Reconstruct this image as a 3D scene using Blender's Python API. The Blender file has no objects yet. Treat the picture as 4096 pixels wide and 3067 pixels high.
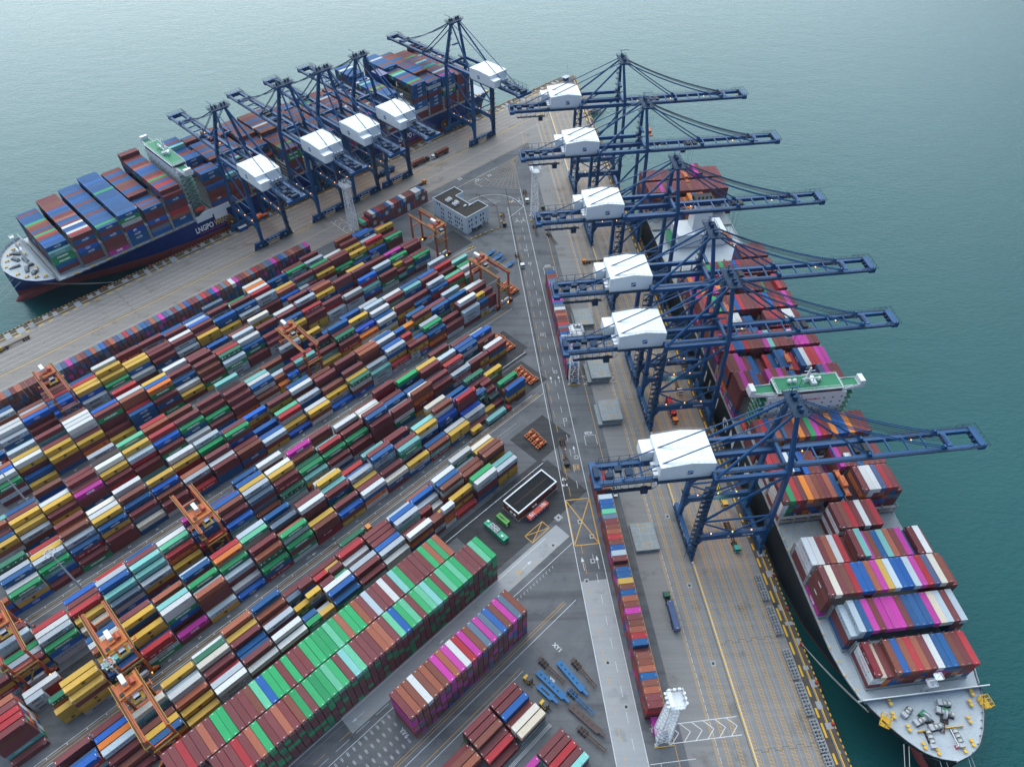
import bpy, math, random
from mathutils import Vector, Matrix
random.seed(7)
sc = bpy.context.scene
COL = bpy.context.scene.collection
D2R = math.pi/180

# ------------------------------------------------------------------ survey
H = 278.0                       # camera height above the quay
FOC, PITCH, ROLL = 2918.41, 46.3069*D2R, -1.1105*D2R
AZA, AZB = 46.2776*D2R, -5.6170*D2R      # bearings of the two quay lines
dA = Vector((math.sin(AZA), math.cos(AZA), 0)); nA = Vector((math.cos(AZA), -math.sin(AZA), 0))
dB = Vector((math.sin(AZB), math.cos(AZB), 0)); nB = Vector((math.cos(AZB), -math.sin(AZB), 0))
ZV = Vector((0, 0, 1))
def PA(s, t, z=0.0): return dA*s + nA*t + ZV*z
def PB(s, t, z=0.0): return dB*s + nB*t + ZV*z
def frame(o, x, y):
    """matrix with origin o and horizontal axes x, y"""
    m = Matrix.Identity(4)
    z = x.cross(y)
    for i in range(3):
        m[i][0] = x[i]; m[i][1] = y[i]; m[i][2] = z[i]; m[i][3] = o[i]
    return m
def MA(s, t, z=0.0): return frame(PA(s, t, z), dA, -nA)      # x along the far-left quay, y away from the viewer
def MAX(s, t, z=0.0): return frame(PA(s, t, z), nA, dA)      # x across it, towards the viewer
def MB_(s, t, z=0.0): return frame(PB(s, t, z), nB, dB)      # x towards the east water, y along the east quay
def MBX(s, t, z=0.0): return frame(PB(s, t, z), -dB, nB)     # x towards the viewer along the east quay

# ------------------------------------------------------------------ mesh builder
class Mesh:
    def __init__(self): self.v = []; self.f = []; self.m = []; self.c = None
    def vs(self, pts):
        n = len(self.v); self.v.extend([tuple(p) for p in pts]); return n
    def face(self, pts, m=0):
        n = self.vs(pts); self.f.append(tuple(range(n, n+len(pts)))); self.m.append(m)
    def box(self, x0, x1, y0, y1, z0, z1, m=0, bottom=True):
        n = self.vs([(x0,y0,z0),(x1,y0,z0),(x1,y1,z0),(x0,y1,z0),(x0,y0,z1),(x1,y0,z1),(x1,y1,z1),(x0,y1,z1)])
        fs = [(4,5,6,7),(0,1,5,4),(1,2,6,5),(2,3,7,6),(3,0,4,7)]
        if bottom: fs.append((3,2,1,0))
        for f in fs: self.f.append(tuple(n+i for i in f)); self.m.append(m)
    def cbox(self, c, sx, sy, sz, m=0): self.box(c[0]-sx/2,c[0]+sx/2,c[1]-sy/2,c[1]+sy/2,c[2]-sz/2,c[2]+sz/2,m)
    def bar(self, p, q, w, h=None, m=0, n=4):
        """beam from p to q: rectangular (n=4) w wide, h high, or round with n sides and diameter w"""
        p = Vector(p); q = Vector(q); d = q-p
        if d.length < 1e-6: return
        d.normalize(); up = ZV if abs(d.z) < .95 else Vector((1,0,0))
        a = d.cross(up).normalized(); b = a.cross(d).normalized()
        h = w if h is None else h
        if n == 4: ring = [a*(w/2)+b*(h/2), -a*(w/2)+b*(h/2), -a*(w/2)-b*(h/2), a*(w/2)-b*(h/2)]
        else: ring = [a*(w/2*math.cos(2*math.pi*i/n))+b*(h/2*math.sin(2*math.pi*i/n)) for i in range(n)]
        k = self.vs([p+r for r in ring]+[q+r for r in ring])
        for i in range(n):
            j = (i+1) % n; self.f.append((k+i, k+n+i, k+n+j, k+j)); self.m.append(m)
        self.f.append(tuple(k+i for i in range(n))); self.m.append(m)
        self.f.append(tuple(k+n+i for i in reversed(range(n)))); self.m.append(m)
    def path(self, pts, w, m=0, n=5):
        for a, b in zip(pts, pts[1:]): self.bar(a, b, w, None, m, n)
    def prism(self, poly, z0, z1, m=0, mtop=None):
        n = len(poly); k = self.vs([(x,y,z0) for x,y in poly]+[(x,y,z1) for x,y in poly])
        self.f.append(tuple(k+n+i for i in range(n))); self.m.append(m if mtop is None else mtop)
        self.f.append(tuple(k+i for i in reversed(range(n)))); self.m.append(m)
        for i in range(n):
            j = (i+1) % n; self.f.append((k+i,k+j,k+n+j,k+n+i)); self.m.append(m)
    def prism_y(self, poly, y0, y1, m=0):
        """polygon in x,z swept along y"""
        n = len(poly); k = self.vs([(x,y0,z) for x,z in poly]+[(x,y1,z) for x,z in poly])
        self.f.append(tuple(k+i for i in range(n))); self.m.append(m)
        self.f.append(tuple(k+n+i for i in reversed(range(n)))); self.m.append(m)
        for i in range(n):
            j = (i+1) % n; self.f.append((k+j,k+i,k+n+i,k+n+j)); self.m.append(m)
    def lathe(self, prof, c=(0,0,0), n=12, m=0):
        k = len(self.v)
        for r, z in prof:
            for i in range(n):
                a = 2*math.pi*i/n; self.v.append((c[0]+r*math.cos(a), c[1]+r*math.sin(a), c[2]+z))
        for j in range(len(prof)-1):
            for i in range(n):
                i2 = (i+1) % n; self.f.append((k+j*n+i,k+j*n+i2,k+(j+1)*n+i2,k+(j+1)*n+i)); self.m.append(m)
        self.f.append(tuple(k+(len(prof)-1)*n+i for i in range(n))); self.m.append(m)
        self.f.append(tuple(k+i for i in reversed(range(n)))); self.m.append(m)
    def wheel(self, c, r, w, axis='y', m=0, n=12):
        c = Vector(c); a = Vector((0,1,0)) if axis == 'y' else Vector((1,0,0))
        self.bar(c-a*w/2, c+a*w/2, 2*r, None, m, n)
    def add(self, verts, faces, M=None, m=0):
        k = len(self.v)
        self.v.extend([tuple(M @ Vector(p)) for p in verts] if M is not None else [tuple(p) for p in verts])
        for f in faces: self.f.append(tuple(k+i for i in f)); self.m.append(m)
    def xform(self, M): self.v = [tuple(M @ Vector(p)) for p in self.v]; return self
    def data(self, name, mats):
        me = bpy.data.meshes.new(name); me.from_pydata(self.v, [], self.f)
        for x in (mats if isinstance(mats, (list, tuple)) else [mats]): me.materials.append(x)
        if any(self.m): me.polygons.foreach_set('material_index', self.m)
        if self.c is not None:
            ca = me.color_attributes.new('col', 'FLOAT_COLOR', 'CORNER')
            buf = []
            for f, c in zip(self.f, self.c): buf.extend((c[0],c[1],c[2],1.0)*len(f))
            ca.data.foreach_set('color', buf)
        me.update(); return me
    def build(self, name, mats, parent=None, M=None, smooth=False):
        me = self.data(name, mats)
        if smooth: me.polygons.foreach_set('use_smooth', [True]*len(me.polygons))
        o = bpy.data.objects.new(name, me); COL.objects.link(o)
        if parent is not None: o.parent = parent
        if M is not None: o.matrix_local = M
        return o

def tag(o, label=None, cat=None, group=None, kind=None):
    if label: o['label'] = label
    if cat: o['category'] = cat
    if group: o['group'] = group
    if kind: o['kind'] = kind
    return o
def thing(name, M, label, cat, group=None):
    o = bpy.data.objects.new(name, None); COL.objects.link(o); o.empty_display_size = 1
    o.matrix_local = M; return tag(o, label, cat, group)
def copy_tree(o, parent=None):
    c = o.copy(); COL.objects.link(c)
    if parent is not None:
        ml = o.matrix_local.copy(); c.parent = parent; c.matrix_local = ml
    for ch in list(o.children): copy_tree(ch, c)
    return c

# lettering --------------------------------------------------------------
_TXT = {}
def text_geo(s, bold=0.0, shear=0.0, spacing=1.0):
    key = (s, bold, shear, spacing)
    if key in _TXT: return _TXT[key]
    cu = bpy.data.curves.new('lettering', 'FONT'); cu.body = s; cu.size = 1; cu.resolution_u = 2
    cu.offset = bold; cu.shear = shear; cu.space_character = spacing
    ob = bpy.data.objects.new('lettering', cu); COL.objects.link(ob)
    dg = bpy.context.evaluated_depsgraph_get(); ev = ob.evaluated_get(dg); me = ev.to_mesh()
    v = [tuple(x.co) for x in me.vertices]; f = [tuple(p.vertices) for p in me.polygons]
    ev.to_mesh_clear(); bpy.data.objects.remove(ob); bpy.data.curves.remove(cu)
    if not v: v = [(0,0,0),(1,0,0),(1,1,0)]; f = [(0,1,2)]
    x0 = min(p[0] for p in v); x1 = max(p[0] for p in v); y0 = min(p[1] for p in v); y1 = max(p[1] for p in v)
    v = [((p[0]-x0)/(x1-x0)-.5, (p[1]-y0)/(y1-y0)-.5, 0) for p in v]       # unit box, centred
    _TXT[key] = (v, f, (x1-x0)/(y1-y0)); return _TXT[key]
def put_text(mb, s, M, w=None, h=None, m=0, bold=0.0, shear=0.0, spacing=1.0):
    """lettering in the plane of M's x (reading) and y (up) axes, w wide and h high"""
    v, f, asp = text_geo(s, bold, shear, spacing)
    if w is None: w = h*asp
    if h is None: h = w/asp
    mb.add([(p[0]*w, p[1]*h, 0) for p in v], f, M, m)
def plane_M(o, x, y):
    return frame(Vector(o), Vector(x).normalized(), Vector(y).normalized())

# ------------------------------------------------------------------ materials
class NT:
    def __init__(self, name):
        self.m = bpy.data.materials.new(name); self.m.use_nodes = True
        self.t = self.m.node_tree; self.n = self.t.nodes; self.l = self.t.links
        self.b = next(x for x in self.n if x.type == 'BSDF_PRINCIPLED')
    def node(self, typ, **kw):
        x = self.n.new(typ)
        for k, v in kw.items():
            if k in x.inputs: x.inputs[k].default_value = v
            else: setattr(x, k, v)
        return x
    def link(self, a, b): self.l.new(a, b)
    def coord(self, kind='Object'):
        return self.node('ShaderNodeTexCoord').outputs[kind]
    def pos(self): return self.node('ShaderNodeNewGeometry').outputs['Position']
    def noise(self, vec, scale, detail=4, rough=.55):
        x = self.node('ShaderNodeTexNoise'); x.inputs['Scale'].default_value = scale
        x.inputs['Detail'].default_value = detail; x.inputs['Roughness'].default_value = rough
        if vec is not None: self.link(vec, x.inputs['Vector'])
        return x.outputs['Fac']
    def mapping(self, vec, scale=(1,1,1), rot=(0,0,0)):
        x = self.node('ShaderNodeMapping'); x.inputs['Scale'].default_value = scale; x.inputs['Rotation'].default_value = rot
        self.link(vec, x.inputs['Vector']); return x.outputs['Vector']
    def ramp(self, fac, stops):
        x = self.node('ShaderNodeValToRGB'); e = x.color_ramp.elements
        while len(e) < len(stops): e.new(.5)
        for i, (p, c) in enumerate(stops):
            e[i].position = p; e[i].color = (*c, 1) if isinstance(c, tuple) else (c, c, c, 1)
        self.link(fac, x.inputs['Fac']); return x.outputs['Color']
    def mix(self, a, b, fac, typ='MIX'):
        x = self.node('ShaderNodeMix', data_type='RGBA', blend_type=typ)
        for s, v in ((x.inputs[0], fac), (x.inputs[6], a), (x.inputs[7], b)):
            if isinstance(v, bpy.types.NodeSocket): self.link(v, s)
            else: s.default_value = (*v, 1) if isinstance(v, tuple) else v
        return x.outputs[2]
    def math(self, op, a, b=0.0):
        x = self.node('ShaderNodeMath', operation=op)
        for s, v in ((x.inputs[0], a), (x.inputs[1], b)):
            if isinstance(v, bpy.types.NodeSocket): self.link(v, s)
            else: s.default_value = v
        return x.outputs[0]
    def bump(self, h, strength, dist=.1):
        x = self.node('ShaderNodeBump'); x.inputs['Strength'].default_value = strength; x.inputs['Distance'].default_value = dist
        self.link(h, x.inputs['Height']); self.link(x.outputs['Normal'], self.b.inputs['Normal'])
    def out(self, col=None, rough=.6, metal=0.0, spec=.4):
        if isinstance(col, bpy.types.NodeSocket): self.link(col, self.b.inputs['Base Color'])
        elif col is not None: self.b.inputs['Base Color'].default_value = (*col, 1)
        if isinstance(rough, bpy.types.NodeSocket): self.link(rough, self.b.inputs['Roughness'])
        else: self.b.inputs['Roughness'].default_value = rough
        self.b.inputs['Metallic'].default_value = metal
        self.b.inputs['Specular IOR Level'].default_value = spec
        return self.m
def paint(name, c, var=.25, dirt=.35, rough=.55, scale=.5, rust=0.0, metal=0.0):
    """painted metal: blotchy fading, grime and, where asked for, rust"""
    t = NT(name); p = t.pos()
    n1 = t.noise(p, scale, 5); n2 = t.noise(p, scale*6, 4, .7)
    dark = tuple(x*(1-var) for x in c); light = tuple(min(1, x*(1+var*.5)+.01*var) for x in c)
    col = t.mix(dark, light, n1)
    col = t.mix(col, tuple(x*.35+.01 for x in c), t.math('MULTIPLY', t.ramp(n2, [(.55, 0.0), (.75, 1.0)]), dirt))
    if rust: col = t.mix(col, (.16,.06,.025), t.math('MULTIPLY', t.ramp(n2, [(.62-.12*rust, 0.0), (.7, 1.0)]), min(1, rust)))
    return t.out(col, rough, metal)
def plain(name, c, rough=.6, metal=0.0): return NT(name).out(c, rough, metal)
def glow(name, c, e):
    t = NT(name); t.out(c, .4); t.b.inputs['Emission Color'].default_value = (*c, 1); t.b.inputs['Emission Strength'].default_value = e; return t.m

M = {}
M['crane_blue'] = paint('crane_blue_paint', (.003,.07,.20), .3, .35, .5, .2)
M['crane_dark'] = paint('crane_walkway_grating', (.008,.035,.08), .3, .4, .7, .6)
M['house_white'] = paint('machinery_house_white', (.78,.82,.84), .05, .18, .5, .12, .12)
M['white'] = paint('white_paint', (.74,.77,.79), .08, .3, .5, .3, .1)
M['galv'] = paint('galvanised_steel', (.42,.44,.46), .2, .3, .45, .6)
M['rail_yellow'] = paint('safety_yellow', (.72,.42,.03), .2, .45, .6, .8)
M['rtg_red'] = paint('yard_crane_red_lead', (.42,.085,.04), .3, .4, .55, .3)
M['rtg_orange'] = paint('yard_crane_orange', (.55,.13,.03), .3, .45, .55, .5)
M['rust_iron'] = paint('rusty_iron', (.11,.055,.035), .4, .5, .8, .5)
M['dark_iron'] = paint('dark_iron', (.03,.03,.035), .3, .3, .7, .5)
M['tyre'] = plain('tyre_rubber', (.018,.018,.02), .85)
M['glass'] = plain('dark_glass', (.02,.035,.045), .12)
M['letter_white'] = plain('white_lettering', (.82,.84,.85), .6)
M['logo_dark'] = plain('logo_dark_blue', (.005,.05,.15), .5)
M['logo_light'] = plain('logo_light_blue', (.03,.2,.45), .5)
M['lamp'] = glow('warm_lamp', (1.0,.42,.1), 2.2)
M['rope'] = plain('pale_mooring_rope', (.5,.5,.46), .8)
M['steel_rope'] = plain('steel_cable', (.02,.03,.045), .6)
M['red'] = paint('signal_red', (.5,.03,.025), .2, .3, .5, .5)
M['hiviz'] = plain('hi_vis_cloth', (.75,.6,.05), .8)
M['skin'] = plain('skin', (.4,.22,.15), .6)
M['cloth'] = plain('dark_cloth', (.03,.035,.06), .8)
M['rust_red'] = M['rtg_red']
# ------------------------------------------------------------------ quay, water, markings
def asphalt():
    t = NT('yard_asphalt'); p = t.pos()
    big = t.noise(p, .012, 5, .6); mid = t.noise(p, .09, 6, .65); fine = t.noise(p, 1.7, 4, .7)
    c = t.mix((.085,.09,.1), (.155,.16,.168), big)
    c = t.mix(c, (.20,.2,.2), t.math('MULTIPLY', t.ramp(mid, [(.5,0.0),(.72,1.0)]), .45))
    c = t.mix(c, (.035,.037,.04), t.math('MULTIPLY', t.ramp(mid, [(.3,1.0),(.45,0.0)]), .55))
    c = t.mix(c, (.06,.06,.065), t.math('MULTIPLY', t.ramp(fine, [(.52,0.0),(.75,1.0)]), .4))
    # tyre-darkened lanes running with the yard rows
    w = t.mapping(p, (.006,.16,1), (0,0,-(math.pi/2-AZA)))
    c = t.mix(c, (.05,.052,.057), t.math('MULTIPLY', t.ramp(t.noise(w, 1.0, 4, .6), [(.5,0.0),(.66,1.0)]), .5))
    t.bump(fine, .15, .05)
    return t.out(c, .85, 0, .25)
def concrete(name, lo, hi, stain, az):
    t = NT(name); p = t.pos()
    w = t.mapping(p, (.02,.45,1), (0,0,-(math.pi/2-az)))
    streak = t.noise(w, 1.0, 5, .62); blot = t.noise(p, .07, 6, .65); fine = t.noise(p, 1.3, 4, .7)
    c = t.mix(lo, hi, streak)
    c = t.mix(c, stain, t.math('MULTIPLY', t.ramp(blot, [(.56,0.0),(.74,1.0)]), .75))
    c = t.mix(c, (.05,.05,.052), t.math('MULTIPLY', t.ramp(fine, [(.58,0.0),(.78,1.0)]), .35))
    t.bump(fine, .1, .05)
    return t.out(c, .85, 0, .25)
def marking(name, c, wear=.5):
    t = NT(name); p = t.pos()
    n = t.noise(p, 1.6, 5, .7)
    col = t.mix(c, tuple(x*.35+.05 for x in c), t.math('MULTIPLY', t.ramp(n, [(.45,0.0),(.66,1.0)]), wear))
    return t.out(col, .75, 0, .25)
def water():
    t = NT('harbour_water'); p = t.pos()
    w1 = t.node('ShaderNodeTexNoise'); w1.inputs['Scale'].default_value = .05; w1.inputs['Detail'].default_value = 6; w1.inputs['Roughness'].default_value = .62
    t.link(t.mapping(p, (1,1.7,1), (0,0,.5)), w1.inputs['Vector'])
    w2 = t.node('ShaderNodeTexNoise'); w2.inputs['Scale'].default_value = .22; w2.inputs['Detail'].default_value = 5; w2.inputs['Roughness'].default_value = .65
    t.link(t.mapping(p, (1,2.2,1), (0,0,.15)), w2.inputs['Vector'])
    h = t.math('ADD', t.math('MULTIPLY', w1.outputs['Fac'], 1.3), w2.outputs['Fac'])
    big = t.noise(p, .004, 4, .55)
    c = t.mix((.004,.05,.052), (.012,.075,.074), big)
    t.bump(h, .35, .8)
    m = t.out(c, .14, 0, .5); t.b.inputs['IOR'].default_value = 1.34; t.b.inputs['Specular Tint'].default_value = (.45,.93,1.0,1)
    return m
M['asphalt'] = asphalt()
M['apron_a'] = concrete('left_apron_concrete', (.17,.158,.147), (.30,.285,.27), (.09,.068,.055), AZA)
M['apron_b'] = concrete('right_apron_concrete', (.16,.157,.152), (.28,.274,.266), (.085,.075,.066), AZB)
M['edge'] = concrete('quay_edge_concrete', (.055,.046,.04), (.13,.105,.085), (.03,.026,.024), AZB)
M['slab'] = concrete('pale_road_concrete', (.25,.262,.27), (.36,.37,.375), (.14,.145,.15), AZB)
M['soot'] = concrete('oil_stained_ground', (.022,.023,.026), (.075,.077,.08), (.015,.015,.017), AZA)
M['wall'] = concrete('quay_wall_concrete', (.03,.032,.032), (.075,.075,.07), (.02,.025,.022), AZB)
M['line_white'] = marking('white_road_paint', (.62,.64,.65), .45)
M['line_orange'] = marking('orange_road_paint', (.62,.34,.07), .5)
M['line_faint'] = marking('worn_road_paint', (.34,.26,.17), .8)
M['line_grey'] = marking('faded_white_paint', (.36,.37,.37), .7)
M['joint'] = plain('trench_dark', (.03,.031,.034), .8)
M['water'] = water()

def line_isect(pa, da, pb, db):
    k = da.x*db.y-da.y*db.x; w = pb-pa
    return pa+da*((w.x*db.y-w.y*db.x)/k)
T_LEFT, T_RIGHT = -426.6, 123.0
tip = line_isect(nA*T_LEFT, dA, nB*T_RIGHT, dB)
pier = [nA*T_LEFT+dA*-700, tip-dB*16+nB*-700*0-nB*0, tip]
poly = [nA*T_LEFT+dA*-600, tip-dA*13, tip-dB*9, nB*T_RIGHT+dB*-500]
mb = Mesh(); mb.prism([(p.x,p.y) for p in reversed(poly)], -9.0, 0.0, 1, 0)
tag(mb.build('quay_ground', [M['asphalt'], M['wall']]), kind='structure')
mb = Mesh(); mb.face([(-2500,-1000,-4.6),(2500,-1000,-4.6),(2500,3500,-4.6),(-2500,3500,-4.6)])
tag(mb.build('harbour_water', M['water']), kind='structure')

class Sheet(Mesh):
    """flat paint or surfacing lying on the quay"""
    def quadA(s, s0, s1, t0, t1, z, m=0): s.face([PA(s0,t1,z), PA(s1,t1,z), PA(s1,t0,z), PA(s0,t0,z)] if t1 > t0 else [PA(s0,t0,z), PA(s1,t0,z), PA(s1,t1,z), PA(s0,t1,z)], m)
    def quadB(s, s0, s1, t0, t1, z, m=0): s.face([PB(s0,t0,z), PB(s0,t1,z), PB(s1,t1,z), PB(s1,t0,z)], m)
    def lineP(s, p, q, w, z, m=0):
        p = Vector(p); q = Vector(q); d = (q-p).normalized(); n = Vector((d.y,-d.x,0))*(w/2)
        s.face([Vector((p.x,p.y,z))-n, Vector((p.x,p.y,z))+n, Vector((q.x,q.y,z))+n, Vector((q.x,q.y,z))-n], m)
    def dashA(s, s0, s1, t, w, dash, gap, z, m=0):
        x = s0
        while x < s1: s.quadA(x, min(x+dash, s1), t-w/2, t+w/2, z, m); x += dash+gap
    def dashB(s, s0, s1, t, w, dash, gap, z, m=0):
        x = s0
        while x < s1: s.quadB(x, min(x+dash, s1), t-w/2, t+w/2, z, m); x += dash+gap
# surfacing (each layer a few mm above the one below)
Z1, Z2, Z3 = .006, .014, .024
sh = Sheet()
sA_end = (tip.dot(dA))-26; sB_end = tip.dot(dB)-14
sh.quadA(-420, sA_end, -426.2, -366.0, Z1, 0)
ap = sh.build('left_apron', M['apron_a']); tag(ap, kind='structure')
sh = Sheet()
xx = [(-320,67),(-320,122.6),(sB_end,122.6),(sB_end-28,90.5),(sB_end-60,67)]
sh.face([PB(a,b,Z1+.002) for a,b in xx])
tag(sh.build('right_apron', M['apron_b']), kind='structure')
sh = Sheet(); sh.quadA(-420, sA_end+6, -426.55, -420.0, Z2, 0); sh.quadB(-320, sB_end-1, 117.4, 122.95, Z2, 0)
tag(sh.build('quay_edge_strip', M['edge']), kind='structure')
sh = Sheet(); sh.quadB(-320, 147.0, 41.7, 52.9, Z1, 0); sh.quadA(20, 136.5, -116.2, -108.0, Z1+.003, 0)
tag(sh.build('pale_concrete_road', M['slab']), kind='structure')
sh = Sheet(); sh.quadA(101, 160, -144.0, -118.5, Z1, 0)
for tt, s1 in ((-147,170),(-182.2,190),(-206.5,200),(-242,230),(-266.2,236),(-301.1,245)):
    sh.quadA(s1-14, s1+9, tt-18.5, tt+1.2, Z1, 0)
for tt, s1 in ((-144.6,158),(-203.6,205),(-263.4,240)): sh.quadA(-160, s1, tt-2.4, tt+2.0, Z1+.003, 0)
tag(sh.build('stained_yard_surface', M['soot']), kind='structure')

W_, O_, F_, G_, J_ = 0, 1, 2, 3, 4
mk = Sheet()
# --- yard roads between the blocks
for t0, s_end in ((-178.5,188),(-238.2,224),(-297.5,250)):
    a = -260
    mk.quadA(a, s_end-3, t0-.1, t0+.1, Z2, W_); mk.quadA(a, s_end, t0+.85, t0+1.02, Z2, O_)
    mk.quadA(a, s_end, t0+2.22, t0+2.4, Z2, O_); mk.quadA(a, s_end+2, t0+3.1, t0+3.3, Z2, W_)
    mk.quadA(a, s_end-22, t0+7.6, t0+7.78, Z2, G_); mk.quadA(a, s_end-22, t0+9.6, t0+9.7, Z2, G_)
    for i in range(60):
        s = a+i*7.3
        if s < s_end-6: mk.quadA(s, s+.3, t0+.25, t0+.85, Z2, W_)
    for s in (-30, 48, 120):                                  # lane arrows
        mk.quadA(s, s+3.4, t0-1.75, t0-1.6, Z2, W_)
        mk.face([PA(s+5.2,t0-1.67,Z2), PA(s+3.2,t0-2.2,Z2), PA(s+3.2,t0-1.15,Z2)][::-1], W_)
# --- quay-side lines of the left berth and hatched lanes
RAIL_A, RAIL_B = -392.0, 90.1
def hatchA(t0, w, s0, s1, m, step=1.25):
    mk.quadA(s0, s1, t0, t0+.13, Z2, m); mk.quadA(s0, s1, t0+w-.13, t0+w, Z2, m)
    s = s0
    while s < s1-1:
        mk.face([PA(s,t0+w-.15,Z2), PA(s+.22,t0+w-.15,Z2), PA(s+.22+w*.55,t0+.15,Z2), PA(s+w*.55,t0+.15,Z2)], m); s += step
def hatchB(t0, w, s0, s1, m, step=1.25):
    mk.quadB(s0, s1, t0, t0+.13, Z2, m); mk.quadB(s0, s1, t0+w-.13, t0+w, Z2, m)
    s = s0
    while s < s1-1:
        mk.face([PB(s+w*.55,t0+.15,Z2), PB(s,t0+w-.15,Z2), PB(s+.22,t0+w-.15,Z2), PB(s+.22+w*.55,t0+.15,Z2)], m); s += step
for d, w in ((1.4,1.2),(5.4,1.5),(9.8,1.5),(14.0,1.5),(18.7,1.5),(22.7,1.3)):
    hatchA(RAIL_A-d-w, w, -60, sA_end-10, F_, 1.1); mk.quadA(-60, sA_end-10, RAIL_A-d-2.75, RAIL_A-d-2.6, Z2, W_)
for d, w in ((3.3,1.4),(7.7,1.4)): hatchA(RAIL_A+d, w, -60, sA_end-30, F_, 1.1)
mk.quadA(-120, sA_end-30, RAIL_A+12.3, RAIL_A+12.45, Z2, O_); mk.quadA(-120, sA_end-30, RAIL_A+11.2, RAIL_A+11.35, Z2, W_)
mk.quadA(120, sA_end-75, RAIL_A+22.5, RAIL_A+22.7, Z2, O_); mk.quadA(-120, 330, -356.4, -356.2, Z2, W_)
for t0, w in ((80.8,1.3),(85.2,1.4),(91.2,1.2),(95.3,1.5),(99.8,1.5),(104.0,1.5),(108.6,1.5),(112.4,1.2)):
    hatchB(t0, w, 20, sB_end-45, O_)
for t in (93.1,97.9,102.6,106.9,110.9): mk.quadB(20, sB_end-60, t-.06, t+.06, Z2, G_)
mk.quadB(-60, sB_end-70, 77.35, 77.5, Z2, O_); mk.quadB(-60, sB_end-70, 77.8, 77.95, Z2, O_)
mk.dashB(-60, sB_end-80, 78.4, .16, 2.4, .6, Z2, W_); mk.dashB(-60, sB_end-80, 84.2, .1, 3, .8, Z2, G_)
mk.quadB(-60, sB_end-90, 63.6, 63.8, Z2, O_)
mk.quadB(-60, sB_end-30, 90.75, 90.98, Z2, W_)
# --- long road along the right-hand container row
mk.quadB(-80, 430, 41.55, 41.8, Z2, W_); mk.quadB(-80, 455, 52.8, 53.05, Z2, W_)
mk.dashB(-80, 164, 44.9, .16, 5.2, 4.4, Z2, O_); mk.dashB(190, 400, 44.7, .16, 5.2, 4.4, Z2, O_)
mk.dashB(-80, 160, 49.0, .16, 4.2, 5.2, Z2, W_); mk.dashB(194, 430, 48.8, .16, 4.2, 5.2, Z2, W_)
mk.quadB(188, 262, 43.0, 43.5, Z2, J_); mk.quadB(275, 455, 42.6, 43.1, Z2, J_)
for (s, t) in ((214,46.6),(214,50.9),(262,46.8),(262,51.0)):
    mk.quadB(s, s+3.2, t-.09, t+.09, Z2, W_); mk.face([PB(s+5,t,Z2), PB(s+3,t-.6,Z2), PB(s+3,t+.6,Z2)][::-1], W_)
for (s, t) in ((152,44.2),(152,50.5)):
    mk.quadB(s, s+4.2, t-.09, t+.09, Z2, W_); mk.face([PB(s+6.4,t,Z2), PB(s+4.2,t-.7,Z2), PB(s+4.2,t+.7,Z2)][::-1], W_)
mk.quadB(195.5, 199.5, 42.9, 43.3, Z2, W_)
mk.face([PB(201.5,43.1,Z2), PB(199.2,42.0,Z2), PB(199.2,44.2,Z2)][::-1], W_)
mk.face([PB(197.2,41.9,Z2), PB(195.6,41.9,Z2), PB(196.4,43,Z2)], W_); mk.face([PB(197.2,44.3,Z2), PB(195.6,44.3,Z2), PB(196.4,43.2,Z2)][::-1], W_)
# yellow box junctions
def boxmark(pts, w, m):
    for i in range(4): mk.lineP(pts[i], pts[(i+1) % 4], w, Z3, m)
    mk.lineP(pts[0], pts[2], w, Z3, m); mk.lineP(pts[1], pts[3], w, Z3+.006, m)
boxmark([PB(164.2,42.0), PB(164.2,52.9), PB(188,52.9), PB(188,42.0)], .42, O_)
boxmark([PA(122.6,-121.9), PA(122.6,-117.1), PA(133.4,-117.3), PA(133.4,-121.8)], .3, O_)
# keep-clear grid on the open apron
gp = [PA(298,-357), PA(352,-357), PB(492,53), PB(452,53)]
for i in range(13):
    f = i/12
    mk.lineP(gp[0].lerp(gp[1], f), gp[3].lerp(gp[2], f*.8), .22, Z2, F_)
    mk.lineP(gp[0].lerp(gp[3], f), gp[1].lerp(gp[2], f), .22, Z3, F_)
# kerb line curving round the office
cc = [PA(285,-338), PA(296,-336), PA(305,-329), PA(309,-318), PA(307,-306)]
cur = []
for i in range(25):
    f = i/24*(len(cc)-1); k = min(int(f), len(cc)-2); u = f-k
    p0, p1, p2, p3 = cc[max(k-1,0)], cc[k], cc[k+1], cc[min(k+2,len(cc)-1)]
    cur.append(.5*((2*p1)+(p2-p0)*u+(2*p0-5*p1+4*p2-p3)*u*u+(3*p1-p0-3*p2+p3)*u**3))
for a, b in zip(cur, cur[1:]): mk.lineP(a, b, .3, Z2, W_)
mk.lineP(cc[-1], PB(418,41.6), .25, Z2, W_)
# green block / stacking ground
mk.quadA(-60, 128, -114.9, -114.7, Z3, W_); mk.quadA(-40, 100, -113.0, -112.9, Z3, G_)
mk.dashA(-40, 136, -109.2, .16, 5, 6, Z3, O_); mk.quadA(-70, 136, -105.0, -104.8, Z2, W_)
mk.dashA(-60, 98, -107.2, .14, 6, 3, Z3, W_)
for s0, d in ((-14,-1),(24,-1),(66,-1),(110,1)):
    mk.quadA(s0, s0+4, -112.6+1.2, -112.6+1.35, Z3, W_)
    e = s0-2 if d < 0 else s0+6; b = s0 if d < 0 else s0+4
    tri = [PA(e,-111.32,Z3), PA(b,-111.9,Z3), PA(b,-110.75,Z3)]
    mk.face(tri if d < 0 else tri[::-1], W_)
mk.quadA(-60, 112, -88.9, -88.75, Z2, O_); mk.quadA(-60, 112, -87.9, -87.75, Z2, O_); mk.quadA(-60, 116, -86.0, -85.8, Z2, W_)
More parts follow.
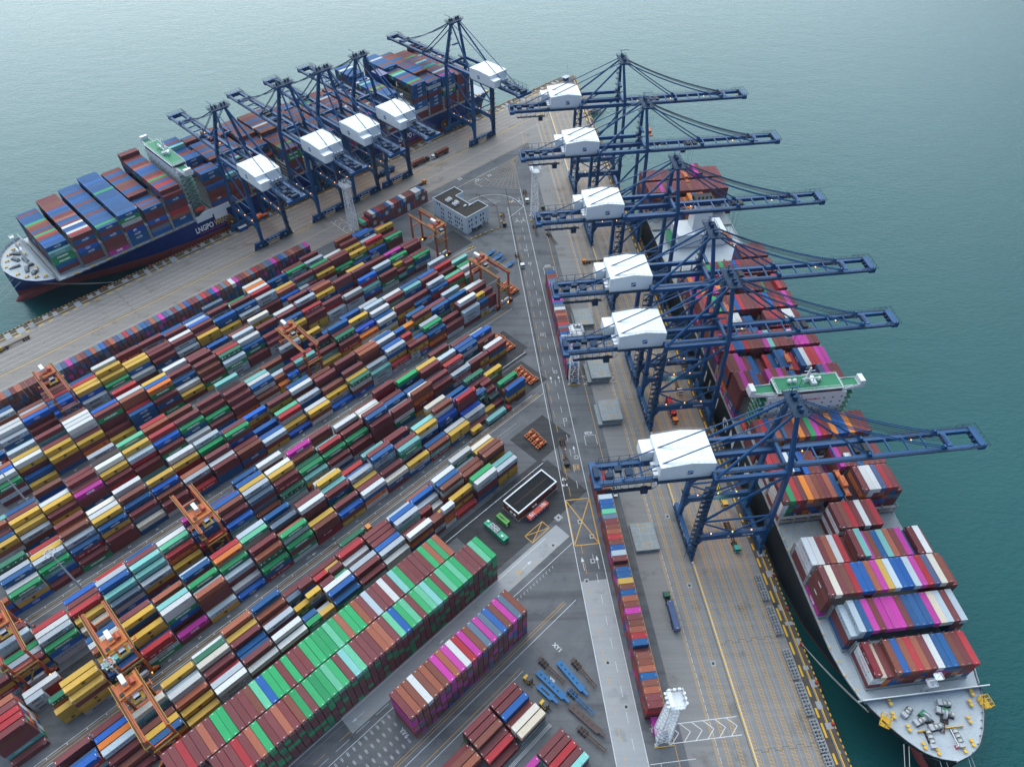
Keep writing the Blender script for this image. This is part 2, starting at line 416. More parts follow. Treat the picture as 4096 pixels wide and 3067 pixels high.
mk.quadA(-60, 80, -82.0, -81.85, Z2, O_); mk.quadA(-60, 80, -80.6, -80.45, Z2, W_)
for i in range(26):                                           # slot ticks on the empty stacking ground
    for t in (-103.4,-99.6,-95.4,-91.6):
        s = 33-i*2.62
        mk.quadA(s-.5, s+.5, t-.05, t+.05, Z2, W_); mk.quadA(s-.3, s-.18, t-.9, t+.9, Z2, W_); mk.quadA(s+.12, s+.24, t-.9, t+.9, Z2, W_)
for i in range(12):
    s = 99+i*1.9; mk.quadA(s, s+.9, -103.2, -103.1, Z2, W_); mk.quadA(s, s+.12, -103.2, -102.2, Z2, W_)
# chevrons beside the light towers
def chev(o, x, y, n, ln, wd):
    mk.lineP(o, o+x*ln, .28, Z3, W_); mk.lineP(o+y*wd, o+y*wd+x*ln, .28, Z3, W_)
    for i in range(n):
        a = o+x*(ln*i/n); mk.lineP(a+x*.4, a+x*3.6+y*wd*.5, .28, Z3+.006, W_); mk.lineP(a+x*.4+y*wd, a+x*3.6+y*wd*.5, .28, Z3+.006, W_)
chev(PB(80.6,62.6), nB, dB, 6, 26, 6.4); chev(PB(259,63), nB, dB, 4, 18, 6)
chev(PA(203,-366), -nA, dA, 4, 20, 7)
# parking brackets with their slot names
def bracket(o, x, y, w, d, txt):
    mk.lineP(o, o+x*w, .2, Z2, W_); mk.lineP(o, o-y*d, .2, Z2, W_); mk.lineP(o+x*w, o+x*w-y*d, .2, Z2, W_)
    if txt: put_text(mk, txt, plane_M(o+x*(w*.45)+y*1.6+ZV*Z2, -x, -y), h=1.7, m=W_, bold=.02)
bracket(PB(224.5,57.2), nB, dB, 5.6, 6, 'X28'); bracket(PB(360.5,56.4), nB, dB, 6.2, 7, 'X27'); 
bracket(PA(304,-352.5), dA, -nA, 9, 8, 'X24')
put_text(mk, 'XY1', plane_M(PB(120.5,27.5,Z2), nA, dA), h=1.7, m=W_, bold=.02)
put_text(mk, 'Y9', plane_M(PB(108,23.5,Z2), nA, dA), h=1.7, m=W_, bold=.02)
put_text(mk, 'YY6', plane_M(PA(33.4,-95,Z2), nA, dA), h=1.8, m=W_, bold=.02)
put_text(mk, '02', plane_M(PB(72.8,56.0,Z2), nB, dB), h=1.2, m=W_); put_text(mk, '01', plane_M(PB(72.8,58.6,Z2), nB, dB), h=1.2, m=W_)
mk.quadB(74.6, 74.8, 53.5, 70, Z2, W_); mk.quadB(60, 74.6, 57.2, 57.35, Z2, W_)
for t in (45.5,50.2):
    put_text(mk, '35', plane_M(PB(206,t,Z2), -nB, -dB), h=2.2, m=O_, bold=.02)
    for a, b in (((207.6,t-1.2),(207.6,t+1.2)),((204.4,t-1.2),(204.4,t+1.2)),((204.4,t-1.2),(207.6,t-1.2)),((204.4,t+1.2),(207.6,t+1.2))): mk.lineP(PB(*a), PB(*b), .16, Z2, O_)
put_text(mk, '35', plane_M(PA(108.5,-111.3,Z3), -dA, nA), h=1.9, m=O_, bold=.02)
put_text(mk, '35', plane_M(PB(437,44.4,Z2), -nB, -dB), h=2.2, m=O_, bold=.02)
# bay numbers beside the front rows of the stacks
for tt in (-182.2,-242.0,-301.1):
    for k in range(-3, 13):
        put_text(mk, '%02d' % ((k*2+6) % 40), plane_M(PA((5 if tt > -200 else 3.3)+12.8*k+6, tt+1.6, Z2), dA, -nA), h=.9, m=W_)
# turn arrows on the far road
for s in (437,413):
    for t in (46.3,50.6):
        mk.quadB(s, s+4, t-.1, t+.1, Z2, W_); mk.lineP(PB(s+1,t), PB(s-1.2,t-1.4), .3, Z3, W_); mk.lineP(PB(s+1,t), PB(s-1.2,t+1.4), .3, Z3, W_)
# drain covers and inspection pits
for (s, t) in ((212,51.2),(236,49.6),(270,50),(300,47),(330,49.5),(366,48.6),(380,48),(176,46.5),(168,50.4),(156,48.5),(147,44.2),(206,86.3),(192,86),(140,86.2),(107,86.1),(174,85.8),(112,46),(95,49.4)):
    mk.quadB(s-1.1, s+1.1, t-1.0, t+1.0, Z2+.004, G_); mk.quadB(s-.5, s+.5, t-.45, t+.45, Z3+.004, J_)
for (s, t) in ((140,-118),(128,-110),(300,-364),(318,-352)):
    mk.quadA(s-1.6, s+1.6, t-1.4, t+1.4, Z2+.004, G_); mk.quadA(s-.5, s+.5, t-.45, t+.45, Z3+.004, J_)
tag(mk.build('road_markings', [M['line_white'], M['line_orange'], M['line_faint'], M['line_grey'], M['joint']]), kind='structure')

# expansion joints and crane rails, one each
def rail(name, f, t, s0, s1):
    sh = Sheet(); q = sh.quadA if f == 'A' else sh.quadB
    q(s0, s1, t-.45, t+.15, Z2+.004, 0); q(s0, s1, t+.2, t+.62, Z2+.004, 1); q(s0, s1, t-.2, t-.05, Z3+.01, 2)
    return tag(sh.build(name, [M['joint'], M['rail_yellow'], M['galv']]), kind='structure')
rail('crane_rail_track', 'A', RAIL_A, -300, sA_end-4); rail('crane_rail_track', 'A', -422.2, -300, sA_end+2)
rail('crane_rail_track', 'B', RAIL_B, -250, sB_end-32); rail('crane_rail_track', 'B', 120.2, -250, sB_end-3)
sh = Sheet(); zz = 0
for s0 in (114, 74, 300):
    t = 91
    while t < 117: sh.quadB(s0+zz, s0+zz+.12, t, t+2.6, Z3+.004, 0); sh.quadB(s0+min(zz,1-zz), s0+1.1, t+2.5, t+2.62, Z3+.004, 0); zz = 1-zz; t += 2.6
for s0 in (68,):
    t = -419
    while t < -384: sh.quadA(s0+zz, s0+zz+.12, t, t+2.6, Z3+.004, 0); sh.quadA(s0, s0+1.1, t+2.5, t+2.62, Z3+.004, 0); zz = 1-zz; t += 2.6
tag(sh.build('expansion_joint', M['joint']), kind='structure')
# ------------------------------------------------------------------ shipping containers
HT, CW = 2.72, 2.44
def paint_box(name, stuff):
    t = NT(name)
    if stuff:
        a = t.node('ShaderNodeVertexColor'); a.layer_name = 'col'; base = a.outputs['Color']; p = t.pos(); rnd = None
        vec = p
    else:
        oi = t.node('ShaderNodeObjectInfo'); base = oi.outputs['Color']
        vm = t.node('ShaderNodeVectorMath', operation='ADD'); t.link(t.coord('Object'), vm.inputs[0])
        cx = t.node('ShaderNodeCombineXYZ'); r = t.math('MULTIPLY', oi.outputs['Random'], 900.0)
        t.link(r, cx.inputs[0]); t.link(r, cx.inputs[1]); t.link(cx.outputs[0], vm.inputs[1]); vec = vm.outputs[0]
    n1 = t.noise(vec, .35, 4, .6); n2 = t.noise(vec, 1.6, 5, .72); n3 = t.noise(t.mapping(vec, (3.2,.5,.5)), 1.0, 4, .7)
    c = t.mix(base, (.55,.55,.55), t.math('MULTIPLY', n1, .05))                   # chalking
    c = t.mix(c, (.02,.018,.017), t.math('MULTIPLY', t.ramp(n2, [(.55,0.0),(.75,1.0)]), .4))
    c = t.mix(c, (.1,.04,.02), t.math('MULTIPLY', t.ramp(n3, [(.6,0.0),(.72,1.0)]), .55))
    wv = t.node('ShaderNodeTexWave', wave_type='BANDS', bands_direction='X'); wv.inputs['Scale'].default_value = 1.75
    t.link(t.coord('Object') if not stuff else vec, wv.inputs['Vector'])
    if not stuff: t.bump(wv.outputs['Fac'], .25, .03)
    return t.out(c, .68, 0, .18)
M['box_paint'] = paint_box('container_paint', False); M['box_paint_far'] = paint_box('container_paint_far', True)
M['txt_black'] = plain('black_lettering', (.015,.016,.02), .6); M['txt_navy'] = plain('navy_lettering', (.01,.03,.16), .6)
M['txt_red'] = plain('red_lettering', (.5,.02,.03), .6); M['txt_star'] = plain('star_square_blue', (.06,.4,.62), .6)
M['box_dark'] = plain('container_gasket', (.012,.012,.013), .8)
TXTM = [M['letter_white'], M['txt_black'], M['txt_navy'], M['txt_red'], M['txt_star']]
# code: linear colour, lettering scheme, colour words
PAL = {
 'r': ((.155,.030,.034), None, 'maroon'), 'b': ((.17,.047,.030), None, 'rust brown'), 'o': ((.30,.085,.045), None, 'faded terracotta'),
 'R': ((.36,.018,.026), None, 'bright red'), 'H': ((.34,.025,.028), 'HS', 'red'), 'K': ((.19,.014,.024), 'KL', 'crimson'),
 'Y': ((.55,.33,.045), 'MSC', 'mustard yellow'), 'y': ((.55,.34,.06), None, 'plain yellow'), 'M': ((.36,.40,.44), 'MK', 'pale grey'),
 'm': ((.36,.40,.43), 'MS', 'light grey'), 'w': ((.56,.57,.56), None, 'white'), 'Z': ((.60,.62,.64), 'YM', 'white'),
 'Q': ((.48,.49,.49), 'OO', 'off-white'), 'C': ((.42,.50,.55), 'CO', 'pale blue-grey'), 'E': ((.012,.24,.085), 'EV', 'green'),
 'G': ((.016,.30,.10), None, 'plain green'), 'g': ((.10,.42,.24), 'EV', 'mint green'), 't': ((.13,.34,.33), 'CS', 'teal'),
 'q': ((.18,.46,.42), None, 'pale turquoise'), 'u': ((.016,.13,.07), 'UA', 'dark green'), 'B': ((.006,.10,.42), 'OV', 'bright blue'),
 'D': ((.006,.085,.30), None, 'plain blue'), 'A': ((.004,.055,.30), 'AP', 'royal blue'), 'N': ((.004,.075,.22), 'CM', 'navy blue'),
 'n': ((.004,.08,.23), None, 'plain navy'), 'L': ((.62,.16,.022), 'HL', 'orange'), 'l': ((.66,.2,.02), None, 'plain orange'),
 'P': ((.42,.02,.25), 'ON', 'magenta'), 'p': ((.44,.03,.27), None, 'plain pink'), 'h': ((.17,.045,.032), 'HM', 'brown'),
 'I': ((.008,.12,.34), 'IT', 'blue'), 'V': ((.006,.05,.36), 'NE', 'deep blue'), 'k': ((.02,.045,.045), None, 'blackish green'),
 's': ((.09,.14,.20), None, 'slate blue'), 'S': ((.006,.11,.42), 'SA', 'blue'), 'c': ((.60,.55,.46), None, 'cream'),
 'x': ((.55,.47,.36), None, 'rust-streaked cream'), 'd': ((.055,.085,.18), None, 'dull indigo')}
BRANDSAY = {'HS':'with white lettering and a crossed emblem','KL':'with small white lettering','MSC':'with black letter mark','MK':'with black lettering and blue star square',
 'MS':'with two-line black lettering','YM':'with red lettering','OO':'with small red lettering','CO':'with spaced blue lettering','EV':'with bold white lettering','CS':'with white capitals',
 'UA':'with widely spaced white capitals','OV':'with white oval emblem','AP':'with big white initials','CM':'with white swoosh lettering','HL':'with blue emblem and dark lettering',
 'ON':'with large white lettering','HM':'with short white lettering','IT':'with white block lettering','NE':'with white mixed lettering','SA':'with white script lettering'}
def star(mb, M_, r, m):
    pts = []
    for i in range(14):
        a = 2*math.pi*i/14; q = r if i % 2 == 0 else r*.5; pts.append((q*math.cos(a), q*math.sin(a), .004))
    for i in range(14): mb.face([M_ @ Vector((0,0,.004)), M_ @ Vector(pts[i]), M_ @ Vector(pts[(i+1) % 14])], m)
def ring(mb, M_, a, b, w, m, n=24):
    for i in range(n):
        u, v = 2*math.pi*i/n, 2*math.pi*(i+1)/n
        mb.face([M_ @ Vector((a*math.cos(u),b*math.sin(u),0)), M_ @ Vector((a*math.cos(v),b*math.sin(v),0)), M_ @ Vector(((a-w)*math.cos(v),(b-w)*math.sin(v),0)), M_ @ Vector(((a-w)*math.cos(u),(b-w)*math.sin(u),0))], m)
def livery(mb, scheme, L, m0):
    """lettering on both long sides; m0 = first lettering material slot (white, black, navy, red, star blue)"""
    W0, K0, N0, R0, S0 = range(m0, m0+5); k = L/12.19
    for sg in (-1, 1):
        Mx = lambda x, z, _s=sg: plane_M((x*_s*-1*-1 if _s < 0 else -x, _s*(CW/2+.008), z), (1 if _s < 0 else -1, 0, 0), (0,0,1))
        T = lambda s, x, z, w, h, m, **kw: put_text(mb, s, Mx(x, z), w*k, h, m, **kw)
        if scheme == 'EV': T('EVERGREEN', 0, 1.4, 6.2, .98, W0, bold=.045)
        elif scheme == 'MK':
            T('MAERSK', .6*k, 1.45, 5.6, 1.05, K0, bold=.02)
            Q = Mx(-3.7*k, 1.45); mb.face([Q @ Vector(p) for p in ((-.62,-.62,0),(.62,-.62,0),(.62,.62,0),(-.62,.62,0))], S0); star(mb, Q, .5, W0)
        elif scheme == 'MS':
            T('MAERSK', .6*k, 1.85, 4.6, .8, K0, bold=.02); T('SEALAND', .9*k, .9, 4.2, .62, K0, bold=.02)
            Q = Mx(-3.7*k, 1.2); mb.face([Q @ Vector(p) for p in ((-.6,-.6,0),(.6,-.6,0),(.6,.6,0),(-.6,.6,0))], S0); star(mb, Q, .46, W0)
        elif scheme == 'MSC': T('m', 0, 1.78, 1.25/k, .72, K0, bold=.07); T('sc', 0, .98, 1.25/k, .68, K0, bold=.07)
        elif scheme == 'CM':
            T('CMA CGM', -.4*k, 1.35, 3.9, .72, W0, bold=.03, shear=.15)
            Q = Mx(-.6*k, 1.35); mb.face([Q @ Vector(p) for p in ((-.9,.5,0),(.9,.62,0),(1.5,.95,0))], W0); mb.face([Q @ Vector(p) for p in ((-1.3,-.9,0),(.2,-.56,0),(1.2,-.5,0))], W0)
        elif scheme == 'HS': T('HAMBURG', -2.5*k, 1.3, 4.0, .8, W0); T('X', .6*k, 1.35, 1.5, 1.0, W0, shear=.3); T('S\u00dcD', 3.4*k, 1.5, 2.1, 1.0, W0)
        elif scheme == 'HL':
            T('Hapag-Lloyd', .9*k, 1.4, 5.2, .9, N0, bold=.015)
            Q = Mx(-3.5*k, 1.4)
            for dx in (0, .7): mb.face([Q @ Vector(p) for p in ((dx-.5,-.1,0),(dx+.1,-.6,0),(dx+.4,-.6,0),(dx+.1,0,0),(dx+.4,.6,0),(dx-.1,.6,0))], N0)
        elif scheme == 'CO': T('C  O  S  C  O', .4*k, 1.35, 6.0, .85, N0, bold=.03)
        elif scheme == 'CS': T('CHINA SHIPPING', .4*k, 1.4, 5.8, .85, W0)
        elif scheme == 'YM':
            T('YANG MING', .5*k, 1.4, 5.2, .85, R0, bold=.01); Q = Mx(-3*k, 1.4); ring(mb, Q, .55, .55, .22, N0, 4)
        elif scheme == 'OO': T('OOCL', -3.0*k, 1.5, 1.9, .6, R0, bold=.02)
        elif scheme == 'UA':
            for ch, x in (('U',-4.2),('A',-1.8),('_',-.6),('S',1.2),('C',3.6)): T(ch, x*k, 1.4 if ch != '_' else .95, .9, .85 if ch != '_' else .1, W0, bold=.03)
            Q = Mx(5.1*k, 1.5); mb.face([Q @ Vector(p) for p in ((-.25,-.7,0),(.25,-.6,0),(.25,.75,0),(-.25,.65,0))], W0)
        elif scheme == 'OV': ring(mb, Mx(.4*k, 1.4), 1.5, .72, .16, W0); T('CAI', .4*k, 1.4, 1.5/k, .62, W0, bold=.02)
        elif scheme == 'AP': T('APL', .3*k, 1.4, 2.4, 1.05, W0, bold=.06, shear=.15); T('container', .5*k, .55, 1.8, .3, W0)
        elif scheme == 'ON': T('ONE', 0, 1.45, 3.6, 1.35, W0, bold=.03)
        elif scheme == 'HM': T('HMM', .6*k, 1.4, 2.5, .9, W0, bold=.05)
        elif scheme == 'IT': T('ITALIA', .6*k, 1.4, 3.6, .85, W0, bold=.05, shear=.1)
        elif scheme == 'NE': T('NEP', -.4*k, 1.4, 2.6, .95, W0, bold=.05); T('\u5927\u6d0b', 2.4*k, 1.4, 2.0, .9, W0)
        elif scheme == 'SA': T('Safmarine', .4*k, 1.45, 5.4, 1.3, W0, shear=.4); 
        elif scheme == 'KL': T("'K' LINE", .9*k, 1.3, 4.2, .8, W0)
def shell(L):
    """corrugated container body with frame, castings and marking decals; slots: 0 paint, 1 dark, 2.. lettering"""
    mb = Mesh(); x = L/2; y = CW/2; h = HT-.03
    mb.box(-x, x, -y, y, .06, .2, 0)                                       # bottom rails
    for sx in (-1, 1):
        for sy in (-1, 1): mb.box(sx*x-(.16 if sx > 0 else 0), sx*x+(.16 if sx < 0 else 0), sy*y-(.16 if sy > 0 else 0), sy*y+(.16 if sy < 0 else 0), 0, h, 0)
    for sy in (-1, 1): mb.box(-x+.16, x-.16, sy*y-(.09 if sy > 0 else 0), sy*y+(.09 if sy < 0 else 0), h-.12, h-.002, 0)
    for sx in (-1, 1): mb.box(sx*x-(.14 if sx > 0 else 0), sx*x+(.14 if sx < 0 else 0), -y+.16, y-.16, h-.16, h-.004, 0)
    n = int((L-.32)/.278); st = (L-.32)/n
    for sy in (-1, 1):                                                     # corrugated side walls
        px = []
        for i in range(n):
            a = -x+.16+i*st
            px += [(a, y-.012), (a+st*.26, y-.012), (a+st*.5, y-.05), (a+st*.76, y-.05)]
        px.append((x-.16, y-.012))
        k = mb.vs([(a, sy*b, .2) for a, b in px]+[(a, sy*b, h-.12) for a, b in px]); m = len(px)
        for i in range(m-1): mb.f.append((k+i,k+i+1,k+m+i+1,k+m+i) if sy < 0 else (k+i+1,k+i,k+m+i,k+m+i+1)); mb.m.append(0)
    m = 8; stp = (CW-.32)/m; px = []                                        # blind end
    for i in range(m):
        a = -y+.16+i*stp; px += [(a, x-.02), (a+stp*.3, x-.02), (a+stp*.5, x-.055), (a+stp*.8, x-.055)]
    px.append((y-.16, x-.02)); k = mb.vs([(-b, a, .2) for a, b in px]+[(-b, a, h-.16) for a, b in px]); q = len(px)
    for i in range(q-1): mb.f.append((k+i+1,k+i,k+q+i,k+q+i+1)); mb.m.append(0)
    n2 = int(L/1.1); st = (L-.28)/n2                                        # roof with shallow ribs
    px = []
    for i in range(n2):
        a = -x+.14+i*st; px += [(a, h-.05), (a+st*.2, h-.03), (a+st*.7, h-.03), (a+st*.9, h-.05)]
    px.append((x-.14, h-.05)); k = mb.vs([(a, -y+.09, b) for a, b in px]+[(a, y-.09, b) for a, b in px]); q = len(px)
    for i in range(q-1): mb.f.append((k+i,k+i+1,k+q+i+1,k+q+i)); mb.m.append(0)
    for sx in (-1, 1): mb.box(sx*(x-.4)-.07, sx*(x-.4)+.07, -.3, .3, h-.02, h+.004, 2, False)        # roof number panels
    for sy in (-1, 1):
        mb.box(x-1.5, x-.6, sy*(y-.004)-.006, sy*(y-.004)+.006, h-.55, h-.3, 2, False)
        mb.box(-x+.5, -x+.75, sy*(y-.004)-.006, sy*(y-.004)+.006, .9, 1.35, 2, False)
    return mb
_BODY, _DOOR = {}, {}
def body_mesh(L, scheme):
    key = (L, scheme)
    if key not in _BODY:
        mb = shell(L)
        if scheme: livery(mb, scheme, L, 2)
        _BODY[key] = mb.data('shipping_container', [M['box_paint'], M['box_dark']]+TXTM)
    return _BODY[key]
def door_mesh(L, side):
    if (L, side) not in _DOOR:
        mb = Mesh(); x = L/2; y0, y1 = (-CW/2+.17, -.015) if side < 0 else (.015, CW/2-.17)
        mb.box(x-.06, x-.02, y0, y1, .22, HT-.2, 0)
        for f in (.25, .75):
            y = y0+(y1-y0)*f; mb.bar((x+.012, y, .1), (x+.012, y, HT-.1), .05, None, 1, 5)
            for z in (.5, 1.3, 2.2): mb.cbox((x, y, z), .06, .14, .07, 1)
            mb.bar((x+.03, y, 1.1), (x+.03, y+(.3 if side < 0 else -.3), 1.05), .05, None, 1, 4)
        for z in (.45, 1.1, 1.75, 2.3): mb.box(x-.021, x-.004, y0+.02, y1-.02, z-.05, z+.05, 0)
        mb.box(x-.02, x-.012, y0+.15, y0+.7, 1.55, 1.95, 3)
        _DOOR[(L, side)] = mb.data('door', [M['box_paint'], M['galv'], M['box_dark'], M['letter_white']])
    return _DOOR[(L, side)]

BOXES = []          # every container: dict(M, pos, ax, ay, L, code, exposures, words)
class Stacks:
    """a grid of stacks; axes x (container length) and y, rows run from the viewer's side (0) along +y"""
    def __init__(self, org, ax, ay, name, base=0.0):
        self.o, self.ax, self.ay, self.name, self.base = org, ax, ay, name, base; self.cells = {}; self.info = {}
    def add(self, bay, row, x, y, codes, L=12.19, sub=0, base=None):
        for i, c in enumerate(codes):
            self.cells[(bay, row, sub, i)] = dict(x=x+random.uniform(-.06,.06), y=y+random.uniform(-.04,.04), z=(self.base if base is None else base)+i*HT, L=L, c=c, tier=i, n=len(codes), bay=bay, row=row, sub=sub)
    def flush(self, words, sides=True):
        for (b, r, s, i), d in self.cells.items():
            has = lambda rr, ii=i, bb=b: any((bb, rr, q, ii) in self.cells for q in (0, 1, 2))
            d['top'] = not any((b, r, q, i+1) in self.cells for q in ((0,1,2) if s == 0 else (s, 0)))
            d['front'] = not has(r-1); d['rear'] = not has(r+1)
            d['endL'] = not ((b-1, r, 0, i) in self.cells or (b-1, r, 2, i) in self.cells) and s != 2
            d['endR'] = not ((b+1, r, 0, i) in self.cells or (b+1, r, 1, i) in self.cells) and s != 1
            if not (d['top'] or d['front'] or d['rear'] or d['endL'] or d['endR']): continue
            p = self.o+self.ax*d['x']+self.ay*d['y']; p = Vector((p.x, p.y, d['z']))
            d.update(p=p, ax=self.ax, ay=self.ay, words=words, name=self.name); BOXES.append(d)
CAM = Vector((0, 0, H))
_f = Vector((0, math.cos(PITCH), -math.sin(PITCH))); _u0 = Vector((0, math.sin(PITCH), math.cos(PITCH))); _r0 = Vector((1,0,0))
_r = _r0*math.cos(ROLL)+_u0*math.sin(ROLL); _u = _u0*math.cos(ROLL)-_r0*math.sin(ROLL)
def seen(p):
    d = p-CAM; k = d.dot(_f)
    return k > 1 and abs(d.dot(_r)/k) < 2048/FOC+.01 and abs(d.dot(_u)/k) < 1533/FOC+.01
def show_area(d):
    """rough size in the picture of the faces that are open to the camera"""
    c = d['p']+ZV*HT/2; v = CAM-c; r2 = v.length_squared; v.normalize(); A = 0
    if not seen(c): return 0
    if d['top']: A += d['L']*CW*max(0, v.z)
    if d['front']: A += d['L']*HT*max(0, -v.dot(d['ay']))
    if d['rear']: A += d['L']*HT*max(0, v.dot(d['ay']))
    if d['endR']: A += CW*HT*max(0, v.dot(d['ax']))
    if d['endL']: A += CW*HT*max(0, -v.dot(d['ax']))
    return A/r2
ORD = ['','first','second','third','fourth','fifth','sixth','seventh','eighth','ninth','tenth','eleventh','twelfth','thirteenth','fourteenth','fifteenth','sixteenth','seventeenth','eighteenth','nineteenth','twentieth',
 'twenty-first','twenty-second','twenty-third','twenty-fourth','twenty-fifth','twenty-sixth','twenty-seventh','twenty-eighth','twenty-ninth','thirtieth','thirty-first','thirty-second','thirty-third','thirty-fourth','thirty-fifth','thirty-sixth','thirty-seventh','thirty-eighth','thirty-ninth','fortieth']
def tier_word(d):
    if d['n'] == 1: return 'single'
    if d['tier'] == d['n']-1: return 'topmost'
    if d['tier'] == 0: return 'lowest'
    if d['tier'] == d['n']-2: return 'next below top,' if d['n'] > 3 else 'middle'
    return ORD[d['tier']+1]+' from ground,'
def jitter(c, a=.16):
    k = random.uniform(1-a, 1+a*.8); f = random.uniform(0, .05)
    return tuple(min(1, x*k*(1-f)+f*.3) for x in c)
def make_boxes():
    for d in BOXES: d['A'] = show_area(d)
    BOXES.sort(key=lambda d: -d['A'])
    used = {}
    big = BOXES[:N_SINGLE]; rest = [d for d in BOXES[N_SINGLE:] if d['A'] > 0 or seen(d['p'])]
    for d in big:
        col, sch, say = PAL[d['c']]
        Mx = frame(d['p'], d['ax'], d['ay'])
        o = bpy.data.objects.new('shipping_container', body_mesh(d['L'], sch)); COL.objects.link(o); o.matrix_local = Mx
        c = jitter(col); o.color = (*c, 1)
        for sd in (-1, 1):
            k = bpy.data.objects.new('door', door_mesh(d['L'], sd)); COL.objects.link(k); k.parent = o; k.color = (*c, 1)
        lab = d['words'](d, say, tier_word(d))
        tag(o, lab, 'container', 'shipping containers stacked in the terminal')
    mb = Mesh(); mb.c = []
    def quad(pts, c, m=0): mb.face(pts, m); mb.c.append(c)
    for d in rest:
        col, sch, say = PAL[d['c']]; c = jitter(col)
        Mx = frame(d['p'], d['ax'], d['ay']); x, y, h = d['L']/2, CW/2, HT-.04
        P = lambda a, b, z: Mx @ Vector((a, b, z))
        quad([P(-x,-y,h),P(x,-y,h),P(x,y,h),P(-x,y,h)], c); quad([P(-x,-y,0),P(x,-y,0),P(x,-y,h),P(-x,-y,h)], c)
        quad([P(x,-y,0),P(x,y,0),P(x,y,h),P(x,-y,h)], c); quad([P(x,y,0),P(-x,y,0),P(-x,y,h),P(x,y,h)], c); quad([P(-x,y,0),P(-x,-y,0),P(-x,-y,h),P(-x,y,h)], c)
        if d['top']:
            for sx in (-1, 1): quad([P(sx*(x-.4)-.06,-.28,h+.012),P(sx*(x-.4)+.06,-.28,h+.012),P(sx*(x-.4)+.06,.28,h+.012),P(sx*(x-.4)-.06,.28,h+.012)], (.7,.7,.7), 1)
        if d['endR'] and (d['L'] < 7 or d['name'] == 'across'):             # lock rods of the doors
            for f in (-.85,-.3,.3,.85): quad([P(x+.03,f*.9-.03,.1),P(x+.03,f*.9+.03,.1),P(x+.03,f*.9+.03,h-.1),P(x+.03,f*.9-.03,h-.1)], (.45,.45,.45), 1)
        if sch and d['front'] and d['A'] > 0:
            t = Mesh(); livery(t, sch, d['L'], 2); n0 = len(t.f)
            k = len(mb.v)
            half = [i for i, f in enumerate(t.f) if t.v[f[0]][1] < 0]
            mb.v.extend([tuple(Mx @ Vector(p)) for p in t.v])
            for i in half: mb.f.append(tuple(k+j for j in t.f[i])); mb.m.append(t.m[i]); mb.c.append((1,1,1))
    o = mb.build('container_stacks', [M['box_paint_far'], M['galv']]+TXTM)
    tag(o, 'closely packed stacks of differently coloured containers filling the far yard rows and ship decks', 'container stacks', kind='stuff')
    print('containers', len(BOXES), 'rest', len(rest), 'faces', len(mb.f))
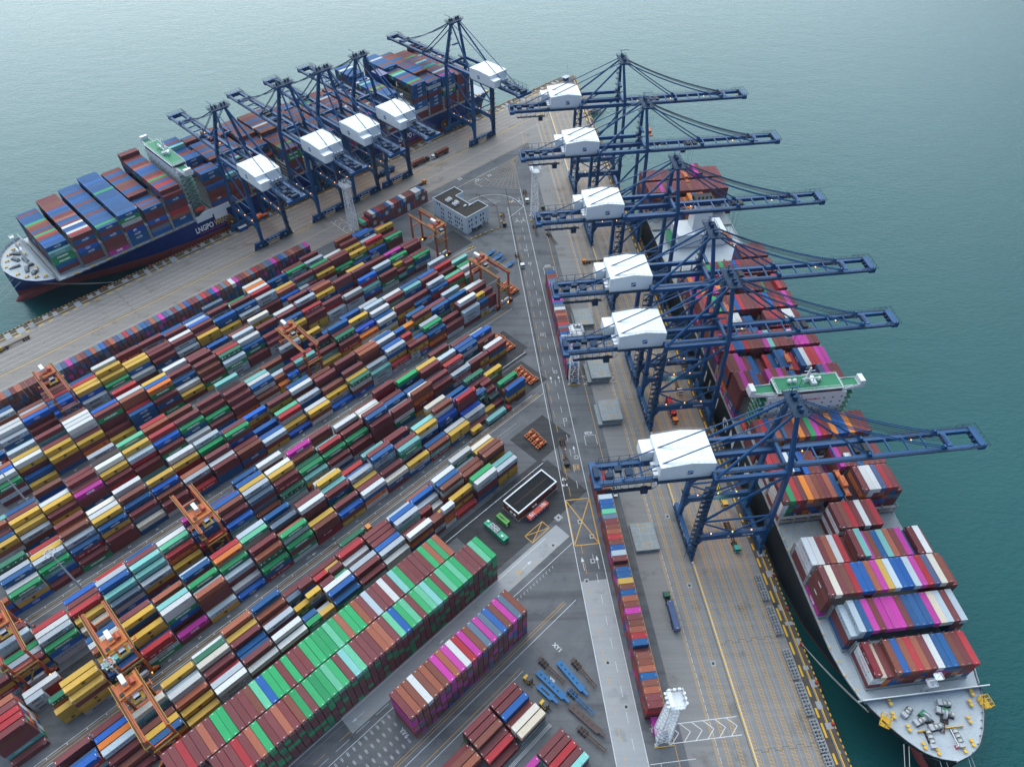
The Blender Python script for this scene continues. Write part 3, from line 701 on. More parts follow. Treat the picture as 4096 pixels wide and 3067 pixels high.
# ------------------------------------------------------------------ the yard blocks, read from the photograph: per bay the six rows from the road inwards,
# each a stack height and the colour codes from its top downwards ('|' = two twenty-foot stacks, '-' = nothing there)
YARD = {
 'b1B': (-149.2, 5.0, {-5:'',-4:'1r 2b 3r',-3:'4NYR 4YM',-2:'2yr 3Y 4oY',-1:'4wm 4M 3R 4rY',0:'3w 4rM 3n 3N 4r 4y',1:'3w 4w - 4M 3r 4oMRm',2:'3E|3y 3NE|2w - 3Y|4YM - 3s|4r',
   3:'3n 4DY 4w 4rY|3g 2r|4r 3R|3y',4:'3rC 4r 4MR - 3w 4R',5:'3ww 4MR 4DY 4r 4r 4rG',6:'5ZbLnm 4rY - 5M 5D 4C',7:'4brMr|5ZbL 3r|3y - 3r|2w 3M 4D',8:'1R 4YrY - 5bC 5N 5w',9:'5wMrrn 5Gwq - 4bh 4bh 3C',
   10:'4MrYY 4tr - 5bb 5br 4y'}),
 'b2F': (-182.2, 5.0, {-6:'1r 6rbrr 6R 6R 6r 6o',-5:'- -|3yyY - -|3uLY - 3MM|',-4:'5yrYYM 6YY 6Y - - -',-3:'- 3Du 4qY 4ys 5o 5w',-2:'4RHmE 3n 5YY - 6Yn 6r',-1:'2Pr 1r 6QQEBr 6q - -',0:'2CY 6obrr 5w 6E 4r 6N',
   1:'1B 2Q 4Cr 5E 6L 6R',2:'3ENH 5our 6rr - - 5g',3:'4ErEw 6EQ 5o - 5s -',4:'4brKR 4y - 6Zrr 6r -',5:'3BbY 4rG - 5rN 5q 6Y',6:'4ZnLZ 4r 4y 5M 4D -',7:'3cNr 4rn - 6NmM 6r -',8:'3YMN - 5tEm 5r - 5rN',
   9:'3btH 3n - 5YwNr 5q -',10:'3YYN 3w - 4AN 6bww -',11:'1r 3MM 3V 6RrrH 5D -',12:'- 1y|1r -|2kZ 4NEB|3r 3w|4rY 4r|4r',13:'4DnYb 3b 4E - - -'}),
 'b2B': (-209.3, 5.0, {-5:'4rY 4M 4Ert 3r',-4:'4EBCQ 5MQ 5w 5RY',-3:'3c 4y 5RQ 4br 4r 4B',-2:'4sQBr 5qr 6D 6mL - -',-1:'4MYrN 5q 6q 6r - -',0:'3YQ 5RL 6g 6w - -',1:'4R 6Nn - 5r - 5p',2:'4Bt 5r 6bb 6D 5r -',3:'2bs 5srsmM 6M 6y 6D -',
   4:'3ut 5rH 6Yrr 6w - -',5:'3tYH 4E 4u 5b 6P -',6:'3rQn 4Eu 5RY 4q - 5r',7:'3rr 4E 5rb - 5w -',8:'5rrrr 6Nr 6r 5c 5wY -',9:'5rrZEn 4w 5Nr 5r - 6r',10:'6bbLKr 5w 5N - 6G -',11:'4rbn 5rC - 6rrQ 6y -',12:'4MHM - 5HMH - 5C -',
   13:'4rrr|4rY 3M - 5NQN 5D 5r',14:'4rnYb 4w - 4hbrG 5B 4n'}),
 'b3F': (-242.0, 3.3, {-4:'4EMY 4QrB 5NrB',-3:'1r 4EtBQ 5Mw 5Y',-2:'2rE 4NHo 5Mrr 6b',-1:'3rrb 5NY 6Y 6w 5D',0:'2cn 4rs 5nb 6b - 6w',1:'3rrQ 4b 5BnR 6Y - -',2:'2Hn 4mr 4o - 5YR 6Q',3:'4rrnn 4w 5r - 5G 6M',4:'4brNr 4r - 6Er 6r -',5:'3CrY 3D - 3D - -',
   6:'1A 2Y 4RCYw 4g - 5rYr',7:'3Ybw 3w - 4MnD - 5w',8:'1B 3YM 4brQ - 5rrQ -',9:'4uQbB 4y 5rn - 6rrn -',10:'3tMM 4M - 6or 6o -',11:'2HM 5MDYH 5D - 5Q 5n',12:'4rYMM|4rYHB 4br|4nY 5R|4k - 5D|5l 4s|4G',13:'4NbLr 5EQ 5M - 6r -',14:'3rrC 4rC 3r - 5N 5rN',
   15:'4CMMr 6Zrr 5r - 5n -',16:'4nbMY|4rrr 5Y|5rN - 5rr 5wG -'}),
 'b3B': (-269.3, 3.3, {-3:'3Mb 4y 5Y',-2:'4rYb 5Yw 5w',-1:'5PrrN 5r 6rM',0:'4rR 5YQ 6wr',1:'3rb 5CRb 6Y - 6gr',2:'4rE 5BN 6RY',3:'3wg 5ENr 6rrQu',4:'3rn 4Ew 5rrQ 6r - -',5:'4rrLSb 5rQ 6r - - 6q',6:'3bQ 5NQ 5w 5q - -',7:'3LY|4BEr 4b|5rY 4Mq - - -',8:'4rMQ 5q 5R - - -',9:'2y 4rtQ - 5ru - -',
   10:'4rHY 5utr 5r 6n - -',11:'3Lw 4Vw - 5Y - -',12:'4QN 4n 5wB - 5C -',13:'5rrY 4y - 5rtD 5w -',14:'3Nr 4r - 5tBr 5N -',15:'4NR 5Mrr - 5rR 5D -',16:'4RG 4gE - 4rM 5R -',17:'3wG|3r 4Qr 4E - 4q -'}),
 'b4F': (-301.1, 3.3, {-3:'4ErCr 5w 5B',-2:'1Y 2D 5wYr 5Yr',-1:'4Yrrn 5Y 5rH - 6r',0:'4YrLL 4r 6wQZr 6w 6w -',1:'1Y 2r 6rErrH 6B - -',2:'4NNNB 4R 6oo 6w - -',3:'4rNrE 6LE 6D 6y - -',4:'2Yr 3Q 4NN 5rQ - 5w',5:'3rEY 4b 5rY - 5rC -',6:'4CEMM 5uP 5R - 4bY -',7:'2rr 4NEN 5wQ - 5C -',
   8:'3rMM 4rB - 5rn - -',9:'4Yhrn 5NE - 5rw 5w -',10:'4rrYY 5H - 6Mrr 5r -',11:'2MM 4rR - 5YN 6oY 5B',12:'4QrMC 3w - 6rrn 5r -',13:'3tBr 5BRm - 6rr - 5Y',14:'4rbEQ 3g 5Cn - 5r -',15:'3rqk|4rEnr 4Y|4rG 5E - 5P -',16:'4EnMr 4rr - 5rr 5r -'}),
 'b4B': (-328.7, 3.3, {-2:'4MNtB 5w',-1:'3rrr 5Brr 5o',0:'4BMM 5Br 5N',1:'3MM 5yB 5Yr',2:'4EQI 5yB 6Y',3:'3Qr 5yIE 5Y - -',4:'4rNQN 5rMM 5r',5:'3Mb 5rMM 5wIB - 5r',6:'4YY 4rM 5rb 5B -',7:'3Y 5DNt 4q - 5r',8:'4Mrm 5NNc - 5r 4w',9:'3rrE 5MMr - 5R 5w',10:'3Bw 4oY 4y - 5NNc -',11:'3Q|3r 5rtr 4S - 5EM 5r',12:'4Yr 5rNn 5E - 5Mr -',
   13:'3Erq 5rrC 5b - 4w -',14:'2N 4YEM - 4Yr 5rY -',15:'3Bw|3nD 5RY - 4Zr 5Nw -',16:'4Er 4rr - 5Yr 4N -'}),
}
WTS = 'rrrrrrrrbbbbooNNNnMMMQQwwYYYEEutBDRHHCLqmZsc'
def rnd_code(): return random.choice(WTS)
def parse_stack(tok):
    if tok.strip('|') in ('', '-'): return []
    h = int(tok[0]); top = list(tok[1:]); st = top+[rnd_code() for _ in range(h-len(top))]
    return st[:h][::-1]
BLOCKSAY = {'b1B':'block behind the black-roofed building','b2F':'road side of second block','b2B':'rear half of second block','b3F':'road side of third block','b3B':'rear half of third block','b4F':'road side of fourth block','b4B':'rear half of fourth block'}
PITCH_R = 2.87
for nm, (t0, s0, bays) in YARD.items():
    st = Stacks(PA(s0, t0), dA, -nA, nm)
    kmax = max(bays)
    for k in range(-9, kmax+1):
        if k in bays and bays[k]: toks = bays[k].split(' ')
        elif k in bays: toks = []
        else: toks = ['%d' % random.choice((3,4,4,5)) for _ in range(7)]
        toks += [random.choice(('-', '3', '4', '5')) for _ in range(7-len(toks))]
        for r, tk in enumerate(toks[:7]):
            if '|' in tk:
                a, b = tk.split('|')
                st.add(k, r, 12.8*k+3.04, r*PITCH_R+CW/2, parse_stack(a), 6.06, 1); st.add(k, r, 12.8*k+9.16, r*PITCH_R+CW/2, parse_stack(b), 6.06, 2)
            else: st.add(k, r, 12.8*k+6.1, r*PITCH_R+CW/2, parse_stack(tk))
    def words(d, say, tw, nm=nm, kmax=kmax):
        n = kmax-d['bay']+1
        half = {0:'', 1:' short', 2:' short'}[d['sub']]; side = {0:'', 1:'left ', 2:'right '}[d['sub']]
        return '%s%s container, %s of %s%s row, %s bay from road, %s' % (say, half, tw, side, ORD[d['row']+1], ORD[n], BLOCKSAY[nm])
    st.flush(words)

# rows of boxes standing across the yard, doors to the viewer: (name, first s, t of the back end, count, pitch, length, tops, height string, fill colours)
def across(nm, M0, ax, ay, n, pitch, L, tops, hts, fill, say, rev=False):
    st = Stacks(M0, ax, ay, 'across')
    for i in range(n):
        h = int(hts[i % len(hts)]); c = [random.choice(fill) for _ in range(h)]; c[-1] = tops[i % len(tops)]
        st.add(0, i, 0.0, i*pitch, c, L)
    def words(d, s, tw): return '%s container, %s of %s stack from viewer, %s' % (s, tw, ORD[min(d['row']+1, 40)] if d['row'] < 40 else 'far', say)
    for (b, r, s, i), d in st.cells.items(): pass
    st.flush(words)
# magenta and rust row with the YY6 mark at its foot
across('yy6', PA(36.6, -96.35), nA, dA, 22, 2.58, 12.19, 'robwbobpopwRpbspsDbpsbo' 'nr', '7', 'rrrrbobrppsDrbrrp', 'long row marked YY6')
# two green and maroon ranks
across('green_front', PA(-19.0, -121.6), nA, dA, 47, 2.56, 12.19, 'rrrRroGrrorbGrGEGgGrqgrrroorgDGgrGgqGrgGgGrrrgGGu', '7', 'rrrbrGrGrrErGrru', 'front green and maroon rank')
across('green_rear', PA(-30.0, -134.3), nA, dA, 47, 2.56, 12.19, 'rrRrrorGGrrrbgDGGrGrrGGGGgGoGGorCrrwrqGrrrrGoGoGrgrgr', '7', 'rrrbrGrGrrErGrru', 'rear green and maroon rank')
# twenty-foot wall along the left berth
across('left_wall', PA(-78, -361.4), nA, dA, 97, 2.58, 6.06, 'rorbsponosbrRsbnobbrDsnrRoosrobrrsobDsdpdbrnosDrodsRdosndospdsrsoDrrsRrnpbsowprrosRrbsdprDs', '444444', 'rrrrbrsnrprdrkrDnr', 'low wall of short boxes beside left berth')
across('left_wall', PA(212.4, -361.0), nA, dA, 21, 2.58, 6.06, 'gRrwnRbrnwRrnwbrrwwnb', '334444444444444444443', 'rrrrwRrnrwrqrr', 'short red and white wall beside the lattice mast')
# single file of twenty-foot boxes along the long road
across('road_file', PB(91.0, 58.1), nB, dB, 43, 2.56, 6.06, 'rrobnobbrnRobrpbonbyNNorCDbRobrsgnDCrboRrrnrDb', '44444444344444', 'rrrbRnrrpDrrob', 'single file of short boxes along the long road')
across('road_file', PB(265.0, 58.1), nB, dB, 31, 2.56, 6.06, 'nbnrDpnoCDrsRbrorwsnpDrrbnpsrb', '4444444', 'rrrbRnrrpDrrob', 'far file of short boxes along the long road')
st = Stacks(PB(91.0-1.35, 58.1), -dB, nB, 'endbox'); st.add(0, 0, 3.1, 0, ['P'], 6.06); st.flush(lambda d, s, tw: 'magenta short container closing the near end of the single file, beside the lattice mast')

# loose blocks in front (bottom of the picture)
def loose(nm, s0, t0, rows, say, step=12.6):
    st = Stacks(PA(s0, t0), dA, -nA, nm)
    for b, line in enumerate(rows):
        for r, tk in enumerate(line.split(' ')): st.add(b, r, b*step+6.1, r*2.78+CW/2, parse_stack(tk))
    st.flush(lambda d, s, tw: '%s container, %s in %s row, %s bay, %s' % (s, tw, ORD[d['row']+1], ORD[d['bay']+1], say))
loose('fore_rear', 34.0, -61.8, ['3rr 3r 3o 3b 2r -','1r 2Rr 2r 3brr 3rr 3rr','3xrt 3cQr 2r 3Dr 3r 3r'], 'foreground group beside the trailer park', 13.2)
loose('fore_front', 48.4, -38.9, ['2r 2r 2r 1r 1r 2Pr','1w 2qr 2r 2Rr 2r 2r'], 'foreground group behind the silver pipes', 13.0)
# ------------------------------------------------------------------ ship-to-shore cranes
def railing(mb, pts, h=1.1, w=.07, m=0, step=2.5):
    for a, b in zip(pts, pts[1:]):
        a = Vector(a); b = Vector(b); n = max(1, int((b-a).length/step))
        mb.bar(a+ZV*h, b+ZV*h, w, None, m); mb.bar(a+ZV*h*.5, b+ZV*h*.5, w*.7, None, m)
        for i in range(n+1):
            p = a.lerp(b, i/n); mb.bar(p, p+ZV*h, w, None, m)
def bogie_set(root, x, ys, m):
    for y0, y1 in ys:
        mb = Mesh(); n = 4; L = (y1-y0)/n
        for i in range(n):
            a = y0+i*L; mb.box(x-.45, x+.45, a+.15, a+L-.15, .55, 1.35, 0); mb.prism_y([(x-.3,1.3),(x+.3,1.3),(x+.18,2.0),(x-.18,2.0)], a+L*.3, a+L*.7, 0)
            for f in (.27, .73): mb.wheel((x, a+L*f, .42), .42, .5, 'x', 1, 10)
            mb.box(x+.46, x+.95, a+L*.35, a+L*.65, .5, 1.2, 2)
        mb.bar((x, y0-.3, 1), (x, y1+.3, 1), .3, .4, 0)
        for i in range(2): mb.box(x-.6, x+.6, y0+(y1-y0)*(.06+.5*i), y0+(y1-y0)*(.44+.5*i), 1.9, 2.9, 0)
        mb.box(x-.25, x+.25, y0-.75, y0-.3, .6, 1.2, 3); mb.box(x-.25, x+.25, y1+.3, y1+.75, .6, 1.2, 3)
        mb.build('bogie', [m, M['dark_iron'], M['crane_dark'], M['letter_white']], root)
def crane(Mx, label, number, zg=52.0, tall=False, tipx=104.0, flip=False, sea_sign=False, trolley_x=70, reel=True, gauge=30.1):
    """local frame: x from the landside rail (0) to the water, y along the rail with the two portal frames at -9.5 and 9.5"""
    B = M['crane_blue']; root = thing('quay_crane', Mx, label, 'quay crane', 'blue ship-to-shore cranes'); g = gauge
    yf, yr = -9.6, 9.6; zt = zg+4.2; zp = 17.0                        # portal frames, leg tops, portal beam
    # legs, one mesh each
    for x, xt in ((0, .8), (g, g-1.2)):
        for y in (yf, yr):
            mb = Mesh()
            lean = (xt-x)
            mb.add(*tapered((x, y, 2.8), (x+lean*.3, y*.99, zp-1.5), 1.5, 1.6, 1.7, 2.4))
            mb.add(*tapered((x+lean*.3, y*.99, zp-1.5), (xt, y*.97, zt), 1.9, 2.2, 1.5, 1.8))
            mb.box(x+lean*.3-1.5, x+lean*.3+1.5, y-1.5, y+1.5, zp+3.0, zp+3.25, 1); railing(mb, [(x+lean*.3-1.5, y-1.5, zp+3.2),(x+lean*.3+1.5, y-1.5, zp+3.2),(x+lean*.3+1.5, y+1.5, zp+3.2),(x+lean*.3-1.5, y+1.5, zp+3.2),(x+lean*.3-1.5, y-1.5, zp+3.2)], 1.1, .07, 1, 1.5)
            mb.build('leg', [B, M['crane_dark']], root)
    # portal beams across the berth, with the crane number
    for y, sgn in ((yf, -1), (yr, 1)):
        mb = Mesh(); mb.box(1.2, g-1.2, y-.8, y+.8, zp-3.2, zp, 0)
        mb.prism_y([(.6, zp-3.2), (3.2, zp-3.2), (.9, zp-7.5)], y-.6, y+.6, 0); mb.prism_y([(g-.6, zp-3.2), (g-3.2, zp-3.2), (g-.9, zp-7.5)][::-1], y-.6, y+.6, 0)
        railing(mb, [(2, y-.75, zp), (g-2, y-.75, zp)], 1.1, .07, 1, 3); railing(mb, [(2, y+.75, zp), (g-2, y+.75, zp)], 1.1, .07, 1, 3)
        b = mb.build('portal_beam', [B, M['crane_dark']], root)
        if number.startswith('YICT'):
            t = Mesh(); Q = lambda x, z: plane_M((x, y+sgn*.812, z), (-sgn, 0, 0), (0, 0, 1))
            xx = 21.5 if sgn < 0 else g-21.5
            put_text(t, number, Q(xx, zp-1.6), 4.8, 1.25, 0, bold=.03)
            xl = 14.6 if sgn < 0 else g-14.6
            mbp = Q(xl, zp-1.6); t.face([mbp @ Vector(p) for p in ((-2.1,-1.0,.003),(2.1,-1.0,.003),(2.1,1.0,.003),(-2.1,1.0,.003))], 1)
            for a, c in (((-1.7,.1),(-.7,.1)),((-1.7,-.6),(-.7,-.6))):
                t.face([mbp @ Vector((a[0],a[1],.008)), mbp @ Vector((c[0],a[1]+.1,.008)), mbp @ Vector((c[0],a[1]+.5,.008)), mbp @ Vector((a[0],a[1]+.35,.008))], 0)
            t.build('lettering', [M['letter_white'], M['logo_dark']], b)
        for x in (6, g*.5, g-7):
            l = Mesh(); l.cbox((x, y, zp+.3), .35, .35, .3, 0); l.build('floodlight', [M['lamp']], b)
    # sill beams above the wheels, with lettering
    for x in (0, g):
        mb = Mesh(); mb.box(x-.9, x+.9, yf-1.6, yr+5.4, 3.0, 5.2, 0); mb.box(x-1.5, x-.9, yf, yr+2, 2.2, 2.4, 1); mb.box(x+.9, x+1.5, yf, yr+2, 2.2, 2.4, 1)
        for i in range(7): mb.box(x-1.25, x-.9, yf+1+i*2.8, yf+2.2+i*2.8, 3.2, 4.4, 1)
        b = mb.build('sill_beam', [B, M['crane_dark']], root)
        t = Mesh(); sg = -1 if x == 0 else 1
        Q = plane_M((x+sg*.912, 1.0, 4.25), (0, -sg*-1*-1 if False else sg, 0), (0,0,1)); put_text(t, 'SAFETY FIRST', Q, 8.2, 1.0, 0, bold=.03)
        put_text(t, number[-2:], plane_M((x+sg*.912, 6.4 if sg < 0 else 6.4, 3.9), (0, sg, 0), (0,0,1)), 1.5, .9, 0, bold=.04)
        t.build('lettering', [M['letter_white']], b)
        bogie_set(root, x, [(yf-2.6, yf+7.4), (yr-3.4, yr+6.6)], B)
    # side ties between the frames of each rail, and upper frames
    for x in (.8, g-1.2):
        mb = Mesh(); mb.box(x-.6, x+.6, yf+.9, yr-.9, zt-2.6, zt-.6, 0); mb.build('upper_tie', [B], root)
    for y in (yf*.97, yr*.97):
        mb = Mesh(); mb.box(1.6, g-2, y-.7, y+.7, zt-2.4, zt-.4, 0); mb.build('upper_beam', [B], root)
    # bracing tubes in the two portal frames
    for y in (yf*.98, yr*.98):
        for p, q, w in (((.7,zp+10,0),(g-1.2,zt-3,0),1.1), ((.6,zp+9.5,0),(g-.6,zp+9.5,0),.9), ((.6,zp+9,0),(g*.48,zp+.2,0),.75), ((g-.6,zp+9,0),(g*.52,zp+.2,0),.75), ((.7,zt-9,0),(g*.52,zt-2.5,0),.7)):
            mb = Mesh(); mb.bar((p[0], y, p[1]), (q[0], y, q[1]), w, None, 0, 8); mb.build('brace', [B], root)
    # boom and rear girders (twin box girders joined by cross beams)
    yg = 3.9
    for y in (-yg, yg):
        mb = Mesh(); mb.box(-43, g+1.5, y-.75, y+.75, zg-1.1, zg+1.1, 0)
        mb.box(-42, g, y+(-1.75 if y < 0 else .75), y+(-.75 if y < 0 else 1.75), zg+.9, zg+1.0, 1)
        railing(mb, [(-42, y+(-1.7 if y < 0 else 1.7), zg+1), (g, y+(-1.7 if y < 0 else 1.7), zg+1)], 1.1, .07, 1, 3)
        mb.build('rear_girder', [B, M['crane_dark']], root)
        mb = Mesh()
        k = tapered((g+1.8, y, zg), (tipx, y, zg), 1.5, 2.2, 1.3, 1.7); mb.add(*k)
        mb.box(g+3, tipx-1, y+(-1.6 if y < 0 else .75), y+(-.75 if y < 0 else 1.6), zg+.85, zg+.95, 1)
        railing(mb, [(g+3, y+(-1.55 if y < 0 else 1.55), zg+.95), (tipx, y+(-1.55 if y < 0 else 1.55), zg+.95)], 1.1, .06, 1, 3)
        mb.build('boom_girder', [B, M['crane_dark']], root)
    mb = Mesh(); x = g+6
    while x < tipx-16:
        mb.box(x-.3, x+.3, -yg+.7, yg-.7, zg+.3, zg+.9, 0)
        if int(x) % 3 == 0: mb.bar((x, -yg, zg+.9), (x+7, yg, zg+.9), .3, None, 0, 5)
        x += 7.4
    mb.box(tipx-1.6, tipx+1.2, -yg-1, yg+1, zg-1.2, zg+1.3, 0); mb.box(tipx-14, tipx-12, -yg+.7, yg-.7, zg-.5, zg+1.2, 0)
    for yy in (-2.2, 0, 2.2): mb.wheel((tipx-3, yy, zg+1.4), .9, .35, 'y', 1, 10)
    railing(mb, [(tipx-6, -yg-1.6, zg+1.3), (tipx+1.6, -yg-1.6, zg+1.3), (tipx+1.6, yg+1.6, zg+1.3), (tipx-6, yg+1.6, zg+1.3)], 1.2, .08, 1, 2)
    for i in range(5): mb.bar((tipx-5+i*1.3, -yg-1.4, zg+1.3), (tipx-5+i*1.3, -yg-1.4, zg+3), .12, None, 1)
    mb.build('boom_cross_frame', [B, M['crane_dark']], root)
    for i in range(6):
        l = Mesh(); xx = g+10+i*(tipx-g-24)/5; l.cbox((xx, -yg+1.1 if i % 2 else yg-1.1, zg-.9), .35, .35, .25, 0); l.build('floodlight', [M['lamp']], root)
    # rear machinery gallery
    mb = Mesh(); mb.box(-44.5, -41.5, -yg-2.2, yg+2.2, zg-1, zg+.9, 0)
    for x in range(-41, -22, 4):
        mb.box(x-.3, x+.3, -yg+.7, yg-.7, zg-.4, zg+.4, 0)
        for y in (-yg-1, yg+1): mb.bar((x, y, zg+1), (x, y, zg+4.6), .14, None, 1)
        mb.bar((x, -yg-1, zg+4.6), (x, yg+1, zg+4.6), .14, None, 1)
    for y in (-yg-1, yg+1): mb.bar((-41, y, zg+4.6), (-23, y, zg+4.6), .14, None, 1)
    for x, y, a, b, h in ((-38,-1.5,3,2,1.8),(-34,1.4,2.6,2.4,1.6),(-30,-.6,3,3,1.4),(-42.8,0,2,5,2.6)): mb.box(x-a/2, x+a/2, y-b/2, y+b/2, zg+.3, zg+.3+h, 1)
    mb.box(-40, -22, -yg-2.4, -yg-.8, zg-3.4, zg-3.25, 1); railing(mb, [(-40,-yg-2.4,zg-3.3),(-22,-yg-2.4,zg-3.3)], 1.1, .08, 1, 2)
    for x in range(-40, -21, 3): mb.bar((x, -yg-1.6, zg-3.3), (x, -yg-.7, zg-1), .12, None, 1)
    mb.box(-26, -23.4, -yg-2.2, -yg-.4, zg-6.2, zg-3.3, 1)
    mb.build('trolley_gallery', [B, M['crane_dark']], root)
    mb = Mesh()                                                        # festoon cable loops under the girder
    for i in range(14):
        x0 = -38+i*4.6; pts = [(x0+4.6*u, -yg-1.6, zg-1.8-2.4*math.sin(math.pi*u)) for u in (0,.25,.5,.75,1)]
        if x0 < -21 or x0 > 3: mb.path(pts, .13, 0, 4)
    mb.build('festoon_cable', [M['dark_iron']], root)
    # machinery house
    hx0, hx1, hy0, hy1, hz = -20.0, 1.2, -5.9, 10.4, zg+1.15
    if tall: hx0 = -18.5
    mb = Mesh(); zr = hz+7.6; zm = hz+(8.9 if not flip else 8.1); xm = (hx0+hx1)/2+1.0
    prof = [(hx0, hz), (hx1-1.5, hz), (hx1, hz+1.5), (hx1, zr), (xm, zm), (hx0, zr)]
    mb.prism_y(prof, hy0, hy1, 0)
    n = int((hx1-hx0)/.9)
    for i in range(1, n): pass
    house = mb.build('machinery_house', [M['house_white']], root)
    mb = Mesh(); mb.box(hx0-.6, hx1+.6, hy0-1.2, hy1+.6, hz-.35, hz-.01, 0); railing(mb, [(hx0-.5,hy0-1.1,hz),(hx1+.5,hy0-1.1,hz),(hx1+.5,hy1+.5,hz)], 1.1, .07, 0, 2.2); mb.build('house_platform', [M['crane_dark']], house)
    mb = Mesh(); railing(mb, [(hx0,hy0+.1,zr),(xm,hy0+.1,zm),(hx1,hy0+.1,zr)], 1.0, .06, 0, 2); railing(mb, [(hx0,hy1-.1,zr),(xm,hy1-.1,zm),(hx1,hy1-.1,zr)], 1.0, .06, 0, 2); mb.build('roof_railing', [M['galv']], house)
    mb = Mesh()
    for yy in [hy0+1.5+i*2.2 for i in range(7)]: mb.bar((hx0, yy, zr+.02), (xm, yy, zm+.02), .12, .08, 0); mb.bar((xm, yy, zm+.02), (hx1, yy, zr+.02), .12, .08, 0)
    mb.build('roof_seam', [M['white']], house)
    mb = Mesh(); mb.box(hx0-4.6, hx0-.05, hy1-6.5, hy1, hz+.1, hz+5.2, 0); mb.build('house_annex', [M['house_white']], house)
    mb = Mesh()
    for yy in (hy0+2, hy0+4.4, hy0+6.8): mb.box(hx0-1.7, hx0-.03, yy-.8, yy+.8, hz+.3, hz+2.2, 0); mb.wheel((hx0-1.72, yy, hz+1.3), .55, .1, 'x', 1, 10)
    mb.build('cooling_unit', [M['white'], M['dark_iron']], house)
    mb = Mesh()
    for i in range(3): mb.box(hx1+.01, hx1+.05, hy0+3+i*4.2, hy0+3.7+i*4.2, hz+2.4, hz+5.8, 0)
    mb.build('house_vent', [M['dark_iron']], house)
    mb = Mesh()
    for yq, sg in ((hy0-.02, -1), (hy1+.02, 1)):
        Q = plane_M(((hx0+hx1)/2+1.2, yq, hz+3.4), (-sg, 0, 0), (0,0,1))
        mb.face([Q @ Vector(p) for p in ((-1.15,-1.15,0),(1.15,-1.15,0),(1.15,.35,0),(-1.15,-.75,0))], 0); mb.face([Q @ Vector(p) for p in ((-1.15,-.35,0),(1.15,.75,0),(1.15,1.15,0),(-1.15,1.15,0))], 1)
    mb.build('emblem', [M['logo_dark'], M['logo_light']], house)
    # mast: two inclined legs on each side up to the apex
    za = zg+(31.0 if not tall else 27.0); xa = g-3.0
    for y, ya in ((yf*.97, -3.4), (yr*.97, 3.4)):
        mb = Mesh(); mb.add(*tapered((g-1.2, y, zt), (xa, ya, za), 1.7, 1.7, 1.3, 1.3)); mb.build('mast_leg', [B], root)
        mb = Mesh(); mb.bar((1.0, y, zt-.3), (xa-.8, ya, za-1), 1.15, None, 0, 8); mb.build('mast_strut', [B], root)
        mb = Mesh(); mb.bar((-33.5, (-yg if y < 0 else yg), zg+1.4), (xa-1, ya, za+.3), .55, None, 0, 6); mb.bar((-19, (-yg if y < 0 else yg)*1.06, zg+7.5), (-19, (-yg if y < 0 else yg), zg+1.2), .3, None, 0, 5); mb.build('backstay', [B], root)
        for xb, sag, w in ((g+(tipx-g)*.42, .6, .42), (g+(tipx-g)*.80, 2.2, .45)):
            for dy in (-.5, .5):
                pts = []
                for i in range(7):
                    u = i/6; pts.append((xa+1+(xb-xa-1)*u, (ya+dy)+((-yg if y < 0 else yg)-ya)*u, za+(zg+1.5-za)*u-sag*4*u*(1-u)))
                mb = Mesh(); mb.path(pts, w, 0, 5); mb.build('forestay', [B], root)
            mb = Mesh(); mb.prism_y([(xb-1.2, zg+.9), (xb+1.2, zg+.9), (xb+.2, zg+2.6), (xb-.5, zg+2.6)], (-yg if y < 0 else yg)-.6, (-yg if y < 0 else yg)+.6, 0); mb.build('stay_anchor', [B], root)
    mb = Mesh()                                                        # loose boom-hoist ropes between the stays
    for y in (-1.6, -.6, .6, 1.6): mb.path([(xa+1+(tipx-14-xa)*u, y, za+1+(zg+1.5-za-1)*u-4.2*4*u*(1-u)*.6) for u in [i/8 for i in range(9)]], .16, 0, 4)
    mb.build('hoist_rope', [M['steel_rope']], root)
    mb = Mesh(); mb.box(xa-1.6, xa+2.2, -5.4, 5.4, za-.9, za+.4, 0); mb.box(xa-2.6, xa+3.2, -6.4, 6.4, za+.4, za+.55, 1)
    railing(mb, [(xa-2.6,-6.4,za+.5),(xa+3.2,-6.4,za+.5),(xa+3.2,6.4,za+.5),(xa-2.6,6.4,za+.5),(xa-2.6,-6.4,za+.5)], 1.2, .1, 1, 2)
    for y in (-4, -2, 2, 4): mb.wheel((xa+.6, y, za+1.5), 1.05, .45, 'y', 1, 12); mb.box(xa, xa+1.2, y-.6, y-.3, za+.5, za+2.4, 0)
    mb.bar((xa, 4.5, za+.5), (xa, 4.5, za+4.4), .25, None, 0); mb.bar((xa-1, 4.5, za+4.2), (xa+5, 4.5, za+4.4), .25, None, 0); mb.bar((xa-1,-4,za+.5),(xa-1,-4,za+4.6),.1,None,1)
    mb.box(xa-.6, xa+.6, -3.2, 3.2, za-16, za-15, 0)
    mb.build('apex_head', [B, M['crane_dark']], root)
    # zigzag stairs up a landside leg and a lift shaft
    mb = Mesh(); y = yf-1.9; x0 = -1.6
    if not flip:
        z = 5.5; i = 0
        while z < zt-3:
            mb.bar((x0-1.2 if i % 2 else x0+1.2, y, z), (x0+1.2 if i % 2 else x0-1.2, y, z+3.2), .8, .16, 0); mb.box(x0-2, x0+2, y-.6, y+.6, z+3.15, z+3.25, 0); z += 3.2; i += 1
        mb.bar((x0+2.1, y, 4), (x0+2.1, y, zt-2), .16, None, 0); mb.bar((x0-2.1, y, 4), (x0-2.1, y, zt-2), .16, None, 0)
    else:
        for zz in range(6, int(zt)-4, 4): mb.box(-2.4, -.9, yf-1, yf+1.4, zz, zz+.12, 0); railing(mb, [(-2.4,yf-1,zz),(-2.4,yf+1.4,zz)], 1.1, .07, 0, 2)
        mb.box(-2.2, -1.1, yf-.4, yf+.9, 3, zt-4, 0)
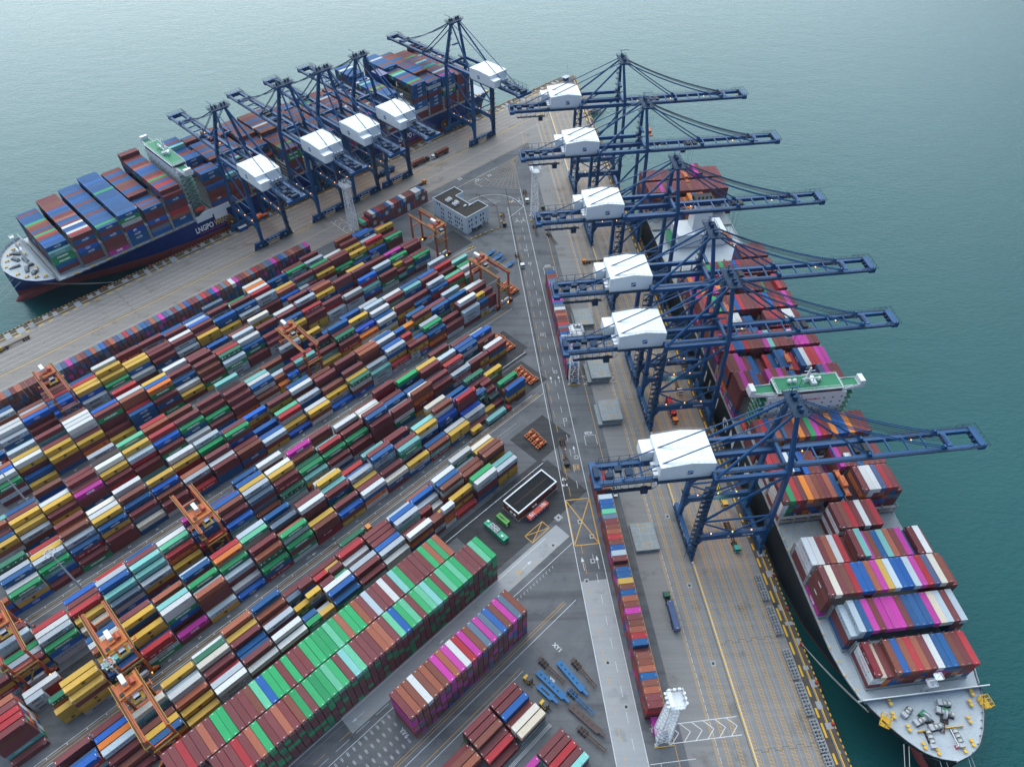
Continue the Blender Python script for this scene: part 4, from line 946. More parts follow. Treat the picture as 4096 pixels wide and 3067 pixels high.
    mb.build('stair_tower', [M['crane_dark']], root)
    mb = Mesh(); z = zt; i = 0                                         # ladders and landings on the mast
    while z < za-3:
        f = (z-zt)/(za-zt); xx = g-1.2+(xa-g+1.2)*f; yy = yr*.97+(3.4-yr*.97)*f
        mb.box(xx-2.4, xx-.8, yy-1, yy+1, z, z+.12, 0); railing(mb, [(xx-2.4,yy-1,z),(xx-2.4,yy+1,z)], 1.1, .08, 0, 2); mb.bar((xx-1.6, yy-.5, z), (xx-1.8, yy-1.1, z+4), .5, .1, 0); z += 4; i += 1
    mb.box(g-4.5, g+2.5, -6.5, -5.2, zt-.4, zt-.25, 0); railing(mb, [(g-4.5,-6.5,zt-.3),(g+2.5,-6.5,zt-.3)], 1.1, .08, 0, 2); mb.box(g-4.5, g+2.5, 5.2, 6.5, zt-.4, zt-.25, 0)
    mb.build('mast_ladder', [M['crane_dark']], root)
    # trolley with cab, and the spreader on its ropes
    tx = trolley_x
    mb = Mesh(); mb.box(tx-4, tx+4, -yg+.9, yg-.9, zg-.2, zg+.5, 0); mb.box(tx-3, tx-1, -2, 2, zg+.5, zg+1.5, 1); mb.box(tx+1, tx+3, -2, 2, zg+.5, zg+1.5, 1)
    tr = mb.build('trolley', [M['crane_dark'], M['dark_iron']], root)
    mb = Mesh(); mb.box(tx-6.2, tx-3.6, -2.6, .2, zg-4.2, zg-1.3, 0); mb.box(tx-6.25, tx-3.55, -2.65, .25, zg-3.6, zg-2.2, 1); cab = mb.build('operator_cab', [M['white'], M['glass']], tr)
    for dx in (-1.6, 1.6):
        l = Mesh(); l.cbox((tx+dx, 0, zg-.5), .8, .8, .3, 0); l.build('floodlight', [M['lamp']], tr)
    zs = zg-22 if tx > g else 9.5
    mb = Mesh(); mb.box(tx-.9, tx+.9, -6.1, 6.1, zs, zs+.5, 0)
    for yy in (-6.1, 6.1): mb.box(tx-1.22, tx+1.22, yy-.3, yy+.3, zs-.2, zs+.5, 0)
    mb.box(tx-1.1, tx+1.1, -2.6, 2.6, zs+.9, zs+1.9, 0); mb.box(tx-.5, tx+.5, -1.4, 1.4, zs+.5, zs+.9, 0)
    sp = mb.build('spreader', [M['rtg_orange']], tr)
    mb = Mesh()
    for dx in (-1, 1):
        for yy in (-2, 2): mb.bar((tx+dx, yy, zs+1.9), (tx+dx*1.6, yy*1.2, zg-.2), .07, None, 0)
    mb.build('hoist_rope', [M['steel_rope']], tr)
    if reel:
        mb = Mesh(); mb.bar((g+1.4, yr+3.6, 7.0), (g+1.9, yr+3.6, 7.0), 6.4, None, 0, 20)
        for i in range(12):
            a = math.pi*i/6; mb.bar((g+1.95, yr+3.6, 7), (g+1.95, yr+3.6+3*math.cos(a), 7+3*math.sin(a)), .12, None, 1)
        mb.bar((g, yr+3.6, 7), (g+2.2, yr+3.6, 7), .9, None, 1, 8); mb.build('cable_reel', [M['rust_iron'], M['rail_yellow']], root)
    return root
def tapered(p, q, w0, h0, w1, h1):
    """verts, faces of a box girder between two section centres; sections square to the world axes most across the run"""
    p = Vector(p); q = Vector(q); d = (q-p).normalized()
    if abs(d.z) > .6: a, b = Vector((1,0,0)), Vector((0,1,0))
    else: a, b = Vector((0,1,0)), ZV
    v = []
    for c, w, h in ((p, w0, h0), (q, w1, h1)):
        for sx, sy in ((-1,-1),(1,-1),(1,1),(-1,1)): v.append(c+a*(sx*w/2)+b*(sy*h/2))
    return v, [(0,1,5,4),(1,2,6,5),(2,3,7,6),(3,0,4,7),(3,2,1,0),(4,5,6,7)]
for s, num, zg, tall, lab, tx in (
  (162.4,'YICT613',52.0,False,'blue quay crane nearest the viewer, marked 613, with the widest white house',62),
  (234.4,'YICT614',52.0,False,'blue quay crane marked 614 straddling a red container truck',66),
  (264.0,'YICT615',60.5,True,'blue quay crane marked 615 close behind the one marked 614',44),
  (323.4,'YICT616',60.5,True,'blue quay crane marked 616 beside the orange-cabbed truck and chassis',64),
  (389.4,'YICT617',60.5,True,'blue quay crane marked 617 reaching over the ship funnel',58),
  (449.0,'YICT618',60.5,True,'blue quay crane marked 618 nearest the pier tip, boom over open water',50)):
    crane(MB_(s, RAIL_B), lab, num, zg, tall, 110.0, False, trolley_x=tx)
def ML(s): return frame(PA(s, RAIL_A-.6), -nA, -dA)
for s, num, lab, tx in (
  (165.8,'45','blue quay crane numbered 45 beside the gold hull lettering, with rust-flecked white house',18),
  (209.7,'44','blue quay crane numbered 44 behind the white lattice mast',60),
  (239.0,'43','blue quay crane numbered 43 with rust-streaked white house',62),
  (267.8,'42','blue quay crane numbered 42 beside the parked navy container truck',64),
  (351.0,'41','blue quay crane numbered 41 standing alone at the stern of the dark blue ship',64)):
    crane(ML(s), lab, num, 50.0, False, 104.0, True, trolley_x=tx, gauge=29.6)
# ------------------------------------------------------------------ the two container ships
M['hull_blue'] = paint('dark_blue_hull', (.004,.024,.15), .2, .35, .4, .06, .1)
M['hull_black'] = paint('black_hull', (.012,.017,.024), .3, .4, .5, .06, .15)
M['boot_red'] = paint('antifouling_red', (.27,.05,.045), .3, .4, .6, .12, .1)
M['deck_grey'] = paint('grey_deck_paint', (.40,.45,.48), .2, .4, .65, .25, .3)
M['hatch_grey'] = paint('hatch_cover_grey', (.27,.31,.32), .25, .5, .7, .3, .6)
M['deck_green'] = paint('green_deck_paint', (.02,.21,.10), .2, .3, .6, .4)
M['ship_white'] = paint('ship_white', (.72,.75,.76), .06, .25, .45, .3, .12)
M['orange_boat'] = paint('lifeboat_orange', (.55,.07,.05), .1, .2, .5)
M['funnel_black'] = plain('funnel_black', (.012,.013,.015), .6)
M['gold'] = plain('gold_lettering', (.62,.42,.16), .55)
def interp(tab, d, k):
    for a, b in zip(tab, tab[1:]):
        if d <= b[0]:
            f = (d-a[0])/max(1e-6, b[0]-a[0]); return a[k]+(b[k]-a[k])*f
    return tab[-1][k]
def hull(root, L, tab, zboot, mats, bulb=None):
    """tab rows: distance from bow, half breadth at deck, at the waterline, deck height"""
    ds = [t[0] for t in tab]; st = []
    x = 0.0
    while x < L: st.append(x); x += 1.2 if x < 30 else (4 if x < 90 else 12)
    st += [d for d in ds if 0 < d < L]+[L]; st = sorted(set(round(s, 2) for s in st))
    zs = [-9.0, -4.6, zboot, zboot+.01, 4.0, 8.0, 11.0, None]
    mb = Mesh(); rows = []
    for d in st:
        hd, hw, zd = interp(tab, d, 1), interp(tab, d, 2), interp(tab, d, 3); ring = []
        for z in zs:
            zz = zd if z is None else min(z, zd-.02)
            f = max(0, min(1, (zz+4.6)/(zd+4.6))); ring.append((hw+(hd-hw)*f**1.5, zz))
        rows.append((d, ring))
    for sg in (-1, 1):
        idx = []
        for d, ring in rows: idx.append([mb.vs([(d+(0 if d > 14 else 0), sg*y, z)]) for y, z in ring])
        for a, b in zip(idx, idx[1:]):
            for j in range(len(zs)-1):
                mb.f.append((a[j], b[j], b[j+1], a[j+1]) if sg < 0 else (b[j], a[j], a[j+1], b[j+1])); mb.m.append(1 if j < 2 else 0)
    d, ring = rows[-1]
    for j in range(len(zs)-1): mb.face([(d,-ring[j][0],ring[j][1]),(d,ring[j][0],ring[j][1]),(d,ring[j+1][0],ring[j+1][1]),(d,-ring[j+1][0],ring[j+1][1])], 1 if j < 2 else 0)
    if bulb:
        x0, x1, r = bulb; n = 12; prev = None
        for i in range(9):
            u = i/8; rr = r*math.sqrt(max(.02, 1-(1-min(1, u*1.8))**2)); xx = x0+(x1-x0)*u
            cur = mb.vs([(xx, rr*.75*math.cos(2*math.pi*k/n), -5.2+rr*math.sin(2*math.pi*k/n)+u*.6) for k in range(n)])
            if prev is not None:
                for k in range(n): mb.f.append((prev+k, prev+(k+1) % n, cur+(k+1) % n, cur+k)); mb.m.append(1)
            else: mb.f.append(tuple(cur+k for k in range(n))); mb.m.append(1)
            prev = cur
    h = mb.build('hull', mats, root)
    mb = Mesh()
    for (d0, _), (d1, _) in zip(rows, rows[1:]):
        a0, a1, z0, z1 = interp(tab, d0, 1), interp(tab, d1, 1), interp(tab, d0, 3), interp(tab, d1, 3)
        mb.face([(d0,-a0,z0-.25),(d1,-a1,z1-.25),(d1,a1,z1-.25),(d0,a0,z0-.25)])
    mb.build('deck', [M['deck_grey']], root)
    return h, rows
def bulwark(root, tab, d1, h, m, L=None):
    mb = Mesh(); x = 0.0; pts = []
    while x < d1: pts.append((x, interp(tab, x, 1), interp(tab, x, 3))); x += 1.2
    for sg in (-1, 1):
        for (d0, a0, z0), (dd, a1, z1) in zip(pts, pts[1:]):
            mb.face([(d0,sg*a0,z0-.4),(dd,sg*a1,z1-.4),(dd,sg*(a1+.12),z1+h),(d0,sg*(a0+.12),z0+h)], 0)
            mb.face([(d0+.15,sg*max(0,a0-.22),z0-.25),(dd+.15,sg*max(0,a1-.22),z1-.25),(dd+.15,sg*max(0,a1-.1),z1+h),(d0+.15,sg*max(0,a0-.1),z0+h)], 1)
            mb.face([(d0,sg*(a0+.12),z0+h),(dd,sg*(a1+.12),z1+h),(dd+.15,sg*max(0,a1-.1),z1+h),(d0+.15,sg*max(0,a0-.1),z0+h)], 0)
    for sg in (-1, 1):
        for i in range(2, len(pts)-2, 2):
            d0, a0, z0 = pts[i]; mb.box(d0-.06, d0+.06, sg*(a0-.9) if sg > 0 else sg*(a0-.1), sg*(a0-.1) if sg > 0 else sg*(a0-.9), z0-.2, z0+h*.6, 1)
    mb.build('bulwark', [m, M['deck_grey']], root)
def winch(root, x, y, z, rot, n=3):
    mb = Mesh()
    for i in range(n):
        yy = (i-(n-1)/2)*1.5
        mb.bar((0, yy-.5, 1.0), (0, yy+.5, 1.0), 1.5, None, 1, 12)
        for s in (-.55, .55): mb.bar((0, yy+s-.05, 1.0), (0, yy+s+.05, 1.0), 2.1, None, 0, 14)
    mb.box(-.8, 1.2, n*.75, n*.75+1.4, 0, 1.5, 0); mb.box(-1.1, 1.1, -n*.8, n*.8+1, 0, .25, 2)
    mb.build('winch', [M['galv'], M['rope'], M['dark_iron']], root, Matrix.Translation((x, y, z)) @ Matrix.Rotation(rot, 4, 'Z'))
def bollards(root, pts, z):
    for x, y in pts:
        mb = Mesh(); mb.lathe([(.42,0),(.42,.75),(.6,.8),(.6,.95)], (-.7,0,0), 10, 0); mb.lathe([(.42,0),(.42,.75),(.6,.8),(.6,.95)], (.7,0,0), 10, 0); mb.box(-1.4,1.4,-.5,.5,0,.12,1)
        mb.build('bollard', [M['rail_yellow'], M['galv']], root, Matrix.Translation((x, y, z)))
def lashing(root, x, ys, z0, z1):
    mb = Mesh(); y0, y1 = ys
    for y in [y0+(y1-y0)*i/8 for i in range(9)]:
        mb.box(x-.55, x-.3, y-.25, y+.25, z0, z1, 0); mb.box(x+.3, x+.55, y-.25, y+.25, z0, z1, 0)
    z = z0+2.6
    while z <= z1+.1: mb.box(x-.6, x+.6, y0, y1, z-.12, z, 0); railing(mb, [(x-.6,y0,z),(x-.6,y1,z)], 1.0, .06, 1, 5); z += 2.72
    for i in range(8):
        a = y0+(y1-y0)*i/8; b = y0+(y1-y0)*(i+1)/8; mb.bar((x, a, z0), (x, b, z1), .12, None, 0)
    mb.build('lashing_bridge', [M['galv'], M['rail_yellow']], root)
def foremast(root, x, y, z, h):
    mb = Mesh(); mb.add(*tapered((x, y, z), (x, y, z+h), 1.3, 1.1, .8, .7))
    mb.box(x-1.4, x+1.4, y-1.6, y+1.6, z+h*.55, z+h*.55+.15); railing(mb, [(x-1.4,y-1.6,z+h*.55),(x+1.4,y-1.6,z+h*.55),(x+1.4,y+1.6,z+h*.55),(x-1.4,y+1.6,z+h*.55),(x-1.4,y-1.6,z+h*.55)], 1, .08, 0, 1.5)
    mb.box(x-1.1, x+1.1, y-1.3, y+1.3, z+h, z+h+.15); railing(mb, [(x-1.1,y-1.3,z+h),(x+1.1,y-1.3,z+h),(x+1.1,y+1.3,z+h),(x-1.1,y+1.3,z+h),(x-1.1,y-1.3,z+h)], 1, .08, 0, 1.5)
    mb.bar((x, y-2.2, z+h*.8), (x, y+2.2, z+h*.8), .2); mb.bar((x, y, z+h), (x, y, z+h+2.2), .2); mb.cbox((x-.6, y, z+h*.72), .7, 1.0, .7)
    mb.build('foremast', [M['ship_white']], root)
def ship_stacks(nm, org, ax, ay, bays, base, fill, say, both=2.52):
    st = Stacks(org, ax, ay, nm)
    for b, (x, n, y0, hts, tops, first) in enumerate(bays):
        for r in range(n):
            h = int(hts[r % len(hts)], 16)
            if h == 0: continue
            c = [random.choice(fill) for _ in range(h)]; c[-1] = tops[r % len(tops)]
            if r < len(first) and first[r]: f = first[r][::-1]; c = (['r']*(h-len(f))+list(f))[-h:]
            st.add(b, r, x, y0+r*both, c, 12.19, 0, base)
    def words(d, s, tw): return '%s container, %s in %s row from quay side, %s bay behind bow, %s' % (s, tw, ORD[d['row']+1], ORD[d['bay']+1], say)
    st.flush(words)
    return st
# --- right-hand ship: bow towards the viewer
S0, TC = 59.6, 151.5
MR = frame(PB(S0, TC), dB, -nB)
ship_r = thing('container_ship', MR, 'black-hulled container ship with grey bow deck and white bridge, berthed under six cranes', 'container ship', 'container ships alongside')
TR = [(0,.3,.05,14.8),(1.5,6,.1,14.8),(4,10,.2,14.7),(8,13.6,.5,14.5),(13,17,2,14.2),(20,20.8,5,13.9),(22.6,21.7,6.4,13.8),(23,21.9,6.6,13.2),(32,24.2,12,13.0),(42,25.4,18,13.0),(60,25.6,23.5,13.0),(80,25.6,25.6,13.0),(330,25.6,25.6,13),(350,25.5,22,13),(361,24.5,15,13)]
hR, _ = hull(ship_r, 361, TR, -3.6, [M['hull_black'], M['boot_red']], (1.5, 14, 4.0))
bulwark(ship_r, TR, 22.6, 1.1, M['hull_black'])
mb = Mesh(); mb.prism_y([(22.8,13.3),(23.4,13.3),(22.2,17.4),(21.9,17.4)], -23.2, 23.2, 0); mb.build('breakwater', [M['ship_white']], ship_r)
for a in ((14.2,4.5,.3,3),(15.2,-4.8,-.45,3)): winch(ship_r, a[0], a[1], 14.2, a[2], a[3])
for a in ((8.6,5.0,1.5,3),(7.8,-4.2,1.6,3),(11.4,.9,.1,2),(17.5,8.2,.6,2),(18.3,-6,-.2,2)): winch(ship_r, a[0], a[1], 14.3, a[2], a[3])
for y, r in ((3.2,.55),(-3.6,-.5)):                                       # anchor chains and windlass wheels
    mb = Mesh(); mb.bar((0,-.35,1.3), (0,.35,1.3), 3.2, None, 0, 18); mb.bar((0,-.9,1.3),(0,-.4,1.3),2.2,None,1,14); mb.box(-2.6,2.2,-1.4,1.2,0,.3,1); mb.box(.6,2.2,-1.3,1.1,.3,1.6,2)
    for i in range(10): mb.cbox((-1.2-i*.55, 0, .7-.04*i), .5, .24 if i % 2 else .5, .3, 3)
    mb.build('windlass', [M['galv'], M['dark_iron'], M['deck_green'], M['rust_iron']], ship_r, Matrix.Translation((14.8, y, 14.25)) @ Matrix.Rotation(r, 4, 'Z'))
bollards(ship_r, [(12.2,10.6),(12.4,-11.2),(6.2,8.2),(5.2,-8.2),(4.0,4.6),(16.8,13.8),(3.6,-4.4),(17.6,-14.6),(21.2,13.0),(21.0,-17.0)], 14.35)
for x, y in ((15.2,17.6),(17.2,-19.6)):
    mb = Mesh(); railing(mb, [(-2,-1.6,0),(2,-1.6,0),(2,1.6,0),(-2,1.6,0),(-2,-1.6,0)], 2.2, .16, 0, 1.2); mb.box(-2,2,-1.6,1.6,0,.1,0)
    for i in range(4): mb.bar((-2+i*1.33,-1.6,2.2),(-2+i*1.33,1.6,2.2),.14,None,0)
    mb.build('boarding_platform', [M['rail_yellow']], ship_r, Matrix.Translation((x, y, 14.5)) @ Matrix.Rotation(-.6 if y > 0 else .1, 4, 'Z'))
mb = Mesh(); mb.bar((4.6,-2.4,14.4),(4.6,-2.4,16.4),.4); mb.bar((4.6,-2.4,16.3),(9.4,-1.6,17.6),.3); mb.bar((4.6,-2.4,15),(7.5,-1.9,17),.14); mb.cbox((4.6,-2.4,14.5),1.3,1.0,.4,1); mb.build('deck_crane', [M['ship_white'], M['red']], ship_r)
mb = Mesh(); mb.box(5.6,7.9,-5.6,-4.0,14.4,14.9); mb.build('deck_hatch', [M['deck_green']], ship_r)
for y in (-5, 5):
    mb = Mesh(); mb.box(10.6,10.8,y-3.2,y+3.2,14.3,15.3); mb.build('chain_guard', [M['rail_yellow']], ship_r)
foremast(ship_r, 23.9, -1.6, 13.2, 12.5)
mb = Mesh(); t0 = Mesh()
for ch, d in (('Y',134),('A',144),('N',154),('G',164)): put_text(mb, ch, plane_M((d-4, 25.64, 5.0), (-1,0,0), (0,0,1)), 6.5, 7.4, 0, bold=.03)
for ch, d in (('M',180),('I',190),('N',199),('G',209)): put_text(mb, ch, plane_M((d-4, 25.64, 5.0), (-1,0,0), (0,0,1)), 6.5 if ch != 'I' else 1.4, 7.4, 0, bold=.03)
mb.v = [(2*(171-4)-x if False else x, y, z) for x, y, z in mb.v]
mb.build('lettering', [M['letter_white']], hR)
BR = []   # x of the bay centre measured from the bow
def bR(s): return s-S0
baysR = [  # centre s, rows, heights, tops, side codes of the first rows
 (92.6,15,'433444444444444','KxrbDoRorwNnbrR',['KZZr','xZr']),
 (107.1,17,'45555555555555555','CrNprppprNNNpxCrC',['Crrn','CCrr']),
 (120.6,20,'66666666666666666665','rcrbRDDopyCDDCpRdcbr',['rhrhrP']),
 (134.6,20,'55555546655555554554','ZwrowRrrqpbNqorpnrwr',['ZZZr']),
 (149.0,20,'00000005555555000000','ZZZZZZZrbRrwrRrrrrrr',['','','','','','','','rZrZr']),
 (163.6,20,'55555555550006666665','rGRrlobroNnnnrwwdRrr',['rZZZr','EuEu']),
 (178.0,20,'55555044400055555555','rRrwnNBbrrnnprrnbrbr',['RrwrZ']),
 (193.6,20,'66666666666666666666','rRNobrrlrGpRrlDDlbrr',['rrQrrr']),
 (221.2,20,'77776677776600007777','rprDbrpbprnnnnnDdprr',['rrrrrNP']),
 (235.8,20,'66655544556655666666','rbpprNNrRnNNNRNwRRpp',['rrnbLP']),
 (250.2,20,'66666666666666666666','rpRNNRbrrpqbrrrppprr',['rrPrnr']),
 (264.6,20,'55666665550066666665','rrRRrwwrnnnnrRRrwwrr',['rbrrP']),
 (279.0,20,'66666666666666666666','GRrGrrbDRrrrRrDrRrpr',['rrrPrr']),
 (293.4,20,'55556666000666655566','RRlrplrrnnnrrrbGrrRr',['PrrrLr']),
 (307.8,20,'44446666666666666666','RlprrGRrGrrDRrrrrrrr',['rLrr']),
 (322.2,20,'00000000000000666666','rrrrrrrrrrrrrrrrrrrr',[]),
 (378.0,20,'00000005566660000000','rrrrrrrollNbolbrrrrr',[]),
 (393.0,20,'66666666666666666666','rrrprrrrrrbrrrrrrrrr',[]),
 (407.6,20,'66666666666667766666','rrrrrrrbrrrrrprrrrrr',[]),
]
bays = []
for s, n, hts, tops, first in baysR: bays.append((s, n, TC-(n-1)/2*2.52, hts, tops, first))
# x of the stacks runs towards the viewer (-dB), rows to the open water
ship_stacks('deck_r', nB*0, -dB, nB, [(-b[0],)+b[1:] for b in bays], 14.3, 'rrrrrrbbRNNdpoDwsrrL', 'black-hulled ship')
for i, (s, n, y0, hts, tops, first) in enumerate(bays):
    w = n*2.52/2; mb = Mesh(); 
    for k in range(3): mb.box(bR(s)-6.6, bR(s)+6.6, -w+k*(2*w/3)+.05, -w+(k+1)*(2*w/3)-.05, 12.6, 14.15, 0)
    if '0' in hts:
        for k in range(10):
            for sx in (-4, 4): mb.lathe([(.3,0),(.3,.12)], (bR(s)+sx, -w+2+k*(2*w-4)/9, 14.15), 8, 1)
    mb.build('hatch_cover', [M['hatch_grey'], M['rail_yellow']], ship_r)
    lashing(ship_r, bR(s)+7.15, (-w, w), 12.8, 14.2+2.72*(2 if '0' in hts else 3))
def deckhouse(root, x0, x1, half, z0, z1, zw, wing, text=None, qs=1, green=True):
    mb = Mesh(); mb.box(x0, x1, -half, half, z0, zw-3.2, 0); b = mb.build('accommodation', [M['ship_white']], root)
    mb = Mesh()
    for z in range(int(z0)+2, int(zw)-4, 3):
        for k in range(9):
            y = -half+1.6+k*(2*half-3.2)/8; mb.box(x0-.03, x0-.005, y-.4, y+.4, z, z+.8, 0); mb.box(x1+.005, x1+.03, y-.4, y+.4, z, z+.8, 0)
    mb.build('porthole', [M['glass']], b)
    for z in range(int(z0)+3, int(zw)-3, 3):                            # open side galleries
        mb = Mesh()
        for sg in (-1, 1):
            y0, y1 = (half, half+3.6) if sg > 0 else (-half-3.6, -half)
            mb.box(x0+.5, x1-.5, y0, y1, z, z+.2, 0); railing(mb, [(x0+.5, y1 if sg > 0 else y0, z+.2),(x1-.5, y1 if sg > 0 else y0, z+.2)], 1.1, .08, 1, 1.6)
            mb.bar((x0+1.2, (y0+y1)/2, z-3), (x1-1.2, (y0+y1)/2, z), .9, .15, 1)
        mb.build('side_gallery', [M['deck_green'] if green else M['ship_white'], M['ship_white']], b)
    mb = Mesh(); xm = (x0+x1)/2                                          # navigating bridge with tapering wings
    for sg in (-1, 1):
        mb.prism([(xm-3.6, sg*(half-4)), (xm+3.4, sg*(half-4)), (xm+2.6, sg*wing), (xm-2.4, sg*wing)][::sg], zw-3.0, zw-1.6, 0)
        for q in ((xm-2.4,), (xm+2.5,)): mb.bar((q[0], sg*(wing-.2), zw-1.6), (q[0], sg*(half-2), zw-1.6), .16, 1.2, 0)
        mb.add(*tapered((xm, sg*(half-1), zw-7), (xm, sg*(wing-3), zw-2.4), 2.6, .5, 1.2, .4)); mb.cbox((xm, sg*(wing-1.2), zw-.3), 4.6, 2.2, 2.4, 0)
        railing(mb, [(xm-2.4, sg*wing, zw-1.6), (xm-3.4, sg*(half-3), zw-1.6)], 1.1, .08, 0, 1.5)
    mb.box(x0-.6, x1+.4, -half+3, half-3, zw-3.2, zw+.6, 0); br = mb.build('bridge', [M['ship_white']], root)
    mb = Mesh()
    for sg in (-1, 1): mb.prism([(xm-3.2, sg*(half-3)), (xm+3.0, sg*(half-3)), (xm+2.2, sg*(wing-2.6)), (xm-2.0, sg*(wing-2.6))][::sg], zw-1.6, zw-1.56, 0)
    mb.build('wing_deck', [M['deck_green']], br)
    mb = Mesh(); mb.box(x0-.63, x0-.61, -half+3.4, half-3.4, zw-1.5, zw-.2, 0); mb.box(x1+.41, x1+.43, -half+3.4, half-3.4, zw-1.5, zw-.2, 0)
    mb.box(x0, x1, -half+2.97, -half+2.99, zw-1.5, zw-.2, 0); mb.box(x0, x1, half-2.99, half-2.97, zw-1.5, zw-.2, 0); mb.build('bridge_window', [M['glass']], br)
    mb = Mesh(); mb.box(x0-.2, x1+.2, -half+3.4, half-3.4, zw+.6, zw+.65, 1 if green else 0); railing(mb, [(x0,-half+3.4,zw+.65),(x1,-half+3.4,zw+.65),(x1,half-3.4,zw+.65),(x0,half-3.4,zw+.65),(x0,-half+3.4,zw+.65)], 1.1, .08, 0, 1.6)
    mb.build('monkey_island', [M['ship_white'], M['deck_green']], br)
    mb = Mesh(); mb.add(*tapered((xm+1, 0, zw+.6), (xm+1, 0, zw+9), 1.6, 1.6, .6, .6)); mb.bar((xm+1,-3.4,zw+5),(xm+1,3.4,zw+5),.25); mb.bar((xm+1,-2.4,zw+7),(xm+1,2.4,zw+7),.2)
    for y in (-2.2, 1.8): mb.bar((xm-.6, y-1.7, zw+4), (xm-.6, y+1.7, zw+4), .4); mb.bar((xm-.6,y,zw+.6),(xm-.6,y,zw+4),.3)
    for y in (-5.5, 5.8, 8.2): mb.lathe([(.2,0),(.2,.8),(.9,1.0),(1.0,1.7),(.7,2.3),(.1,2.6)], (xm+.5, y, zw+.6), 12, 0)
    mb.bar((xm-2, 4.4, zw+.6), (xm-2, 4.4, zw+6.5), .14, None, 1); mb.bar((xm-2, -4.4, zw+.6), (xm-2, -4.4, zw+6), .14, None, 1); mb.box(xm-2.2, xm+2.6, -3.4, -1.2, zw+.6, zw+2.2, 0)
    mb.build('radar_mast', [M['ship_white'], M['dark_iron']], br)
    if text:
        mb = Mesh(); put_text(mb, text, plane_M((x0-.03, 0, zw-6.2), (0,-1,0), (0,0,1)), 13.0, 1.1, 0, bold=.02); mb.build('lettering', [M['txt_red']], b)
    for sg in (-1, 1):
        mb = Mesh(); mb.lathe([(.2,-3.8),(1.1,-3.2),(1.5,-1.5),(1.5,1.5),(1.2,3.1),(.2,3.8)], (0,0,0), 12, 0)
        mb.cbox((0,.9,0),1.4,.9,3.0,0)
        o = mb.build('lifeboat', [M['orange_boat']], root, Matrix.Translation((xm, sg*(half+5.2), z0+5)) @ Matrix.Rotation(math.pi/2, 4, 'Y'), True)
    return b
deckhouse(ship_r, bR(203.6), bR(211.6), 18.0, 13.0, 40, 42.5, 26.2, 'NO SMOKING', 1)
# funnel casing and deckhouse aft
mb = Mesh(); mb.box(bR(352), bR(368), -15, 15, 13, 22, 0); b = mb.build('engine_casing', [M['ship_white']], ship_r)
mb = Mesh(); mb.box(bR(353), bR(367), 15.02, 19.5, 16, 16.2, 0); mb.box(bR(353), bR(367), -19.5, -15.02, 16, 16.2, 0); mb.build('side_gallery', [M['deck_green']], b)
mb = Mesh(); mb.box(bR(357), bR(366), -5.5, 5.5, 22, 41, 0); fn = mb.build('funnel', [M['ship_white']], ship_r)
mb = Mesh(); mb.box(bR(356.9), bR(366.1), -5.6, 5.6, 38.5, 41.2, 0)
for k in range(4): mb.bar((bR(360), -3.6+k*2.4, 41), (bR(360), -3.6+k*2.4, 43), 1.1, None, 0, 10)
mb.build('funnel_top', [M['funnel_black']], fn)
mb = Mesh(); Q = plane_M((bR(361.5), 5.62, 33.5), (-1,0,0), (0,0,1))
mb.face([Q @ Vector(p) for p in ((-2.2,1.6,0),(2.2,1.6,0),(2.2,2.6,0),(-2.2,2.6,0))], 0); mb.face([Q @ Vector(p) for p in ((-.5,-2.6,0),(.5,-2.6,0),(.5,1.5,0),(-.5,1.5,0))], 0)
mb.face([Q @ Vector(p) for p in ((-2.4,-2.6,0),(-1.4,-2.6,0),(-.7,0,0),(-1.4,1.3,0))], 1); mb.face([Q @ Vector(p) for p in ((1.4,-2.6,0),(2.4,-2.6,0),(1.4,1.3,0),(.7,0,0))], 1)
mb.build('emblem', [M['txt_navy'], M['txt_red']], fn)
# yellow gangway frame, side cargo rail and pipe details along the quay-side deck edge
mb = Mesh()
for i in range(60):
    x = 27+i*5.2; y = interp(TR, x, 1)-.5
    mb.lathe([(.22,0),(.22,.9),(.34,.95),(.34,1.2)], (x, y, 13), 8, 0)
mb.build('deck_light', [M['rail_yellow']], ship_r)
mb = Mesh(); pts = [(x, interp(TR, x, 1)-.15, 12.95) for x in [24+i*4 for i in range(82)]]; railing(mb, pts, 1.1, .09, 0, 4); mb.build('deck_railing', [M['ship_white']], ship_r)
mb = Mesh(); pts = [(x, -interp(TR, x, 1)+.15, 12.95) for x in [24+i*4 for i in range(82)]]; railing(mb, pts, 1.1, .09, 0, 4); mb.build('deck_railing', [M['ship_white']], ship_r)

# --- left-hand ship: bow to the left, dark blue with red boot topping
SL, TL = 25.6, -459.0
MLs = frame(PA(SL, TL), dA, -nA)
ship_l = thing('container_ship', MLs, 'dark blue container ship with red bulbous bow and green-topped white bridge', 'container ship', 'container ships alongside')
TLs = [(0,2,.1,16.4),(1.2,9,.12,16.4),(3,14.5,.2,16.3),(6,20,.4,16.1),(10,24.6,1.0,15.9),(15,28,2.4,15.6),(19.6,29.8,3.8,15.4),(20,30,4,14.6),(30,30.5,8,14.2),(50,30.5,16,14),(75,30.5,24,14),(100,30.5,29,14),(125,30.5,30.5,14),(330,30.5,30.5,14),(355,30.3,24,14),(372,29.5,16,14)]
hL, _ = hull(ship_l, 366, TLs, 1.8, [M['hull_blue'], M['boot_red']], (-3, 24, 5.6))
bulwark(ship_l, TLs, 19.6, 1.2, M['hull_blue'])
mb = Mesh(); mb.prism_y([(20.2,14.6),(20.8,14.6),(19.2,19.4),(18.9,19.4)], -28.5, 28.5, 0); mb.build('breakwater', [M['galv']], ship_l)
for a in ((9.5,7,.4,3),(10.5,-8,-.3,3),(7,0,1.5,3),(13.5,3,.1,3),(14,-4,1.5,2),(12,13,.8,3),(12.5,-14,-.8,2)): winch(ship_l, a[0], a[1], 15.7, a[2], a[3])
